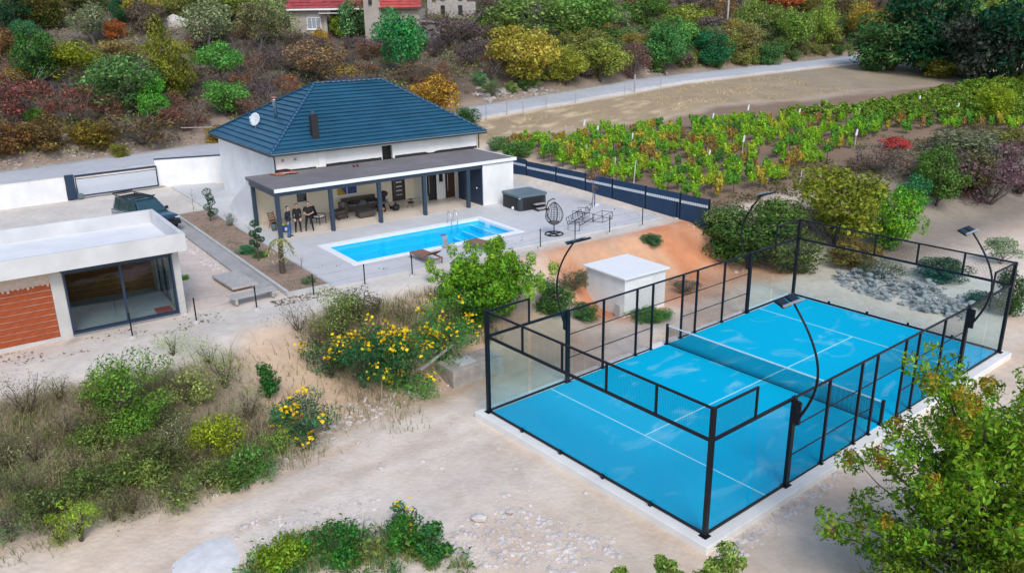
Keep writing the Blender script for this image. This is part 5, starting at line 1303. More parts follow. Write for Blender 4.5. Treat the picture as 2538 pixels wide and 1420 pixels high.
# stone ruin further right
pr_ = at_y(1060, 38, 118); ru = tag(empty('stone_ruin', (pr_.x, 118, pr_.z), 0), 'low ruined stone wall with dark openings right of the red roofs', 'ruin')
mb = MB()
for i in range(11):
    x = i * .6; h_ = 1.6 + .5 * random.random()
    if i in (3, 7): mb.box(x, 0, 1.2, x + .595, .5, h_); mb.box(x, .3, -2, x + .595, .5, 1.2)
    else: mb.box(x, random.uniform(-.05, .05), -2, x + .595, .5, h_)
mb.build('stone_wall', M_rock, ru)
for i in (3, 7): MB().box(i * .6 + .02, .18, 0, i * .6 + .57, .298, 1.18).build('dark_opening', M_black, ru)
# utility poles
for px, py, Y, lab in ((1350, 60, 128, 'pale concrete utility pole rising above the green trees at the top'), (1730, 50, 150, 'thin reddish utility pole at the top between two taller poles'), (1800, 98, 126, 'pale concrete utility pole standing by the grey scree slope'), (2229, 75, 175, 'pale utility pole left of the dark tree group at top right')):
    q = at_y(px, py, Y); q.z = min(q.z, gz(q.x, q.y) + .3)
    o = tag(empty('utility_pole', q), lab, 'utility pole', 'utility poles on the hill')
    MB().tube([(0, 0, -3), (0, 0, 9.5)], [.17, .10], 8).build('pole_shaft', M_conc if px != 1730 else mat('reddish_pole', (.42, .30, .27), .8), o)
    MB().bar((-.8, 0, 9.0), (.8, 0, 9.0), .12).build('crossarm', M_conc_d, o)
    for x in (-.7, 0, .7): MB().lathe([(.03, 9.06), (.06, 9.12), (.05, 9.25), (.02, 9.28)], 8, (x, 0, 0)).build('insulator', M_tubshell, o)
# thin posts of the field fence along the road
k = 0
for px, py in ((1205, 297), (1253, 285), (1297, 290), (1345, 267), (1382, 250), (1492, 228), (1527, 225), (1585, 213)):
    q = on_ground(px, py); a_, b_ = hf(q.x, q.y); q = hw(a_, min(b_, 21.3), 0); q.z = gz(q.x, q.y)
    tall = 1.5 if px != 1527 else 1.9
    o = tag(empty('field_post', q), ORD[k] + ' thin grey post from the left along the field side of the road', 'post', 'thin posts along the field'); k += 1
    MB().tube([(0, 0, -.3), (.03 * (k % 3 - 1), 0, tall)], .04 if px != 1527 else .09, 6).build('post_shaft', M_conc_d, o)
# ================================================================ VEGETATION
def unit_tree(seed, kind):
    """a tree one metre tall and one metre wide: (trunk mesh, crown mesh)"""
    r = np.random.default_rng(seed); mb = MB()
    if kind == 'round':
        branches(mb, (0, 0, -.06), (.02, 0, .75), .030, r, 8, .32, .25); cl = blob_clumps(r, 32, 0, .56, .46, .42, (.10, .24), .10); n, s_ = 7000, .040
    elif kind == 'tall':
        branches(mb, (0, 0, -.06), (.0, 0, .85), .026, r, 9, .26, .15); cl = blob_clumps(r, 34, 0, .54, .44, .46, (.10, .23), .06); n, s_ = 7500, .037
    elif kind == 'umbrella':
        branches(mb, (0, 0, -.06), (.05, 0, .70), .026, r, 8, .42, .45); cl = blob_clumps(r, 18, .02, .72, .50, .26, (.15, .23), .46); n, s_ = 5600, .040
    elif kind == 'sparse':
        branches(mb, (0, 0, -.06), (.02, 0, .80), .028, r, 14, .40, .15); cl = blob_clumps(r, 22, 0, .58, .48, .40, (.10, .18), .1); n, s_ = 3600, .038
    elif kind == 'shrub':
        for q in range(5):
            an = q * 1.3; branches(mb, (0, 0, -.05), (.25 * math.cos(an), .25 * math.sin(an), .7), .016, r, 4, .35, .2)
        cl = blob_clumps(r, 28, 0, .44, .46, .44, (.11, .25), .08); n, s_ = 6000, .044
    elif kind == 'bare':
        for q in range(9):
            an = q * .75; branches(mb, (0, 0, -.05), (.38 * math.cos(an), .38 * math.sin(an), .55 + .35 * r.random()), .012, r, 7, .38, .15)
        cl = blob_clumps(r, 20, 0, .45, .47, .42, (.10, .20), .05); n, s_ = 2600, .036
    return mb.mesh(kind + '_trunk', M_bark if kind not in ('bare', 'sparse') else M_bark_g, True), crown(kind + '_crown', cl, n, s_, seed + 50)
ARCH = {k: [unit_tree(100 + 7 * i + 31 * j, k) for j in range(c)] for i, (k, c) in enumerate((('round', 3), ('tall', 3), ('umbrella', 1), ('sparse', 3), ('shrub', 4), ('bare', 3)))}
_pick = {}
def plant(px, py, wpx, hpx, rgb, kind, label, name=None, cat=None, group=None, dark=1.0, lift=0.0, loc=None, size=None):
    q = loc or on_ground(px, py); q = Vector(q)
    sc_ = (q.y * math.cos(PITCH) + (CH - q.z) * math.sin(PITCH)) / FPX
    Wd, Ht = size or (wpx * sc_, hpx * sc_ * 1.03)
    j = _pick.get(kind, 0); _pick[kind] = j + 1
    tm, cm = ARCH[kind][j % len(ARCH[kind])]
    tree = kind in ('round', 'tall', 'umbrella', 'sparse')
    o = tag(empty(name or ('hillside_tree' if tree else 'shrub'), q - Vector((0, 0, .05)), random.uniform(0, 6.28), (Wd, Wd, Ht)), label, cat or ('tree' if tree else 'shrub'), group)
    link('trunk' if tree else 'stems', tm, o); c = link('crown' if tree else 'foliage', cm, o)
    l = lin(rgb); c.color = (min(1, l[0] * dark), min(1, l[1] * dark), min(1, l[2] * .85 * dark), 1)
    return o
G1 = 'trees and shrubs on the hillside'
rows = [  # px, py of the foot, width, height in photo pixels, colour, kind, label
 (40, 75, 100, 85, (42, 82, 55), 'tall', 'dark green tree in the top left corner'),
 (112, 70, 120, 90, (92, 88, 42), 'round', 'dark olive tree beside the top left corner tree'),
 (62, 92, 70, 52, (70, 125, 95), 'shrub', 'teal green shrub below the top left corner trees'),
 (232, 105, 120, 92, (128, 138, 108), 'sparse', 'grey green open tree with visible limbs on the upper left slope'),
 (296, 62, 52, 62, (48, 98, 68), 'tall', 'narrow dark teal tree between the grey and yellowish trees'),
 (352, 62, 105, 80, (150, 140, 60), 'round', 'yellow olive tree at top edge left of pale boulder'),
 (286, 95, 55, 50, (165, 100, 55), 'shrub', 'rusty orange shrub on the upper left slope'),
 (100, 222, 115, 150, (62, 105, 48), 'tall', 'tall dark green tree on the left slope next to yellow green one'),
 (193, 215, 138, 105, (128, 138, 38), 'round', 'yellow green round tree on the left slope'),
 (432, 258, 118, 185, (120, 124, 42), 'tall', 'tall olive gold tree on the left slope'),
 (522, 128, 150, 118, (134, 146, 112), 'sparse', 'pale grey green wide tree above the umbrella shaped tree'),
 (648, 128, 120, 118, (128, 128, 92), 'sparse', 'greyish olive tree with dark trunk left of the red roofs'),
 (612, 52, 190, 70, (136, 148, 70), 'round', 'broad light olive tree at the top edge left of red roofs'),
 (555, 222, 112, 102, (92, 152, 72), 'umbrella', 'green umbrella shaped tree left of the blue roof'),
 (560, 285, 118, 85, (96, 150, 70), 'round', 'light green tree below the umbrella shaped tree'),
 (318, 285, 200, 140, (92, 130, 76), 'round', 'broad mixed green tree in the middle of the left slope'),
 (388, 300, 78, 100, (92, 160, 62), 'tall', 'bright green tree in front of the olive gold tree'),
 (268, 225, 120, 70, (118, 140, 80), 'sparse', 'hazy light green tree behind the broad mixed green tree'),
 (52, 290, 180, 125, (122, 70, 64), 'bare', 'large reddish brown bush at the left edge of the slope'),
 (192, 305, 130, 105, (128, 76, 66), 'bare', 'reddish brown bush right of the large red bush'),
 (20, 380, 120, 90, (120, 88, 54), 'shrub', 'tan brown shrub at the left edge above the rubble'),
 (112, 372, 120, 90, (112, 92, 56), 'shrub', 'olive brown shrub second from left above the rubble'),
 (235, 362, 112, 78, (122, 104, 40), 'shrub', 'mustard olive shrub above the rubble bank'),
 (92, 298, 55, 36, (92, 150, 62), 'shrub', 'small bright green bush among the reddish bushes'),
 (462, 320, 135, 75, (124, 80, 70), 'bare', 'reddish brown bush right of the bright green tree'),
 (300, 392, 46, 44, (124, 126, 50), 'shrub', 'small olive bush alone on the rubble bank'),
 (350, 352, 190, 85, (104, 86, 62), 'bare', 'wide brown bush at the foot of the left slope'),
 (712, 238, 75, 60, (150, 80, 64), 'bare', 'rusty red bush behind the metal flue'),
 (640, 300, 120, 80, (120, 95, 84), 'bare', 'grey brown bush behind the left roof slope'),
 (540, 352, 66, 46, (146, 122, 50), 'shrub', 'yellow brown bush just left of the roof corner'),
 (788, 205, 160, 100, (142, 116, 88), 'sparse', 'bare brown tree just above the roof ridge'),
 (858, 205, 78, 55, (152, 130, 76), 'shrub', 'straw coloured bush above the roof ridge'),
 (990, 184, 130, 145, (56, 138, 78), 'round', 'rounded bright green tree standing before the red roofed houses'),
 (882, 92, 98, 98, (96, 138, 92), 'shrub', 'green bush in front of the darker red roofed house'),
 (842, 92, 42, 62, (130, 152, 52), 'shrub', 'yellow green bush by the porch pillar of the old house'),
 (688, 112, 105, 112, (142, 156, 108), 'sparse', 'pale green tree against the left end of the old house'),
 (798, 120, 40, 52, (172, 140, 52), 'shrub', 'small golden bush below the white window of the old house'),
 (1078, 92, 36, 30, (160, 160, 50), 'shrub', 'small yellow bush beside the grey lean to'),
 (1082, 282, 125, 100, (172, 136, 56), 'shrub', 'golden yellow bush behind the right roof slope'),
 (1160, 306, 62, 46, (62, 104, 50), 'shrub', 'dark green bush at the right end of the roof by the road'),
 (1190, 208, 42, 34, (92, 138, 92), 'shrub', 'small grey green bush between roof and yellow tree'),
 (1120, 115, 190, 95, (108, 90, 94), 'bare', 'large purplish grey bush right of the red roofs'),
 (1030, 200, 120, 55, (128, 106, 84), 'bare', 'brown bush at the foot of the rounded bright green tree'),
 (930, 130, 110, 50, (110, 96, 98), 'bare', 'grey bush on the slope between the two red roofed houses'),
 (1215, 150, 110, 60, (106, 94, 98), 'bare', 'grey purple bush left of the yellow tree by the road'),
 (1292, 212, 150, 128, (168, 156, 68), 'round', 'large yellow tree by the bend of the road'),
 (1402, 208, 92, 78, (152, 156, 62), 'round', 'yellow green tree right of the large yellow tree'),
 (1488, 200, 112, 84, (140, 150, 72), 'round', 'pale olive green tree above the road'),
 (1330, 112, 210, 112, (128, 156, 86), 'sparse', 'wide pale green tree below the left utility pole'),
 (1448, 120, 165, 122, (104, 146, 72), 'round', 'big fresh green tree right of the left utility pole'),
 (1500, 152, 80, 60, (84, 128, 58), 'shrub', 'dark green bush above the pale olive green tree'),
 (1500, 60, 52, 42, (176, 86, 62), 'shrub', 'small red bush among the green trees at the top'),
 (1566, 192, 80, 88, (118, 86, 84), 'bare', 'purplish brown bush just above the road'),
 (1650, 185, 108, 118, (78, 132, 72), 'tall', 'green tree leaning over the road by the stone heap'),
 (1592, 85, 120, 78, (88, 124, 54), 'round', 'dark olive green tree left of the thin reddish pole'),
 (1700, 98, 110, 72, (136, 150, 66), 'round', 'light yellow green tree left of the scree slope'),
 (1762, 160, 88, 78, (38, 110, 74), 'shrub', 'round deep green bush above the road by the scree'),
 (1692, 126, 90, 66, (112, 162, 82), 'shrub', 'fresh green bush left of the round deep green bush'),
 (1580, 28, 80, 48, (162, 118, 74), 'sparse', 'tawny tree at the top edge left of reddish pole'),
 (1742, 20, 70, 40, (170, 92, 72), 'sparse', 'reddish tree at the top edge beside the reddish pole'),
 (1932, 36, 90, 58, (180, 104, 68), 'round', 'orange tree at the top edge right of the tall pole'),
 (1842, 138, 82, 82, (128, 124, 78), 'shrub', 'olive brown bush by the tall utility pole above the road'),
 (1876, 98, 96, 84, (122, 142, 70), 'round', 'olive green tree right of the tall utility pole'),
 (1962, 128, 90, 88, (118, 146, 66), 'round', 'light green tree below the orange tree'),
 (2032, 114, 66, 96, (136, 160, 66), 'tall', 'slim yellow green tree near the end of the visible road'),
 (1908, 162, 54, 56, (72, 118, 66), 'shrub', 'dark green bush at roadside below the light green tree'),
 (2005, 40, 90, 60, (140, 138, 72), 'round', 'olive yellow tree at the top edge right of the orange tree'),
 (2146, 118, 92, 92, (158, 140, 58), 'round', 'golden tree left of the dark tree group'),
 (1262, 80, 96, 72, (108, 136, 90), 'round', 'grey green tree at the top left of pale green tree'),
 (1275, 26, 100, 52, (128, 140, 66), 'round', 'olive tree at the top edge by the stone ruin'),
 (1425, 26, 190, 60, (132, 152, 66), 'round', 'broad light green tree at top edge right of left pole'),
 (1800, 60, 60, 60, (140, 110, 80), 'sparse', 'brown open tree behind the tall utility pole'),
 (2100, 50, 110, 70, (124, 116, 80), 'sparse', 'brownish tree at the top edge left of the golden tree'),
 (180, 150, 90, 60, (128, 112, 86), 'bare', 'dry brown bush below the grey green open tree'),
 (300, 150, 100, 55, (150, 132, 80), 'shrub', 'straw yellow bush in the middle of the upper left slope'),
 (20, 150, 90, 80, (128, 96, 62), 'shrub', 'brown bush at the left edge on the upper slope'),
 (42, 205, 70, 50, (168, 150, 70), 'shrub', 'yellow bush left of the tall dark green tree'),
 (470, 40, 110, 60, (120, 128, 70), 'round', 'olive tree at the top edge beside the pale boulder'),
 (200, 30, 110, 60, (120, 122, 74), 'round', 'grey olive tree at the top edge left of the narrow teal tree'),
 (620, 200, 110, 60, (112, 96, 92), 'bare', 'grey brown bush right of the umbrella shaped tree'),
 (720, 175, 120, 55, (108, 94, 96), 'bare', 'grey leafless bush above the left part of blue roof'),
 (470, 215, 90, 60, (116, 100, 86), 'bare', 'grey leafless bush left of the umbrella shaped tree'),
 (2205, 172, 190, 130, (66, 104, 58), 'shrub', 'dark green tree with golden patches at the field end'),
 (2292, 176, 220, 200, (26, 78, 52), 'shrub', 'very dark green tall tree in the top right group'),
 (2365, 184, 150, 150, (52, 74, 50), 'shrub', 'dull dark green tree in the middle of top right group'),
 (2428, 200, 170, 175, (54, 62, 56), 'shrub', 'dark grey green tree right of middle in the top right group'),
 (2512, 205, 180, 215, (22, 74, 50), 'shrub', 'deep green tree at the right edge of the top right group'),
 (2372, 90, 86, 80, (128, 160, 70), 'round', 'yellow green tree behind the dark top right group'),
 (2484, 70, 110, 80, (130, 148, 66), 'round', 'light olive tree in the top right corner'),
 (2160, 172, 60, 44, (62, 104, 58), 'shrub', 'dark green bush where the road disappears'),
 (2330, 190, 90, 45, (128, 130, 56), 'shrub', 'yellowish bush at the edge of the mown field'),
]
for rr_ in rows:
    e_ = 1.2 if rr_[0] > 1200 else 1.08
    plant(rr_[0], rr_[1] + 3, rr_[2] * e_, rr_[3] * e_, *rr_[4:7], group=G1)
# denser cover further up and grey brushwood in between
rw = np.random.default_rng(99); fills = []
FC = {'light green': (124, 144, 80), 'dark green': (92, 120, 66), 'olive': (134, 138, 72), 'grey brown': (112, 100, 92), 'rusty brown': (134, 96, 78), 'grey green': (120, 138, 98), 'golden': (150, 136, 70), 'purple grey': (104, 90, 98)}
names = list(FC)
def try_fill(a_, b_, col_, kind_, s_, box):
    p = hw(a_, b_); z = gz(p.x, p.y); d = Vector((p.x, p.y, z + 1 - CH)); f_ = d.dot(_F)
    if f_ < 10: return
    sx, sy = PW / 2 + FPX * d.dot(_r2) / f_, PH / 2 - FPX * d.dot(_u2) / f_
    for (x0_, x1_, y0_, y1_) in box:
        if x0_ < sx < x1_ and y0_ < sy < y1_: fills.append((sx, sy, col_, kind_, s_, (p.x, p.y, z))); return
for k in range(900):
    a_ = rw.uniform(-60, 190); b_ = rw.uniform(34, 125)
    try_fill(a_, b_, names[int(rw.integers(8))], ['round', 'sparse', 'shrub', 'bare', 'shrub'][int(rw.integers(5))], rw.uniform(2.2, 4.6), [(-60, 690, -70, 120), (1150, 2100, -70, 95), (2100, 2600, -70, 120)])
fills = [fills[i] for i in rw.permutation(len(fills))[:135]]
g0 = len(fills)
for k in range(900):
    a_ = rw.uniform(-50, 90); b_ = rw.uniform(31, 72)
    try_fill(a_, b_, ('purple grey', 'grey brown', 'purple grey', 'rusty brown')[int(rw.integers(4))], 'bare', rw.uniform(1.6, 3.0), [(420, 1260, 60, 260), (0, 420, 120, 330), (1250, 2000, 60, 200)])
extra = fills[g0:]; fills = fills[:g0] + [extra[i] for i in rw.permutation(len(extra))[:130]]; g0 = len(fills)
for k in range(900):
    try_fill(rw.uniform(15, 110), rw.uniform(30, 75), ('light green', 'grey green', 'olive', 'dark green', 'golden')[int(rw.integers(5))], ('round', 'shrub', 'sparse')[int(rw.integers(3))], rw.uniform(2.0, 4.0), [(1240, 2120, 70, 175)])
extra = fills[g0:]; fills = fills[:g0] + [extra[i] for i in rw.permutation(len(extra))[:60]]; g0 = len(fills)
for k in range(130):
    try_fill(rw.uniform(26, 100), rw.uniform(28.6, 31.5), ('dark green', 'grey brown', 'olive', 'purple grey', 'light green')[int(rw.integers(5))], ('shrub', 'bare')[int(rw.random() < .4)], rw.uniform(1.0, 2.4), [(1200, 2150, 90, 260)])
extra = fills[g0:]; fills = fills[:g0] + [extra[i] for i in rw.permutation(len(extra))[:60]]
fills.sort(key=lambda t_: t_[0]); cnt = {}
for sx, sy, col_, kind_, s_, loc in fills:
    zone_ = 'upper' if sy < 110 else 'lower'; key = (col_, kind_ == 'bare', zone_); cnt[key] = cnt.get(key, 0) + 1
    form = 'leafless bush' if kind_ == 'bare' else 'small tree'
    plant(0, 0, 0, 0, FC[col_], kind_, '%s %s, %s such from the left on the %s hillside' % (col_, form, ordinal(cnt[key]), zone_), 'hillside_bush', 'bush', 'bushes filling the hillside', loc=loc, size=(s_ * rw.uniform(1.0, 1.5), s_))

# bushes beyond the court
G2 = 'bushes between the court and the vineyard'
for r_ in [
 (2072, 610, 250, 205, (124, 132, 42), 'round', 'big olive yellow bushy tree behind the far court corner'),
 (2205, 615, 150, 170, (104, 158, 42), 'shrub', 'bright green bush right of the big olive yellow tree'),
 (2262, 515, 90, 90, (62, 128, 82), 'shrub', 'teal green rounded bush behind the bright green bush'),
 (2318, 510, 140, 140, (84, 118, 52), 'tall', 'dark green upright bush on the right slope'),
 (2150, 520, 110, 95, (128, 142, 60), 'shrub', 'light olive bush above the bright green bush'),
 (1850, 650, 230, 150, (70, 100, 46), 'shrub', 'dense green bush directly behind the left far court corner'),
 (1795, 600, 140, 105, (96, 120, 66), 'shrub', 'green bush at the end of the navy fence'),
 (1930, 600, 160, 120, (90, 118, 52), 'shrub', 'green bush between the fence end and olive yellow tree'),
 (1960, 665, 170, 110, (88, 98, 42), 'shrub', 'yellowish green bush low behind the court mesh'),
 (2110, 660, 150, 80, (128, 112, 54), 'shrub', 'golden brown bush low behind the far glass'),
 (2450, 505, 250, 170, (112, 86, 98), 'bare', 'large purplish bare bush on the right slope'),
 (2525, 480, 160, 160, (104, 70, 84), 'bare', 'dark purple bush at the right edge'),
 (2390, 480, 170, 120, (100, 98, 66), 'shrub', 'brownish green bush between green and purple bushes'),
 (2220, 372, 80, 36, (190, 62, 58), 'shrub', 'low bright red bush at the vineyard edge'),
 (2170, 425, 170, 75, (120, 100, 90), 'bare', 'grey brown bush below the red bush'),
 (2270, 430, 180, 75, (128, 122, 98), 'bare', 'pale grey bush right of the red bush'),
 (2390, 390, 200, 85, (112, 118, 92), 'shrub', 'dull grey green bush on the right slope'),
 (2500, 390, 150, 80, (124, 122, 60), 'shrub', 'yellow brown bush near the right edge'),
 (2460, 300, 110, 90, (136, 156, 40), 'round', 'bright yellow green tree at the right end of vineyard'),
 (2480, 655, 110, 72, (124, 146, 112), 'sparse', 'thin pale green bush behind the right far floodlight'),
 (2500, 780, 90, 130, (58, 92, 46), 'shrub', 'dark green bush outside the right far court corner'),
 (2330, 690, 150, 60, (62, 98, 74), 'shrub', 'dark teal bush behind the far glass wall on the right'),
 (2180, 690, 120, 60, (84, 92, 60), 'bare', 'dry bush behind the middle of the far glass wall'),
 (2430, 760, 90, 50, (60, 96, 72), 'shrub', 'low dark green bush beside the rubble heap end'),
 (1615, 608, 60, 36, (66, 112, 72), 'shrub', 'small round dark green bush on the orange soil bank'),
 (1420, 720, 90, 70, (90, 100, 72), 'bare', 'grey green scrub left of the white shed'),
 (1375, 775, 110, 95, (70, 110, 56), 'shrub', 'dark green undergrowth bush between big bush and shed'),
 (1450, 790, 90, 45, (74, 118, 60), 'shrub', 'green weeds at the left foot of the shed'),
 (1610, 785, 120, 26, (78, 128, 52), 'shrub', 'low green weeds along the shed front'),
 (1700, 720, 90, 40, (116, 104, 88), 'bare', 'dry grey scrub right of the shed'),
 (1275, 395, 90, 52, (86, 128, 66), 'shrub', 'green bush behind the porch end by the fence'),
 (1235, 372, 60, 40, (96, 136, 84), 'shrub', 'grey green bush at the right house corner'),
]: plant(*r_, group=G2)

# ---------------------------------------------------------------- vineyard
def vine_mesh(seed):
    r = np.random.default_rng(seed); mb = MB(); mb.tube([(0, 0, -.1), (.03, .02, .35), (-.02, 0, .75)], [.045, .035, .03], 6); mb.tube([(-.02, 0, .72), (.45, .02, .95)], [.025, .01], 5); mb.tube([(-.02, 0, .72), (-.45, -.02, .95)], [.025, .01], 5)
    t = mb.mesh('t', M_bark)
    cl = [[r.uniform(-.6, .6), r.uniform(-.10, .10), r.uniform(.45, 1.25) + (.25 * r.random() if r.random() < .3 else 0), .27, .19, .25] for _ in range(10)]
    P, d = crown_points(cl, 1100, r, .3); nrm = unit(d + np.array([0, 0, .4]) + r.normal(size=d.shape) * .6)
    Q = leaf_quads(P, nrm, .115, r, .9, .2)
    bm = bmesh.new(); bm.from_mesh(t); cm = quads_mesh('c', Q, M_leaf)
    n0 = len(bm.faces); bm.from_mesh(cm); bm.faces.ensure_lookup_table()
    for f in bm.faces: f.material_index = 1 if f.index >= n0 else 0
    for i, f in enumerate(bm.faces): f.material_index = 0 if i < n0 else 1
    me = bpy.data.meshes.new('grape_vine'); bm.to_mesh(me); bm.free(); me.materials.append(M_bark); me.materials.append(M_leaf); return me
VM = [vine_mesh(300 + i) for i in range(5)]
rv = np.random.default_rng(4); spots = []
vb_ = sorted(hf(*on_ground(px_, py_)[:2]) for px_, py_ in ((1225, 368), (1360, 352), (1500, 334), (1650, 324), (1800, 308), (1950, 294), (2050, 278), (2200, 262), (2450, 212), (2538, 196)))   # far edge of the vineyard
VA, VB = [v[0] for v in vb_], [v[1] for v in vb_]
vn_ = sorted(hf(*on_ground(px_, py_)[:2]) for px_, py_ in ((1775, 500), (1880, 470), (1975, 440), (2060, 400), (2135, 350), (2250, 332), (2400, 326), (2538, 330)))
VA2, VB2 = [v[0] for v in vn_], [v[1] for v in vn_]
print('vine edge', [(round(a), round(b, 1)) for a, b in vb_], [(round(a), round(b, 1)) for a, b in vn_])
for row in range(22):
    b_ = -12.0 + row * 1.5
    a_ = 23.0 + .6 * rv.random()
    while a_ < 125:
        lim = float(np.interp(a_, VA, VB))
        lowlim = float(np.interp(a_, VA2, VB2))
        if lowlim < b_ < lim and rv.random() > .08 + .15 * (row < 7): spots.append((hw(a_, b_).y, a_ + rv.normal() * .12, b_ + rv.normal() * .10, row))
        a_ += .95
spots.sort()
near_v = sorted(spots[:295], key=lambda s_: (s_[3], s_[1])); cnt = {}
vcol = [(128, 170, 44), (156, 174, 50), (96, 148, 50), (172, 160, 60), (84, 130, 54), (146, 122, 62), (118, 168, 38)]
far_q = []
def vcolour(a_): return tuple(v_ * 1.0 for v_ in lin(vcol[int(rv.integers(7)) if rv.random() < .6 else (0 if a_ < 50 else 2)]))
for (_, a_, b_, row) in near_v:
    p = hw(a_, b_); z = gz(p.x, p.y); s_ = rv.uniform(.72, 1.02); cnt[row] = cnt.get(row, 0) + 1
    o = link('grape_vine', VM[int(rv.integers(5))]); o.location = (p.x, p.y, z); o.rotation_euler = (0, 0, TH + rv.normal() * .2); o.scale = (s_ * .92, s_ * .9, s_ * rv.uniform(.8, 1.2)); o.color = (*vcolour(a_), 1)
    tag(o, 'grape vine, %s from left in the %s vine row from the near edge' % (ordinal(cnt[row]), ordinal(row + 1)), 'vine', 'vines in the vineyard')
for (_, a_, b_, row) in spots[295:]:
    p = hw(a_, b_); z = gz(p.x, p.y)
    cl = [[p.x + rv.uniform(-.5, .5), p.y + rv.uniform(-.38, .38), z + rv.uniform(.35, 1.0), .36, .22, .26] for _ in range(4)]
    P, d = crown_points(cl, 200, rv, .4); far_q.append(leaf_quads(P, unit(d + np.array([0, 0, .5]) + rv.normal(size=d.shape) * .6), .20, rv, .9, .2))
if far_q:
    o = link('far_vine_rows', quads_mesh('far_vine_rows', np.concatenate(far_q), leaf_mat('far_vine_leaves', .05, .5, .3))); o.color = (*lin((120, 150, 48)), 1); tag(o, 'far rows of the vineyard merging into a green band', 'vines', kind='stuff')
M_stk = mat('pale_vine_stake', (.55, .54, .52), .8); k = 0
M_sleeve = mat('white_plant_sleeve', (.80, .82, .82), .5)
stk = [(1480, 345, 0), (1447, 330, 0), (1565, 365, 0), (1765, 312, 0), (1852, 290, 0), (1840, 372, 0), (1755, 415, 1), (1570, 450, 2), (1520, 440, 2), (2118, 360, 1), (2125, 300, 0), (2275, 265, 0), (1978, 300, 0), (2370, 285, 0), (1978, 470, 2), (1450, 405, 2)]
for i, (px, py, ty_) in enumerate(stk):
    q = on_ground(px, py + 8)
    if ty_ == 2:
        o = tag(empty('vine_stake', q), 'slanting wooden vine stake, number %s from the left among the vineyard stakes' % ORD[min(15, sum(1 for s_ in stk if s_[2] == 2 and s_[0] < px))], 'stake', 'stakes in the vineyard')
        MB().tube([(0, 0, -.2), (.12, 0, 1.7)], .04, 6).build('stake_shaft', M_stk, o)
    else:
        o = tag(empty('white_sleeve_post', q), 'post with white sleeve, %s from the left in the vineyard' % (ORD + ['seventeenth'])[sum(1 for s_ in stk if s_[2] != 2 and s_[0] < px)], 'post', 'white sleeved posts in the vineyard')
        h_ = 1.35 if ty_ == 0 else 1.5
        MB().tube([(0, 0, -.2), (0, 0, h_)], .03, 6).build('post_shaft', M_stk, o); MB().tube([(0, 0, h_ - .45), (.06, 0, h_ + .05)], [.09, .06], 8).build('white_sleeve', M_sleeve, o)

# ---------------------------------------------------------------- undergrowth, dry grass, stones (nobody could count these)
def blades(P, h, r, lean=.6, w=.012, segs=3):
    """curved grass blades at P: (n*segs,4,3)"""
    n = len(P); an = r.random(n) * 6.283; d = np.stack([np.cos(an), np.sin(an), np.zeros(n)], 1)
    s = np.stack([-np.sin(an), np.cos(an), np.zeros(n)], 1); H = h * (.5 + r.random(n)); ln = lean * (.3 + 1.2 * r.random(n)) * H
    out = []
    for k in range(segs):
        t0, t1 = k / segs, (k + 1) / segs
        def pt(t): return P + d * (ln * t ** 2)[:, None] + np.array([0, 0, 1]) * (H * (t - .35 * t ** 2 * np.minimum(1, ln / H)))[:, None]
        w0, w1 = w * (1 - t0 * .9), w * (1 - t1 * .9); a, b = pt(t0), pt(t1)
        out.append(np.stack([a - s * w0, a + s * w0, b + s * w1, b - s * w1], 1))
    return np.concatenate(out)
def stuff_mat(name, cols, scale=.35):
    m, t, p = nodes_of(name); N = t.nodes; L = t.links
    gi = N.new('ShaderNodeNewGeometry'); tc = N.new('ShaderNodeTexCoord'); ns = N.new('ShaderNodeTexNoise'); ns.inputs['Scale'].default_value = scale; ns.inputs['Detail'].default_value = 3
    L.new(tc.outputs['Object'], ns.inputs['Vector'])
    ma = N.new('ShaderNodeMath'); ma.operation = 'MULTIPLY_ADD'; ma.inputs[1].default_value = .35; L.new(gi.outputs['Random Per Island'], ma.inputs[0]); L.new(ns.outputs[0], ma.inputs[2])
    mr = N.new('ShaderNodeMapRange'); mr.inputs[1].default_value = .38; mr.inputs[2].default_value = .95; L.new(ma.outputs[0], mr.inputs[0])
    cr = N.new('ShaderNodeValToRGB'); e = cr.color_ramp.elements
    for i, c in enumerate(cols):
        pos = i / (len(cols) - 1)
        el = e[i] if i < 2 else e.new(pos)
        el.position = pos; el.color = (*lin(c), 1)
    cr.color_ramp.elements.foreach_get if False else None
    L.new(mr.outputs[0], cr.inputs[0]); L.new(cr.outputs[0], p.inputs['Base Color']); p.inputs['Roughness'].default_value = .85; p.inputs['Specular IOR Level'].default_value = .15
    return m
def scatter(n, fa, fb, r, cond=None):
    a = r.uniform(*fa, n); b = r.uniform(*fb, n)
    if cond is not None: k = cond(a, b); a, b = a[k], b[k]
    x = OX + a * cT - b * sT; y = OY + a * sT + b * cT
    return np.stack([x, y, ground(x, y)], 1), a, b
rs = np.random.default_rng(12)
M_drygrass = stuff_mat('dry_grass', [(104, 96, 78), (142, 130, 102), (170, 156, 122), (126, 130, 76), (98, 114, 58), (116, 106, 92)], .5)
def bankc(a, b): return (rs.random(len(a)) < sstep(b, -21.5, -19) * (1 - sstep(b + 1.6 * sstep(-a, 2.5, 6), -13.4, -12.0)) * np.clip(.25 + 3 * (fbm(a * .45, b * .45, 91) - .38), .12, 1) * (1 - .93 * np.exp(-((a + 4.9) / 1.7) ** 4)) * (1 - sstep(a, -4, -1.5) * sstep(-b, 15.8, 17.2)))
P, _, _ = scatter(85000, (-24, 4), (-23, -11.5), rs, bankc)
Q = [blades(P, .45, rs, .9, .013)]
P2, _, _ = scatter(6500, (-24, 1), (-21, -12), rs, bankc)
Q.append(blades(P2, .95, rs, 1.2, .018, 4))
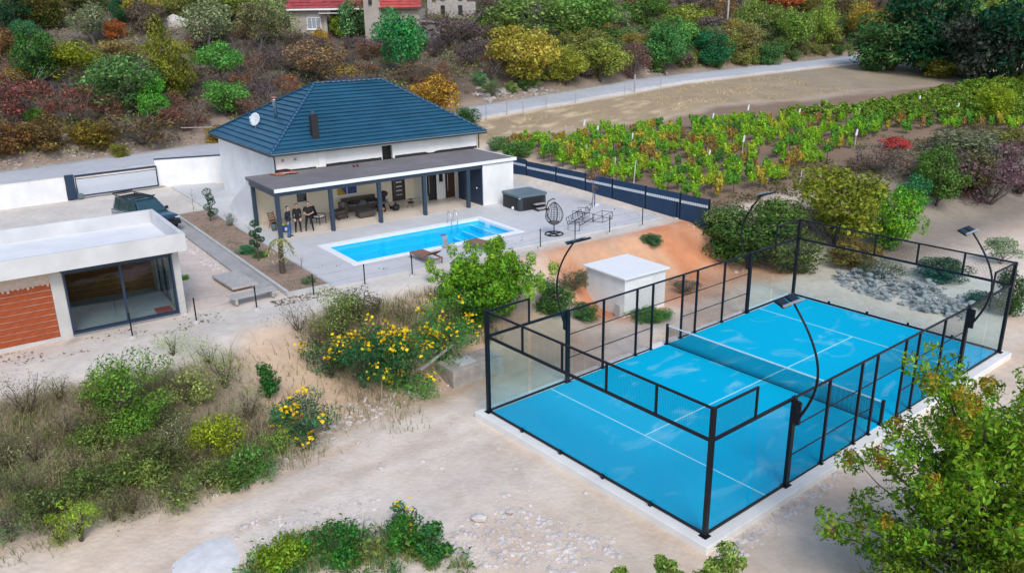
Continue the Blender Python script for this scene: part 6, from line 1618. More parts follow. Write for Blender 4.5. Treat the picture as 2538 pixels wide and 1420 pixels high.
tag(link('dry_bank_grass', quads_mesh('dry_bank_grass', np.concatenate(Q), M_drygrass)), 'matted dry grass and stalks covering the bank', 'dry grass', kind='stuff')
# brushwood over the hillside
M_scrub = stuff_mat('hill_scrub', [(98, 80, 70), (128, 108, 92), (142, 130, 90), (114, 122, 70), (134, 100, 76), (104, 116, 64), (148, 136, 104), (112, 90, 82)], .10)
P, a_, b_ = scatter(26000, (-70, 160), (29, 110), rs, lambda a, b: fbm(a * .2, b * .2, 95) > .42)
n_ = len(P); hh = np.repeat(.35 + 1.3 * rs.random(n_) ** 2, 13)[:, None]; cl = np.repeat(P, 13, 0) + rs.normal(size=(n_ * 13, 3)) * np.array([.5, .5, .22]) * hh + np.array([0, 0, .32]) * hh
nr = unit(rs.normal(size=cl.shape) + np.array([0, 0, .6])); q1_ = leaf_quads(cl, nr, .26, rs, .4)
tag(link('hillside_scrub', quads_mesh('hillside_scrub', q1_, M_scrub)), 'low brown and grey scrub covering the hillside', 'scrub', kind='stuff')
M_brush = stuff_mat('hill_brush', [(86, 110, 54), (122, 142, 72), (138, 148, 80), (102, 126, 62), (150, 138, 74), (128, 112, 72)], .14)
P, a_, b_ = scatter(15000, (-60, 150), (28.5, 105), rs, lambda a, b: (fbm(a * .13, b * .13, 195) > .47))
n_ = len(P); hh = np.repeat(.5 + 1.8 * rs.random(n_) ** 2, 16)[:, None]; cl = np.repeat(P, 16, 0) + rs.normal(size=(n_ * 16, 3)) * np.array([.5, .5, .24]) * hh + np.array([0, 0, .4]) * hh
tag(link('hillside_brush', quads_mesh('hillside_brush', leaf_quads(cl, unit(rs.normal(size=cl.shape) + np.array([0, 0, .6])), .24, rs, .5), M_brush)), 'olive green brush growing together between the hillside trees', 'brush', kind='stuff')
# bank slope beyond the court and right slope scrub
P, a_, b_ = scatter(2600, (22, 75), (-19, -2), rs, lambda a, b: (b < -10 + (a - 25) * .30) & (b > -16.2 + .05 * (a - 22)) & (fbm(a * .3, b * .3, 97) > .40))
n_ = len(P); cl = np.repeat(P, 22, 0) + rs.normal(size=(n_ * 22, 3)) * np.array([.24, .24, .10]) + np.array([0, 0, .16])
M_scrub2 = stuff_mat('slope_scrub', [(92, 80, 68), (118, 102, 82), (108, 108, 62), (82, 98, 50), (126, 112, 86), (98, 80, 78)], .25)
tag(link('slope_scrub', quads_mesh('slope_scrub', leaf_quads(cl, unit(rs.normal(size=cl.shape) + np.array([0, 0, .6])), .16, rs, .4), M_scrub2)), 'tangled low scrub on the slope below the vineyard', 'scrub', kind='stuff')
# stubble tufts on the field
P, a_, b_ = scatter(5000, (20, 70), (8, 21), rs, lambda a, b: (b + (a - 26) * .12 > 14) & (fbm(a * .5, b * .5, 99) > .55))
tag(link('field_stubble', quads_mesh('field_stubble', blades(P, .22, rs, 1.0, .03), stuff_mat('straw', [(170, 140, 96), (205, 180, 132), (226, 206, 160)], .4))), 'straw stubble on the field beside the road', 'stubble', kind='stuff')
# ---------------------------------------------------------------- stones
def rock_mesh(seed, m):
    r = np.random.default_rng(seed); bm = bmesh.new(); bmesh.ops.create_icosphere(bm, subdivisions=1, radius=.5)
    for v in bm.verts: v.co *= .75 + .5 * r.random(); v.co.z *= .7
    me = bpy.data.meshes.new('stone'); bm.to_mesh(me); bm.free(); me.materials.append(m); return me
RK = [rock_mesh(i, M_rock_l if i % 2 else M_rock) for i in range(6)]
OCT = np.array([(.5, 0, 0), (0, .5, 0), (-.5, 0, 0), (0, -.5, 0), (.05, .05, .38), (0, 0, -.3)]); OCF = np.array([(0, 1, 4), (1, 2, 4), (2, 3, 4), (3, 0, 4), (1, 0, 5), (2, 1, 5), (3, 2, 5), (0, 3, 5)])
def rock_stuff(name, P, S, m, label, r, lite=False):
    base = [(OCT * (1 + .5 * (r.random(OCT.shape) - .5)), OCF) for _ in range(6)] if lite else []
    for me in ([] if lite else RK):
        v = np.array([x.co[:] for x in me.vertices]); f = np.array([p.vertices[:] for p in me.polygons]); base.append((v, f))
    V, Fc, o = [], [], 0
    for p, s in zip(P, S):
        v, f = base[int(r.integers(6))]; an = r.random() * 6.28; c, sn = math.cos(an), math.sin(an)
        q = v * s * np.array([1, .8 + .4 * r.random(), .8]); q = np.stack([q[:, 0] * c - q[:, 1] * sn, q[:, 0] * sn + q[:, 1] * c, q[:, 2]], 1) + p
        V.append(q); Fc.append(f + o); o += len(v)
    me = bpy.data.meshes.new(name); me.from_pydata(np.concatenate(V).tolist(), [], np.concatenate(Fc).tolist()); me.materials.append(m); me.update()
    return tag(link(name, me), label, 'stones', kind='stuff')
rr = np.random.default_rng(44)
def px_scatter(poly, n, r):
    """ground points under a patch seen in the photo"""
    xs = [p[0] for p in poly]; ys = [p[1] for p in poly]; out = []
    while len(out) < n:
        x, y = r.uniform(min(xs), max(xs)), r.uniform(min(ys), max(ys)); ins = False; j = len(poly) - 1
        for i in range(len(poly)):
            if (poly[i][1] > y) != (poly[j][1] > y) and x < (poly[j][0] - poly[i][0]) * (y - poly[i][1]) / (poly[j][1] - poly[i][1]) + poly[i][0]: ins = not ins
            j = i
        if ins: q = on_ground(x, y); out.append((q.x, q.y, q.z))
    return np.array(out)
M_stone_m = mat('mixed_limestone', (.60, .54, .50), .9, .3, 2.5, .4, 25)
P = np.concatenate([px_scatter([(1080, 1330), (1250, 1250), (1480, 1320), (1560, 1370), (1420, 1419), (1150, 1400)], 1100, rr), px_scatter([(560, 1300), (900, 1230), (1060, 1270), (1080, 1330), (820, 1320), (640, 1360)], 520, rr),
                    px_scatter([(840, 1000), (1190, 915), (1200, 935), (860, 1060)], 420, rr), px_scatter([(1760, 1345), (2150, 1090), (2240, 1080), (2100, 1180), (1900, 1330), (1790, 1400)], 1000, rr),
                    px_scatter([(500, 1230), (860, 1030), (880, 1060), (560, 1230)], 420, rr), px_scatter([(600, 1100), (1500, 1050), (1700, 1300), (900, 1260)], 140, rr)])
P = P + rr.normal(size=P.shape) * np.array([.1, .1, 0]); rock_stuff('scattered_stones', P, .045 + .20 * rr.random(len(P)) ** 4, M_stone_m, 'pale loose stones scattered along the dirt track', rr)
P, _, _ = scatter(26000, (-24, 26), (-44, -17), rr, lambda a, b: rr.random(len(a)) < np.clip(.10 + 2.2 * (fbm(a * .6, b * .6, 171) - .45), 0.02, 1))
u_, v_ = cf(P[:, 0], P[:, 1]); P = P[~((u_ > -.4) & (u_ < 10.4) & (v_ > -.4) & (v_ < 20.4))]; P[:, 2] += .004
rock_stuff('track_gravel', P, .025 + .06 * rr.random(len(P)) ** 3, mat('mixed_gravel', (.56, .47, .40), .95, .35, 1.2), 'fine gravel spread over the dirt track', rr, True)
P = px_scatter([(2060, 690), (2140, 672), (2300, 715), (2420, 770), (2400, 800), (2250, 765), (2090, 715)], 520, rr); P[:, 2] += .5 * rr.random(len(P)) ** 2
rock_stuff('rubble_heap', P, .12 + .35 * rr.random(len(P)) ** 2, mat('grey_white_rubble', (.33, .325, .31), .9, .35, 2, .4, 20), 'long heap of broken grey and white stone behind the far glass wall', rr)
P = px_scatter([(0, 365), (200, 345), (480, 335), (548, 362), (250, 400), (0, 440)], 620, rr)
rock_stuff('roadside_rubble', P, .08 + .40 * rr.random(len(P)) ** 3, mat('pinkish_rubble', (.42, .35, .31), .9, .3, 2, .4, 20), 'pinkish broken stone along the foot of the left slope', rr)
P = np.concatenate([px_scatter([(1195, 235), (1290, 205), (1400, 230), (1200, 262)], 130, rr), px_scatter([(1600, 165), (1650, 160), (1650, 185), (1600, 185)], 50, rr), px_scatter([(1180, 170), (1240, 120), (1240, 230), (1170, 240)], 60, rr), px_scatter([(1760, 20), (1860, 20), (1850, 70), (1770, 60)], 60, rr)])
rock_stuff('hill_scree', P, .2 + .7 * rr.random(len(P)) ** 2, M_rock, 'grey limestone scree on the slope above the road', rr)
P, _, _ = scatter(1500, (20.8, 25), (-16, -11), rr, lambda a, b: rr.random(len(a)) < .10); 
rock_stuff('fill_stones', P, .08 + .3 * rr.random(len(P)) ** 2, M_stone_m, 'stones at the edge of the orange soil bank', rr)
P, _, _ = scatter(260, (-4.9, -4.2), (-4, 11), rr); rock_stuff('path_edge_stones', P, .08 + .2 * rr.random(len(P)) ** 2, M_stone_m, 'flat grey stones along the side path', rr)
q = on_ground(432, 62); o = tag(empty('pale_boulder', q), 'big pale rounded boulder at the top edge of left slope', 'boulder'); b_ = link('boulder_body', rock_mesh(3, M_rock_l), o); b_.scale = (4.2, 3, 3.4)
for i, (px, py, s_, lab) in enumerate(((1187, 1290, .5, 'pale rounded boulder lying in the middle of the dirt track'), (915, 1305, .45, 'pale stone at the top edge of foreground weeds'), (1265, 1272, .34, 'reddish stone right of the pale rounded boulder'))):
    q = on_ground(px, py); o = tag(empty('track_stone', q), lab, 'stone'); b_ = link('stone_body', rock_mesh(20 + i, M_rock_l), o); b_.scale = (s_, s_ * .8, s_ * .8); b_.location = (0, 0, s_ * .2)
# pale heaps
def heap(px0, px1, py, w_, d_, h_, m, name, label, cat):
    q = on_ground((px0 + px1) / 2, py); o = tag(empty(name, q), label, cat); mb = MB(); n, k = 22, 16; vs = []
    for i in range(n):
        for j in range(k):
            u, v = i / (n - 1) * 2 - 1, j / (k - 1) * 2 - 1; rr2 = math.hypot(u, v) * (1 + .25 * (float(vnoise(np.array(u * 2 + 7), np.array(v * 2 + 3), 8)) - .5))
            z = h_ * max(0, 1 - rr2 ** 1.6) + .06 * float(vnoise(np.array(u * 5 + 7), np.array(v * 5), 18)) - .10; vs.append((u * w_ / 2, v * d_ / 2, z))
    mb.add(vs, [(i * k + j, (i + 1) * k + j, (i + 1) * k + j + 1, i * k + j + 1) for i in range(n - 1) for j in range(k - 1)]); mb.build('heap_body', m, o, True); return o
heap(430, 620, 1390, 2.4, 3.2, .20, mat('pale_blue_grey_sand', (.70, .685, .67), .95, .12, 4, .6, 10), 'sand_heap', 'smooth pale bluish heap at the bottom edge beside foreground weeds', 'heap')
heap(2190, 2330, 1120, 2.4, 1.8, .5, mat('white_limestone_gravel', (.70, .72, .74), .9, .15, 5, .6, 14), 'gravel_heap', 'white gravel heap beside the court behind the foreground tree', 'heap')

# ---------------------------------------------------------------- near bushes with true leaf size
def near_bush(name, label, cat, loc, w_, h_, n, leaf, rgb, seed, clumps=18, rise=.5, group=None, slim=.5, sub=(.16, .26), stems=7, mleaf=None, base=.05):
    r = np.random.default_rng(seed); loc = Vector(loc)
    o = tag(empty(name, loc - Vector((0, 0, .03)), r.random() * 6.28), label, cat, group); mb = MB()
    for q in range(stems):
        an = q * 2.399; rad = w_ * .28 * (.3 + .7 * r.random()); branches(mb, (0, 0, -.1), (rad * math.cos(an), rad * math.sin(an), h_ * (.6 + .3 * r.random())), .02 * h_ ** .5, r, 6, .28, .25)
    mb.build('stems', M_bark, o)
    cl = blob_clumps(r, clumps, 0, h_ * rise, w_ / 2 * .92, h_ * .48, sub, base)
    for c in cl: c[3] = min(c[3], w_ * .25); c[4] = c[3]; c[5] = min(c[5], h_ * .3)
    c = link('foliage', crown(name + '_foliage', cl, n, leaf, seed + 1, mleaf or M_leaf_near, slim), o); l = lin(rgb); c.color = (*l, 1)
    return o, cl, r
q = on_ground(1215, 775)
gb, gcl, gr_ = near_bush('green_bush', 'large fresh green bush on the bank between pool and court', 'bush', q, 4.7, 3.0, 11000, .15, (106, 156, 34), 501, 30, .50, sub=(.10, .19))
spr = [[gr_.normal() * 1.15, gr_.normal() * 1.15, 2.05 + 1.3 * gr_.random() ** 1.2, .26, .26, .38] for _ in range(46)]
for c in spr: c[2] -= .32 * math.hypot(c[0], c[1]) - .2
c = link('leafy_sprays', crown('leafy_sprays', spr, 7000, .19, 555, M_leaf_near, .3, -.5), gb); c.color = (*lin((122, 168, 44)), 1)
q2 = on_ground(1180, 800); near_bush('dark_bush', 'dark green bush at the lower left of the large green bush', 'bush', q2, 2.6, 1.6, 3500, .12, (66, 112, 40), 502, 14)
def daisy(name, label, px, py, wpx, hpx, rgb, seed, flowers, dens=1.0):
    q = on_ground(px, py); s_ = (q.y * math.cos(PITCH) + (CH - q.z) * math.sin(PITCH)) / FPX; w_, h_ = wpx * s_ * 1.12, hpx * s_ * 1.15
    o, cl, r = near_bush(name, label, 'flowering bush' if flowers else 'bush', q, w_, h_, int(2600 * dens), .12, rgb, seed, 14, .48, 'yellow flowering bushes on the bank' if flowers else None, .35)
    if flowers:
        C = np.array(cl); wq = []; P = []
        flowers = int(flowers * 1.7); ncl = max(3, flowers // 11)
        for k in range(ncl):
            c = C[int(r.integers(len(C)))]; d = unit(np.array([r.normal(), r.normal(), .6 + abs(r.normal())])); ctr = c[:3] + d * c[3:6]
            P.append(ctr + r.normal(size=(flowers // ncl, 3)) * .13)
        P = np.concatenate(P); n = len(P); nn = unit(r.normal(size=(n, 3)) * .5 + np.array([0, 0, 1]))
        Q = np.concatenate([leaf_quads(P, unit(nn + r.normal(size=nn.shape) * .25), .12, r, .85) for _ in range(2)])
        f = link('yellow_flowers', quads_mesh('yellow_flowers', Q, M_petal), o); f['kind'] = 'stuff'
    return o
M_petal = leaf_mat('petals', .02, .3, .2, (.86, .60, .015), .2)
daisy('flowering_bush', 'yellow flowering bush at the left end of the big flower bank', 820, 935, 130, 95, (52, 104, 58), 601, 55)
daisy('flowering_bush', 'yellow flowering bush in the middle front of the flower bank', 905, 960, 190, 150, (50, 108, 62), 602, 120, 1.4)
daisy('flowering_bush', 'yellow flowering bush right of the middle in the flower bank', 1000, 955, 170, 130, (60, 118, 62), 603, 110, 1.3)
daisy('flowering_bush', 'yellow flowering bush at the right end of the flower bank', 1100, 915, 170, 140, (84, 138, 66), 604, 90, 1.3)
daisy('flowering_bush', 'tall yellow flowering bush under the large green bush', 1110, 850, 130, 130, (92, 144, 56), 605, 45)
daisy('flowering_bush', 'separate yellow flowering bush by the track left of the flower bank', 760, 1085, 165, 125, (56, 116, 72), 606, 95, 1.2)
daisy('flowering_bush', 'yellow flowering bush at the back of the flower bank', 955, 900, 150, 80, (72, 114, 52), 607, 90)
daisy('flowering_bush', 'small low flowering bush at the front edge of flower bank', 1030, 972, 120, 50, (92, 150, 60), 608, 28, .5)
daisy('flowering_bush', 'sparse yellow flowering stalk plant among the foreground stones', 1000, 1335, 80, 95, (60, 120, 70), 609, 14, .3)
# bushes of the left bank
def bankbush(px, py, wpx, hpx, rgb, seed, label, dens=1.0, leaf=.10, name='bank_bush', slim=.5):
    q = on_ground(px, py); s_ = (q.y * math.cos(PITCH) + (CH - q.z) * math.sin(PITCH)) / FPX
    return near_bush(name, label, 'bush', q, wpx * s_, hpx * s_ * 1.05, int(3000 * dens), leaf, (min(255, rgb[0] * 1.04), min(255, rgb[1] * 1.13), rgb[2] * .86), seed, 16, .5, 'bushes on the left bank', slim)
for i, r_ in enumerate([
 (320, 1080, 230, 220, (104, 134, 60), 'tall green leafy bush in the middle of the left bank', 2.4),
 (270, 1010, 140, 110, (124, 128, 84), 'olive bush behind the tall green bush on left bank', 1.0),
 (545, 1120, 150, 105, (150, 152, 42), 'rounded yellow green bush on the left bank', 1.3),
 (668, 985, 66, 95, (56, 110, 56), 'small dark green bush beside the orange gully', .8),
 (470, 1000, 150, 90, (150, 148, 108), 'straw green feathery bush on the left bank', .8),
 (560, 960, 140, 90, (152, 152, 116), 'pale straw bush at the top of left bank', .6),
 (620, 1180, 150, 80, (96, 130, 74), 'low green bush at the foot of the bank by the track', 1.0),
 (690, 1120, 90, 70, (128, 158, 72), 'light green bush left of the separate flowering bush', .7),
 (440, 1250, 170, 100, (118, 122, 84), 'dull olive bush at the bank foot', .8),
 (340, 1200, 150, 90, (128, 138, 82), 'olive green bush low on the left bank', .8),
 (205, 1340, 90, 140, (140, 158, 58), 'bright yellow green shoots at the bank foot lower left', .7),
 (150, 1350, 80, 90, (138, 146, 62), 'yellow olive shoots left of the bright shoots', .5),
 (60, 1250, 150, 110, (112, 112, 92), 'grey green bush at the left edge of the bank', .7),
 (70, 1030, 170, 110, (124, 106, 98), 'greyish brown bush at the left edge of upper bank', .6),
 (845, 830, 170, 105, (128, 138, 84), 'light green bush on the bank below the pool fence', 1.0),
 (740, 820, 140, 70, (112, 96, 92), 'dry grey bush left of the light green bush', .5),
 (930, 870, 170, 90, (116, 106, 92), 'dry brown bush above the flower bank', .7),
 (1000, 800, 150, 60, (140, 122, 106), 'dry tan bush on the bank below the lounger', .45),
 (200, 1180, 190, 90, (150, 140, 118), 'pale dry bush below the tall green bush on left bank', .6),
 (90, 1140, 170, 80, (150, 138, 124), 'pale grey dry bush near the left edge of the bank', .5),
 (30, 1340, 120, 120, (118, 130, 112), 'grey green bush in the bottom left corner', .7),
 (280, 1290, 150, 90, (124, 120, 92), 'dull brown green bush low on the left bank near track', .7),
 (520, 1210, 120, 70, (140, 142, 92), 'small olive bush at the track edge below yellow green bush', .6),
 (430, 1110, 150, 90, (156, 148, 136), 'silvery grey dry bush left of the yellow green bush', .55),
 (620, 1040, 120, 90, (150, 142, 130), 'silvery dry bush left of the small dark green bush', .5),
 (150, 990, 130, 70, (146, 134, 116), 'straw coloured bush at the top left of the bank', .5),
 (520, 900, 140, 60, (160, 162, 124), 'pale green grass tussock on the pale ledge of the bank', .5),
 (430, 880, 120, 60, (158, 162, 128), 'faded green tussock in front of the glass door', .45),
 (120, 1300, 170, 110, (92, 100, 70), 'dark olive bush low at the left of the bank', .9),
 (250, 1230, 170, 100, (96, 108, 66), 'dark green weedy bush in the lower left bank', .9),
 (390, 1180, 150, 100, (88, 92, 62), 'brownish dark bush in the centre of lower bank', .8),
 (500, 1170, 140, 90, (104, 98, 72), 'brown weedy bush below the silvery dry bush', .7),
 (580, 1200, 130, 70, (86, 104, 60), 'dark green weedy bush at track edge left of low green bush', .8),
 (330, 1270, 150, 80, (100, 92, 74), 'brown dry bush just above the track on lower left', .7),
 (180, 1090, 150, 90, (112, 98, 90), 'brown grey bush left of the tall green bush', .6),
 (20, 1160, 130, 110, (110, 100, 94), 'dark grey brown bush at left edge mid bank', .6),
 (240, 1120, 120, 90, (110, 122, 70), 'green weedy bush under the tall green bush', .8),
 (400, 1060, 120, 90, (108, 116, 74), 'olive weedy bush right of the tall green bush', .7),
 (890, 800, 120, 90, (96, 88, 78), 'dark brown thorny bush right of the light green bush', .8),
 (790, 860, 130, 80, (100, 90, 84), 'dark dry bush at the left end of the flower bank', .7),
]): bankbush(r_[0], r_[1], r_[2], r_[3], r_[4], 700 + i * 3, r_[5], r_[6], .085 if r_[6] > .7 else .07, slim=.5 if r_[6] > .75 else .25)
# foreground weeds
P = px_scatter([(560, 1500), (640, 1375), (720, 1335), (850, 1315), (1000, 1330), (1130, 1370), (1200, 1430), (1240, 1500)], 4200, rr)
mk_ = fbm(P[:, 0] * 1.1, P[:, 1] * 1.1, 121) > .40; P = P[mk_]
Qg = np.concatenate([blades(P, .42, rr, .8, .014), leaf_quads(P + rr.normal(size=P.shape) * .12 + np.array([0, 0, .28]), unit(rr.normal(size=P.shape) + np.array([0, 0, 1.2])), .13, rr, .5)])
tag(link('foreground_weeds', quads_mesh('foreground_weeds', Qg, stuff_mat('weeds', [(46, 92, 48), (70, 128, 60), (112, 132, 70), (142, 140, 66), (60, 110, 50)], .8))), 'green weeds along the bottom edge in front of the track', 'weeds', kind='stuff')
for i, (px, py, wp, hp, c_, lab) in enumerate([(700, 1400, 140, 70, (128, 148, 50), 'yellow green clump at the left of foreground weeds'), (840, 1385, 170, 80, (58, 112, 52), 'dark green clump in the middle of foreground weeds'), (1080, 1380, 110, 90, (58, 112, 62), 'dark green clump at the right end of foreground weeds'), (1000, 1370, 110, 90, (70, 120, 56), 'upright green clump behind the foreground weeds')]):
    bankbush(px, py, wp, hp, c_, 800 + 3 * i, lab, .9, .09, 'weed_clump')
# foreground trees, close to the camera
def near_tree(name, label, loc, top, w_, n, leaf, rgb, seed, clumps, low, group=None):
    r = np.random.default_rng(seed); o = tag(empty(name, loc), label, 'tree', group); mb = MB()
    branches(mb, (0, 0, -.2), (.1, 0, top * .82), .13, r, 16, min(.30, w_ * .42 / top), .25); mb.build('trunk', M_bark, o, True)
    H_ = top - low; cl = blob_clumps(r, clumps, 0, low + H_ * .45, w_ / 2 * .9, H_ * .48, (.11, .19), low * .8)
    for c in cl:
        f_ = 1 - .45 * max(0, (c[2] - low) / H_ - .4); c[0] *= f_; c[1] *= f_
    cr = link('crown', crown(name + '_crown', cl, n, leaf, seed + 1, M_leaf_near, .42, .25), o); cr.color = (*lin(rgb), 1)
    return o, r
def loose_tree(name, label, loc, top, spread, limbs, n, leaf, rgb, seed, tips=None):
    """tree of long leafy sprays along rising limbs, gaps between them"""
    r = np.random.default_rng(seed); o = tag(empty(name, loc), label, 'tree'); mb = MB(); cl = []; tp = []
    mb.tube([(0, 0, -.3), (.05, .02, top * .3), (-.04, 0, top * .6), (.02, 0, top * .9)], [.15, .12, .08, .03], 8)
    for k in range(limbs):
        t_ = (k + .5) / limbs; z0 = top * (.08 + .62 * t_); an = k * 2.399 + r.normal() * .25; L_ = spread * (1.05 - .62 * t_) * (.8 + .35 * r.random()); rise = top * (.10 + .26 * t_) * (.7 + .6 * r.random())
        pts = [np.array([math.cos(an) * L_ * q, math.sin(an) * L_ * q, z0 + rise * (q ** 1.3) - .12 * L_ * q ** 3]) + r.normal(size=3) * .05 for q in np.linspace(0, 1, 6)]
        mb.tube(pts, [.05, .042, .034, .024, .015, .006], 5)
        for q in (.35, .5, .65, .8, .95, 1.05):
            i = min(4, int(q * 5)); p = pts[i] + (pts[i + 1] - pts[i]) * (q * 5 - i); s_ = (.22 + .25 * r.random()) * (1.25 - .45 * q)
            c = p + r.normal(size=3) * .14; cl.append([c[0], c[1], c[2], s_ * 1.15, s_ * 1.15, s_ * .9])
            if q > .9: tp.append([c[0], c[1], c[2] + .1, s_ * .6, s_ * .6, s_ * .8])
    mb.build('trunk', M_bark, o, True)
    c = link('crown', crown(name + '_crown', cl, n, leaf, seed + 1, M_leaf_near, .42, .2), o); c.color = (*lin(rgb), 1)
    if tips is not None:
        pick = [t for i, t in enumerate(tp) if i % 3 == 0]; c = link('yellow_sprays', crown('yellow_sprays', pick + [[-.6 + .25 * r.normal(), .2 * r.normal(), top * .86 + k * .20, .17, .17, .22] for k in range(5)], int(n * .13), leaf * .8, seed + 2, M_leaf_near, .4), o); c.color = (*lin(tips), 1)
    return o
loose_tree('foreground_tree', 'large green and yellow tree close by at the lower right corner', (10.7, 16.3, gz(10.7, 16.3)), 6.4, 3.15, 58, 38000, .13, (120, 160, 38), 901, (186, 156, 46))
near_tree('foreground_tree', 'dark green tree at the right edge behind the large foreground tree', (12.6, 18.2, gz(12.6, 18.2)), 5.2, 4.4, 13000, .105, (78, 112, 42), 905, 30, .4)
near_tree('foreground_tree', 'olive green tree at the very bottom right corner', (11.2, 14.2, gz(11.2, 14.2)), 4.6, 4.4, 14000, .105, (112, 128, 40), 915, 34, .3)
near_tree('foreground_tree', 'yellowish green low tree at the bottom edge left of the corner trees', (7.9, 14.5, gz(7.9, 14.5)), 3.3, 3.0, 9000, .105, (128, 150, 48), 917, 24, .3)
for px_, py_, w__, sd_, lab_ in ((1800, 1350, 1.5, 908, 'tip of a small leafy tree at the bottom edge below the court corner'), (1545, 1382, .9, 911, 'leafy tip at the bottom edge left of the other saplings'), (1660, 1368, 1.0, 914, 'leafy tip at the bottom edge between two other saplings')):
    tp = at_y(px_, py_, 14.0); g_ = gz(tp.x, tp.y)
    near_tree('foreground_sapling', lab_, (tp.x, tp.y, g_), tp.z - g_ + .05, w__, int(1700 * w__), .10, (136, 164, 74), sd_, 9, (tp.z - g_) * .62)

# ---------------------------------------------------------------- garden plants
M_tufts = stuff_mat('bed_weeds', [(70, 96, 62), (92, 120, 84), (128, 120, 88), (150, 130, 100)], 1.2)
P, _, _ = scatter(1500, (-3.05, -1.3), (-9.5, 9.5), rr, lambda a, b: fbm(a * 1.2, b * .8, 111) > .56)
P[:, 2] = T0 + .08; tag(link('bed_weeds', quads_mesh('bed_weeds', blades(P, .16, rr, 1.0, .012), M_tufts)), 'small weeds scattered over the garden bed', 'weeds', kind='stuff')
def pompom(label, a_, b_, h_, balls, seed):
    o = thing('pompom_topiary', label, 'topiary', a_, b_, .06, 0, 'pompom topiary trees'); r = np.random.default_rng(seed); mb = MB()
    mb.tube([(0, 0, -.1), (.04, 0, h_ * .5), (0, .02, h_ * .95)], [.045, .035, .02], 7); cl = []
    for (x, y, z, s_) in balls: mb.tube([(0, 0, z - s_ * .7), (x, y, z)], [.02, .012], 5); cl.append([x, y, z, s_, s_, s_ * .85])
    mb.build('trunk', M_bark, o)
    for c in cl:
        P, d = crown_points([c], 420, r, .72); k = link('foliage_ball', quads_mesh('foliage_ball', leaf_quads(P, unit(d + r.normal(size=d.shape) * .4), .06, r, .5), M_leaf_near), o); k.color = (*lin((40, 92, 52)), 1)
pompom('cloud pruned topiary tree in the far end of the garden bed', -2.0, 6.5, 1.9, [(0, 0, 1.85, .30), (.12, .05, 1.5, .27), (.18, 0, 1.2, .27), (-.05, .05, .9, .27), (.28, -.05, .62, .26), (.1, .1, .45, .22)], 31)
pompom('cloud pruned topiary tree in the middle of the garden bed', -2.55, -3.8, 2.05, [(0, 0, 2.0, .23), (.20, 0, 1.62, .16), (-.15, 0, 1.5, .19), (.05, .05, 1.28, .18), (.28, 0, 1.12, .18), (-.22, 0, 1.05, .16), (.02, 0, .85, .15)], 32)
pm_ = thing('young_palm', 'young palm with thick dark trunk and drooping pale fronds in garden bed', 'palm', -2.3, -6.6, .05)
mb = MB(); mb.tube([(0, 0, -.1), (0, .02, .6), (.02, 0, 1.2), (0, 0, 1.75)], [.16, .14, .13, .12], 9); mb.build('trunk', M_bark, pm_)
rp = np.random.default_rng(8)
for k in range(16):
    an = k * 2.4; L_ = .62; pts = [(math.cos(an) * L_ * t_, math.sin(an) * L_ * t_, 1.72 + .45 * t_ - 1.0 * t_ ** 2 * (1 + .4 * rp.random())) for t_ in np.linspace(0, 1, 7)]
    mb = MB(); mb.tube(pts, .010, 4); Q = []
    for i in range(1, 7):
        for s_ in (-1, 1):
            p = np.array(pts[i]); d = np.array([-math.sin(an) * s_, math.cos(an) * s_, -.5]) * .20; tdir = np.array([math.cos(an), math.sin(an), -.2]) * .06
            mb.add([p, p + tdir, p + d + tdir * 2.5, p + d * .96 + tdir * 1.8], [(0, 1, 2, 3)])
    fr = mb.build('frond', M_leaf_near, pm_); fr.color = (*lin((176, 170, 122) if k > 3 else (150, 180, 84)), 1)
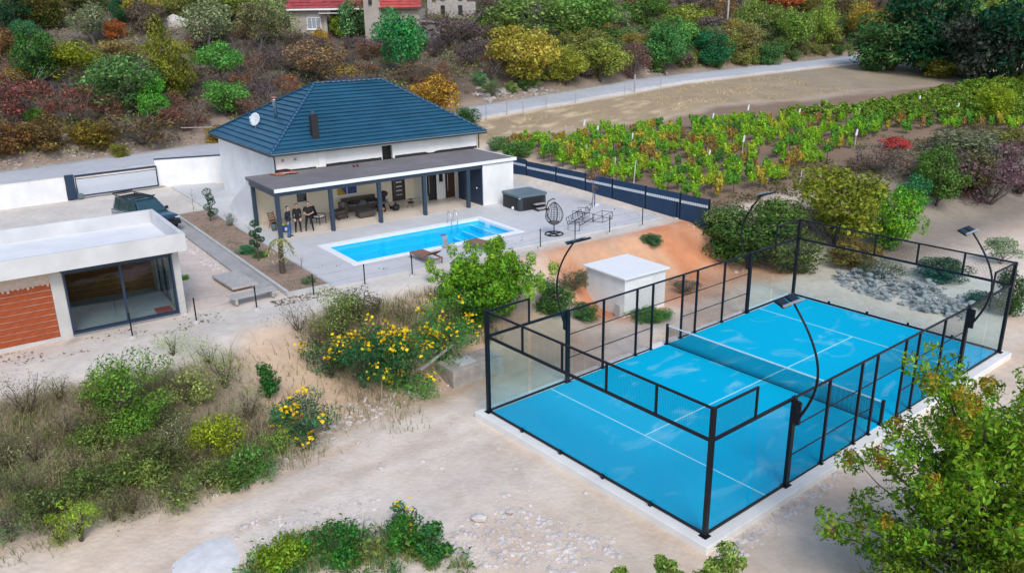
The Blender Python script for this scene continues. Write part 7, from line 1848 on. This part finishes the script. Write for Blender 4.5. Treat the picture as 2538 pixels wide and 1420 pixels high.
for i, (a_, b_, lab) in enumerate(((-1.9, 10.7, 'thin bare young tree at the far end of garden bed'), (-1.5, .6, 'thin bare sapling beside the wing wall'), (-1.25, -6.4, 'leafless grey twig bush at the terrace corner of garden bed'))):
    o = thing('bare_sapling', lab, 'sapling', a_, b_, .05); mb = MB(); branches(mb, (0, 0, -.05), (.03, 0, (1.3, 1.0, .6)[i]), .02, np.random.default_rng(60 + i), 9, .4, .35); mb.build('stems', M_bark_g, o)
o = plant(0, 0, 0, 0, (128, 138, 132), 'bare', 'pale silvery bush in front of the wing wall', 'silver_bush', 'bush', loc=hw(-1.35, 4.6, .05), size=(.9, 1.0))
plant(0, 0, 0, 0, (70, 130, 92), 'shrub', 'low teal green ground bush in the garden bed', 'ground_bush', 'bush', loc=hw(-2.5, -1.9, .05), size=(1.3, .5))
plant(0, 0, 0, 0, (92, 130, 60), 'shrub', 'low green bush behind the second topiary', 'ground_bush', 'bush', loc=hw(-2.2, -3.2, .05), size=(.9, .45))
plant(0, 0, 0, 0, (104, 130, 96), 'shrub', 'small grey green bush at the near corner of garden bed', 'ground_bush', 'bush', loc=hw(-1.9, -8.9, .05), size=(.8, .45))
plant(0, 0, 0, 0, (110, 160, 60), 'shrub', 'small bright green weed in the dirt yard by the building corner', 'yard_weed', 'weed', loc=on_ground(457, 692), size=(.6, .3))

# dead leaves and dirt blown along the terrace edge, broken clods by the building
P, _, _ = scatter(900, (-1, 20.5), (-9.9, -5), rr, lambda a, b: fbm(a * .5, b * .9, 131) > .56 + .02 * (b + 10)); P[:, 2] = T0 + .012
P2, _, _ = scatter(700, (-17, -6.5), (-11.2, -9.5), rr, lambda a, b: fbm(a * .8, b * .8, 133) > .5); P2[:, 2] += .02
P3, _, _ = scatter(420, (-4.2, -1), (-10.8, -9.9), rr); P3[:, 2] += .02
PP = np.concatenate([P, P2, P3])
tag(link('dead_leaves', quads_mesh('dead_leaves', leaf_quads(PP, unit(rr.normal(size=PP.shape) * .25 + np.array([0, 0, 1])), .085, rr, .6), stuff_mat('dead_leaf', [(70, 62, 56), (104, 90, 76), (128, 108, 88), (86, 78, 72)], .6))), 'dead leaves and dirt along the terrace edge', 'litter', kind='stuff')
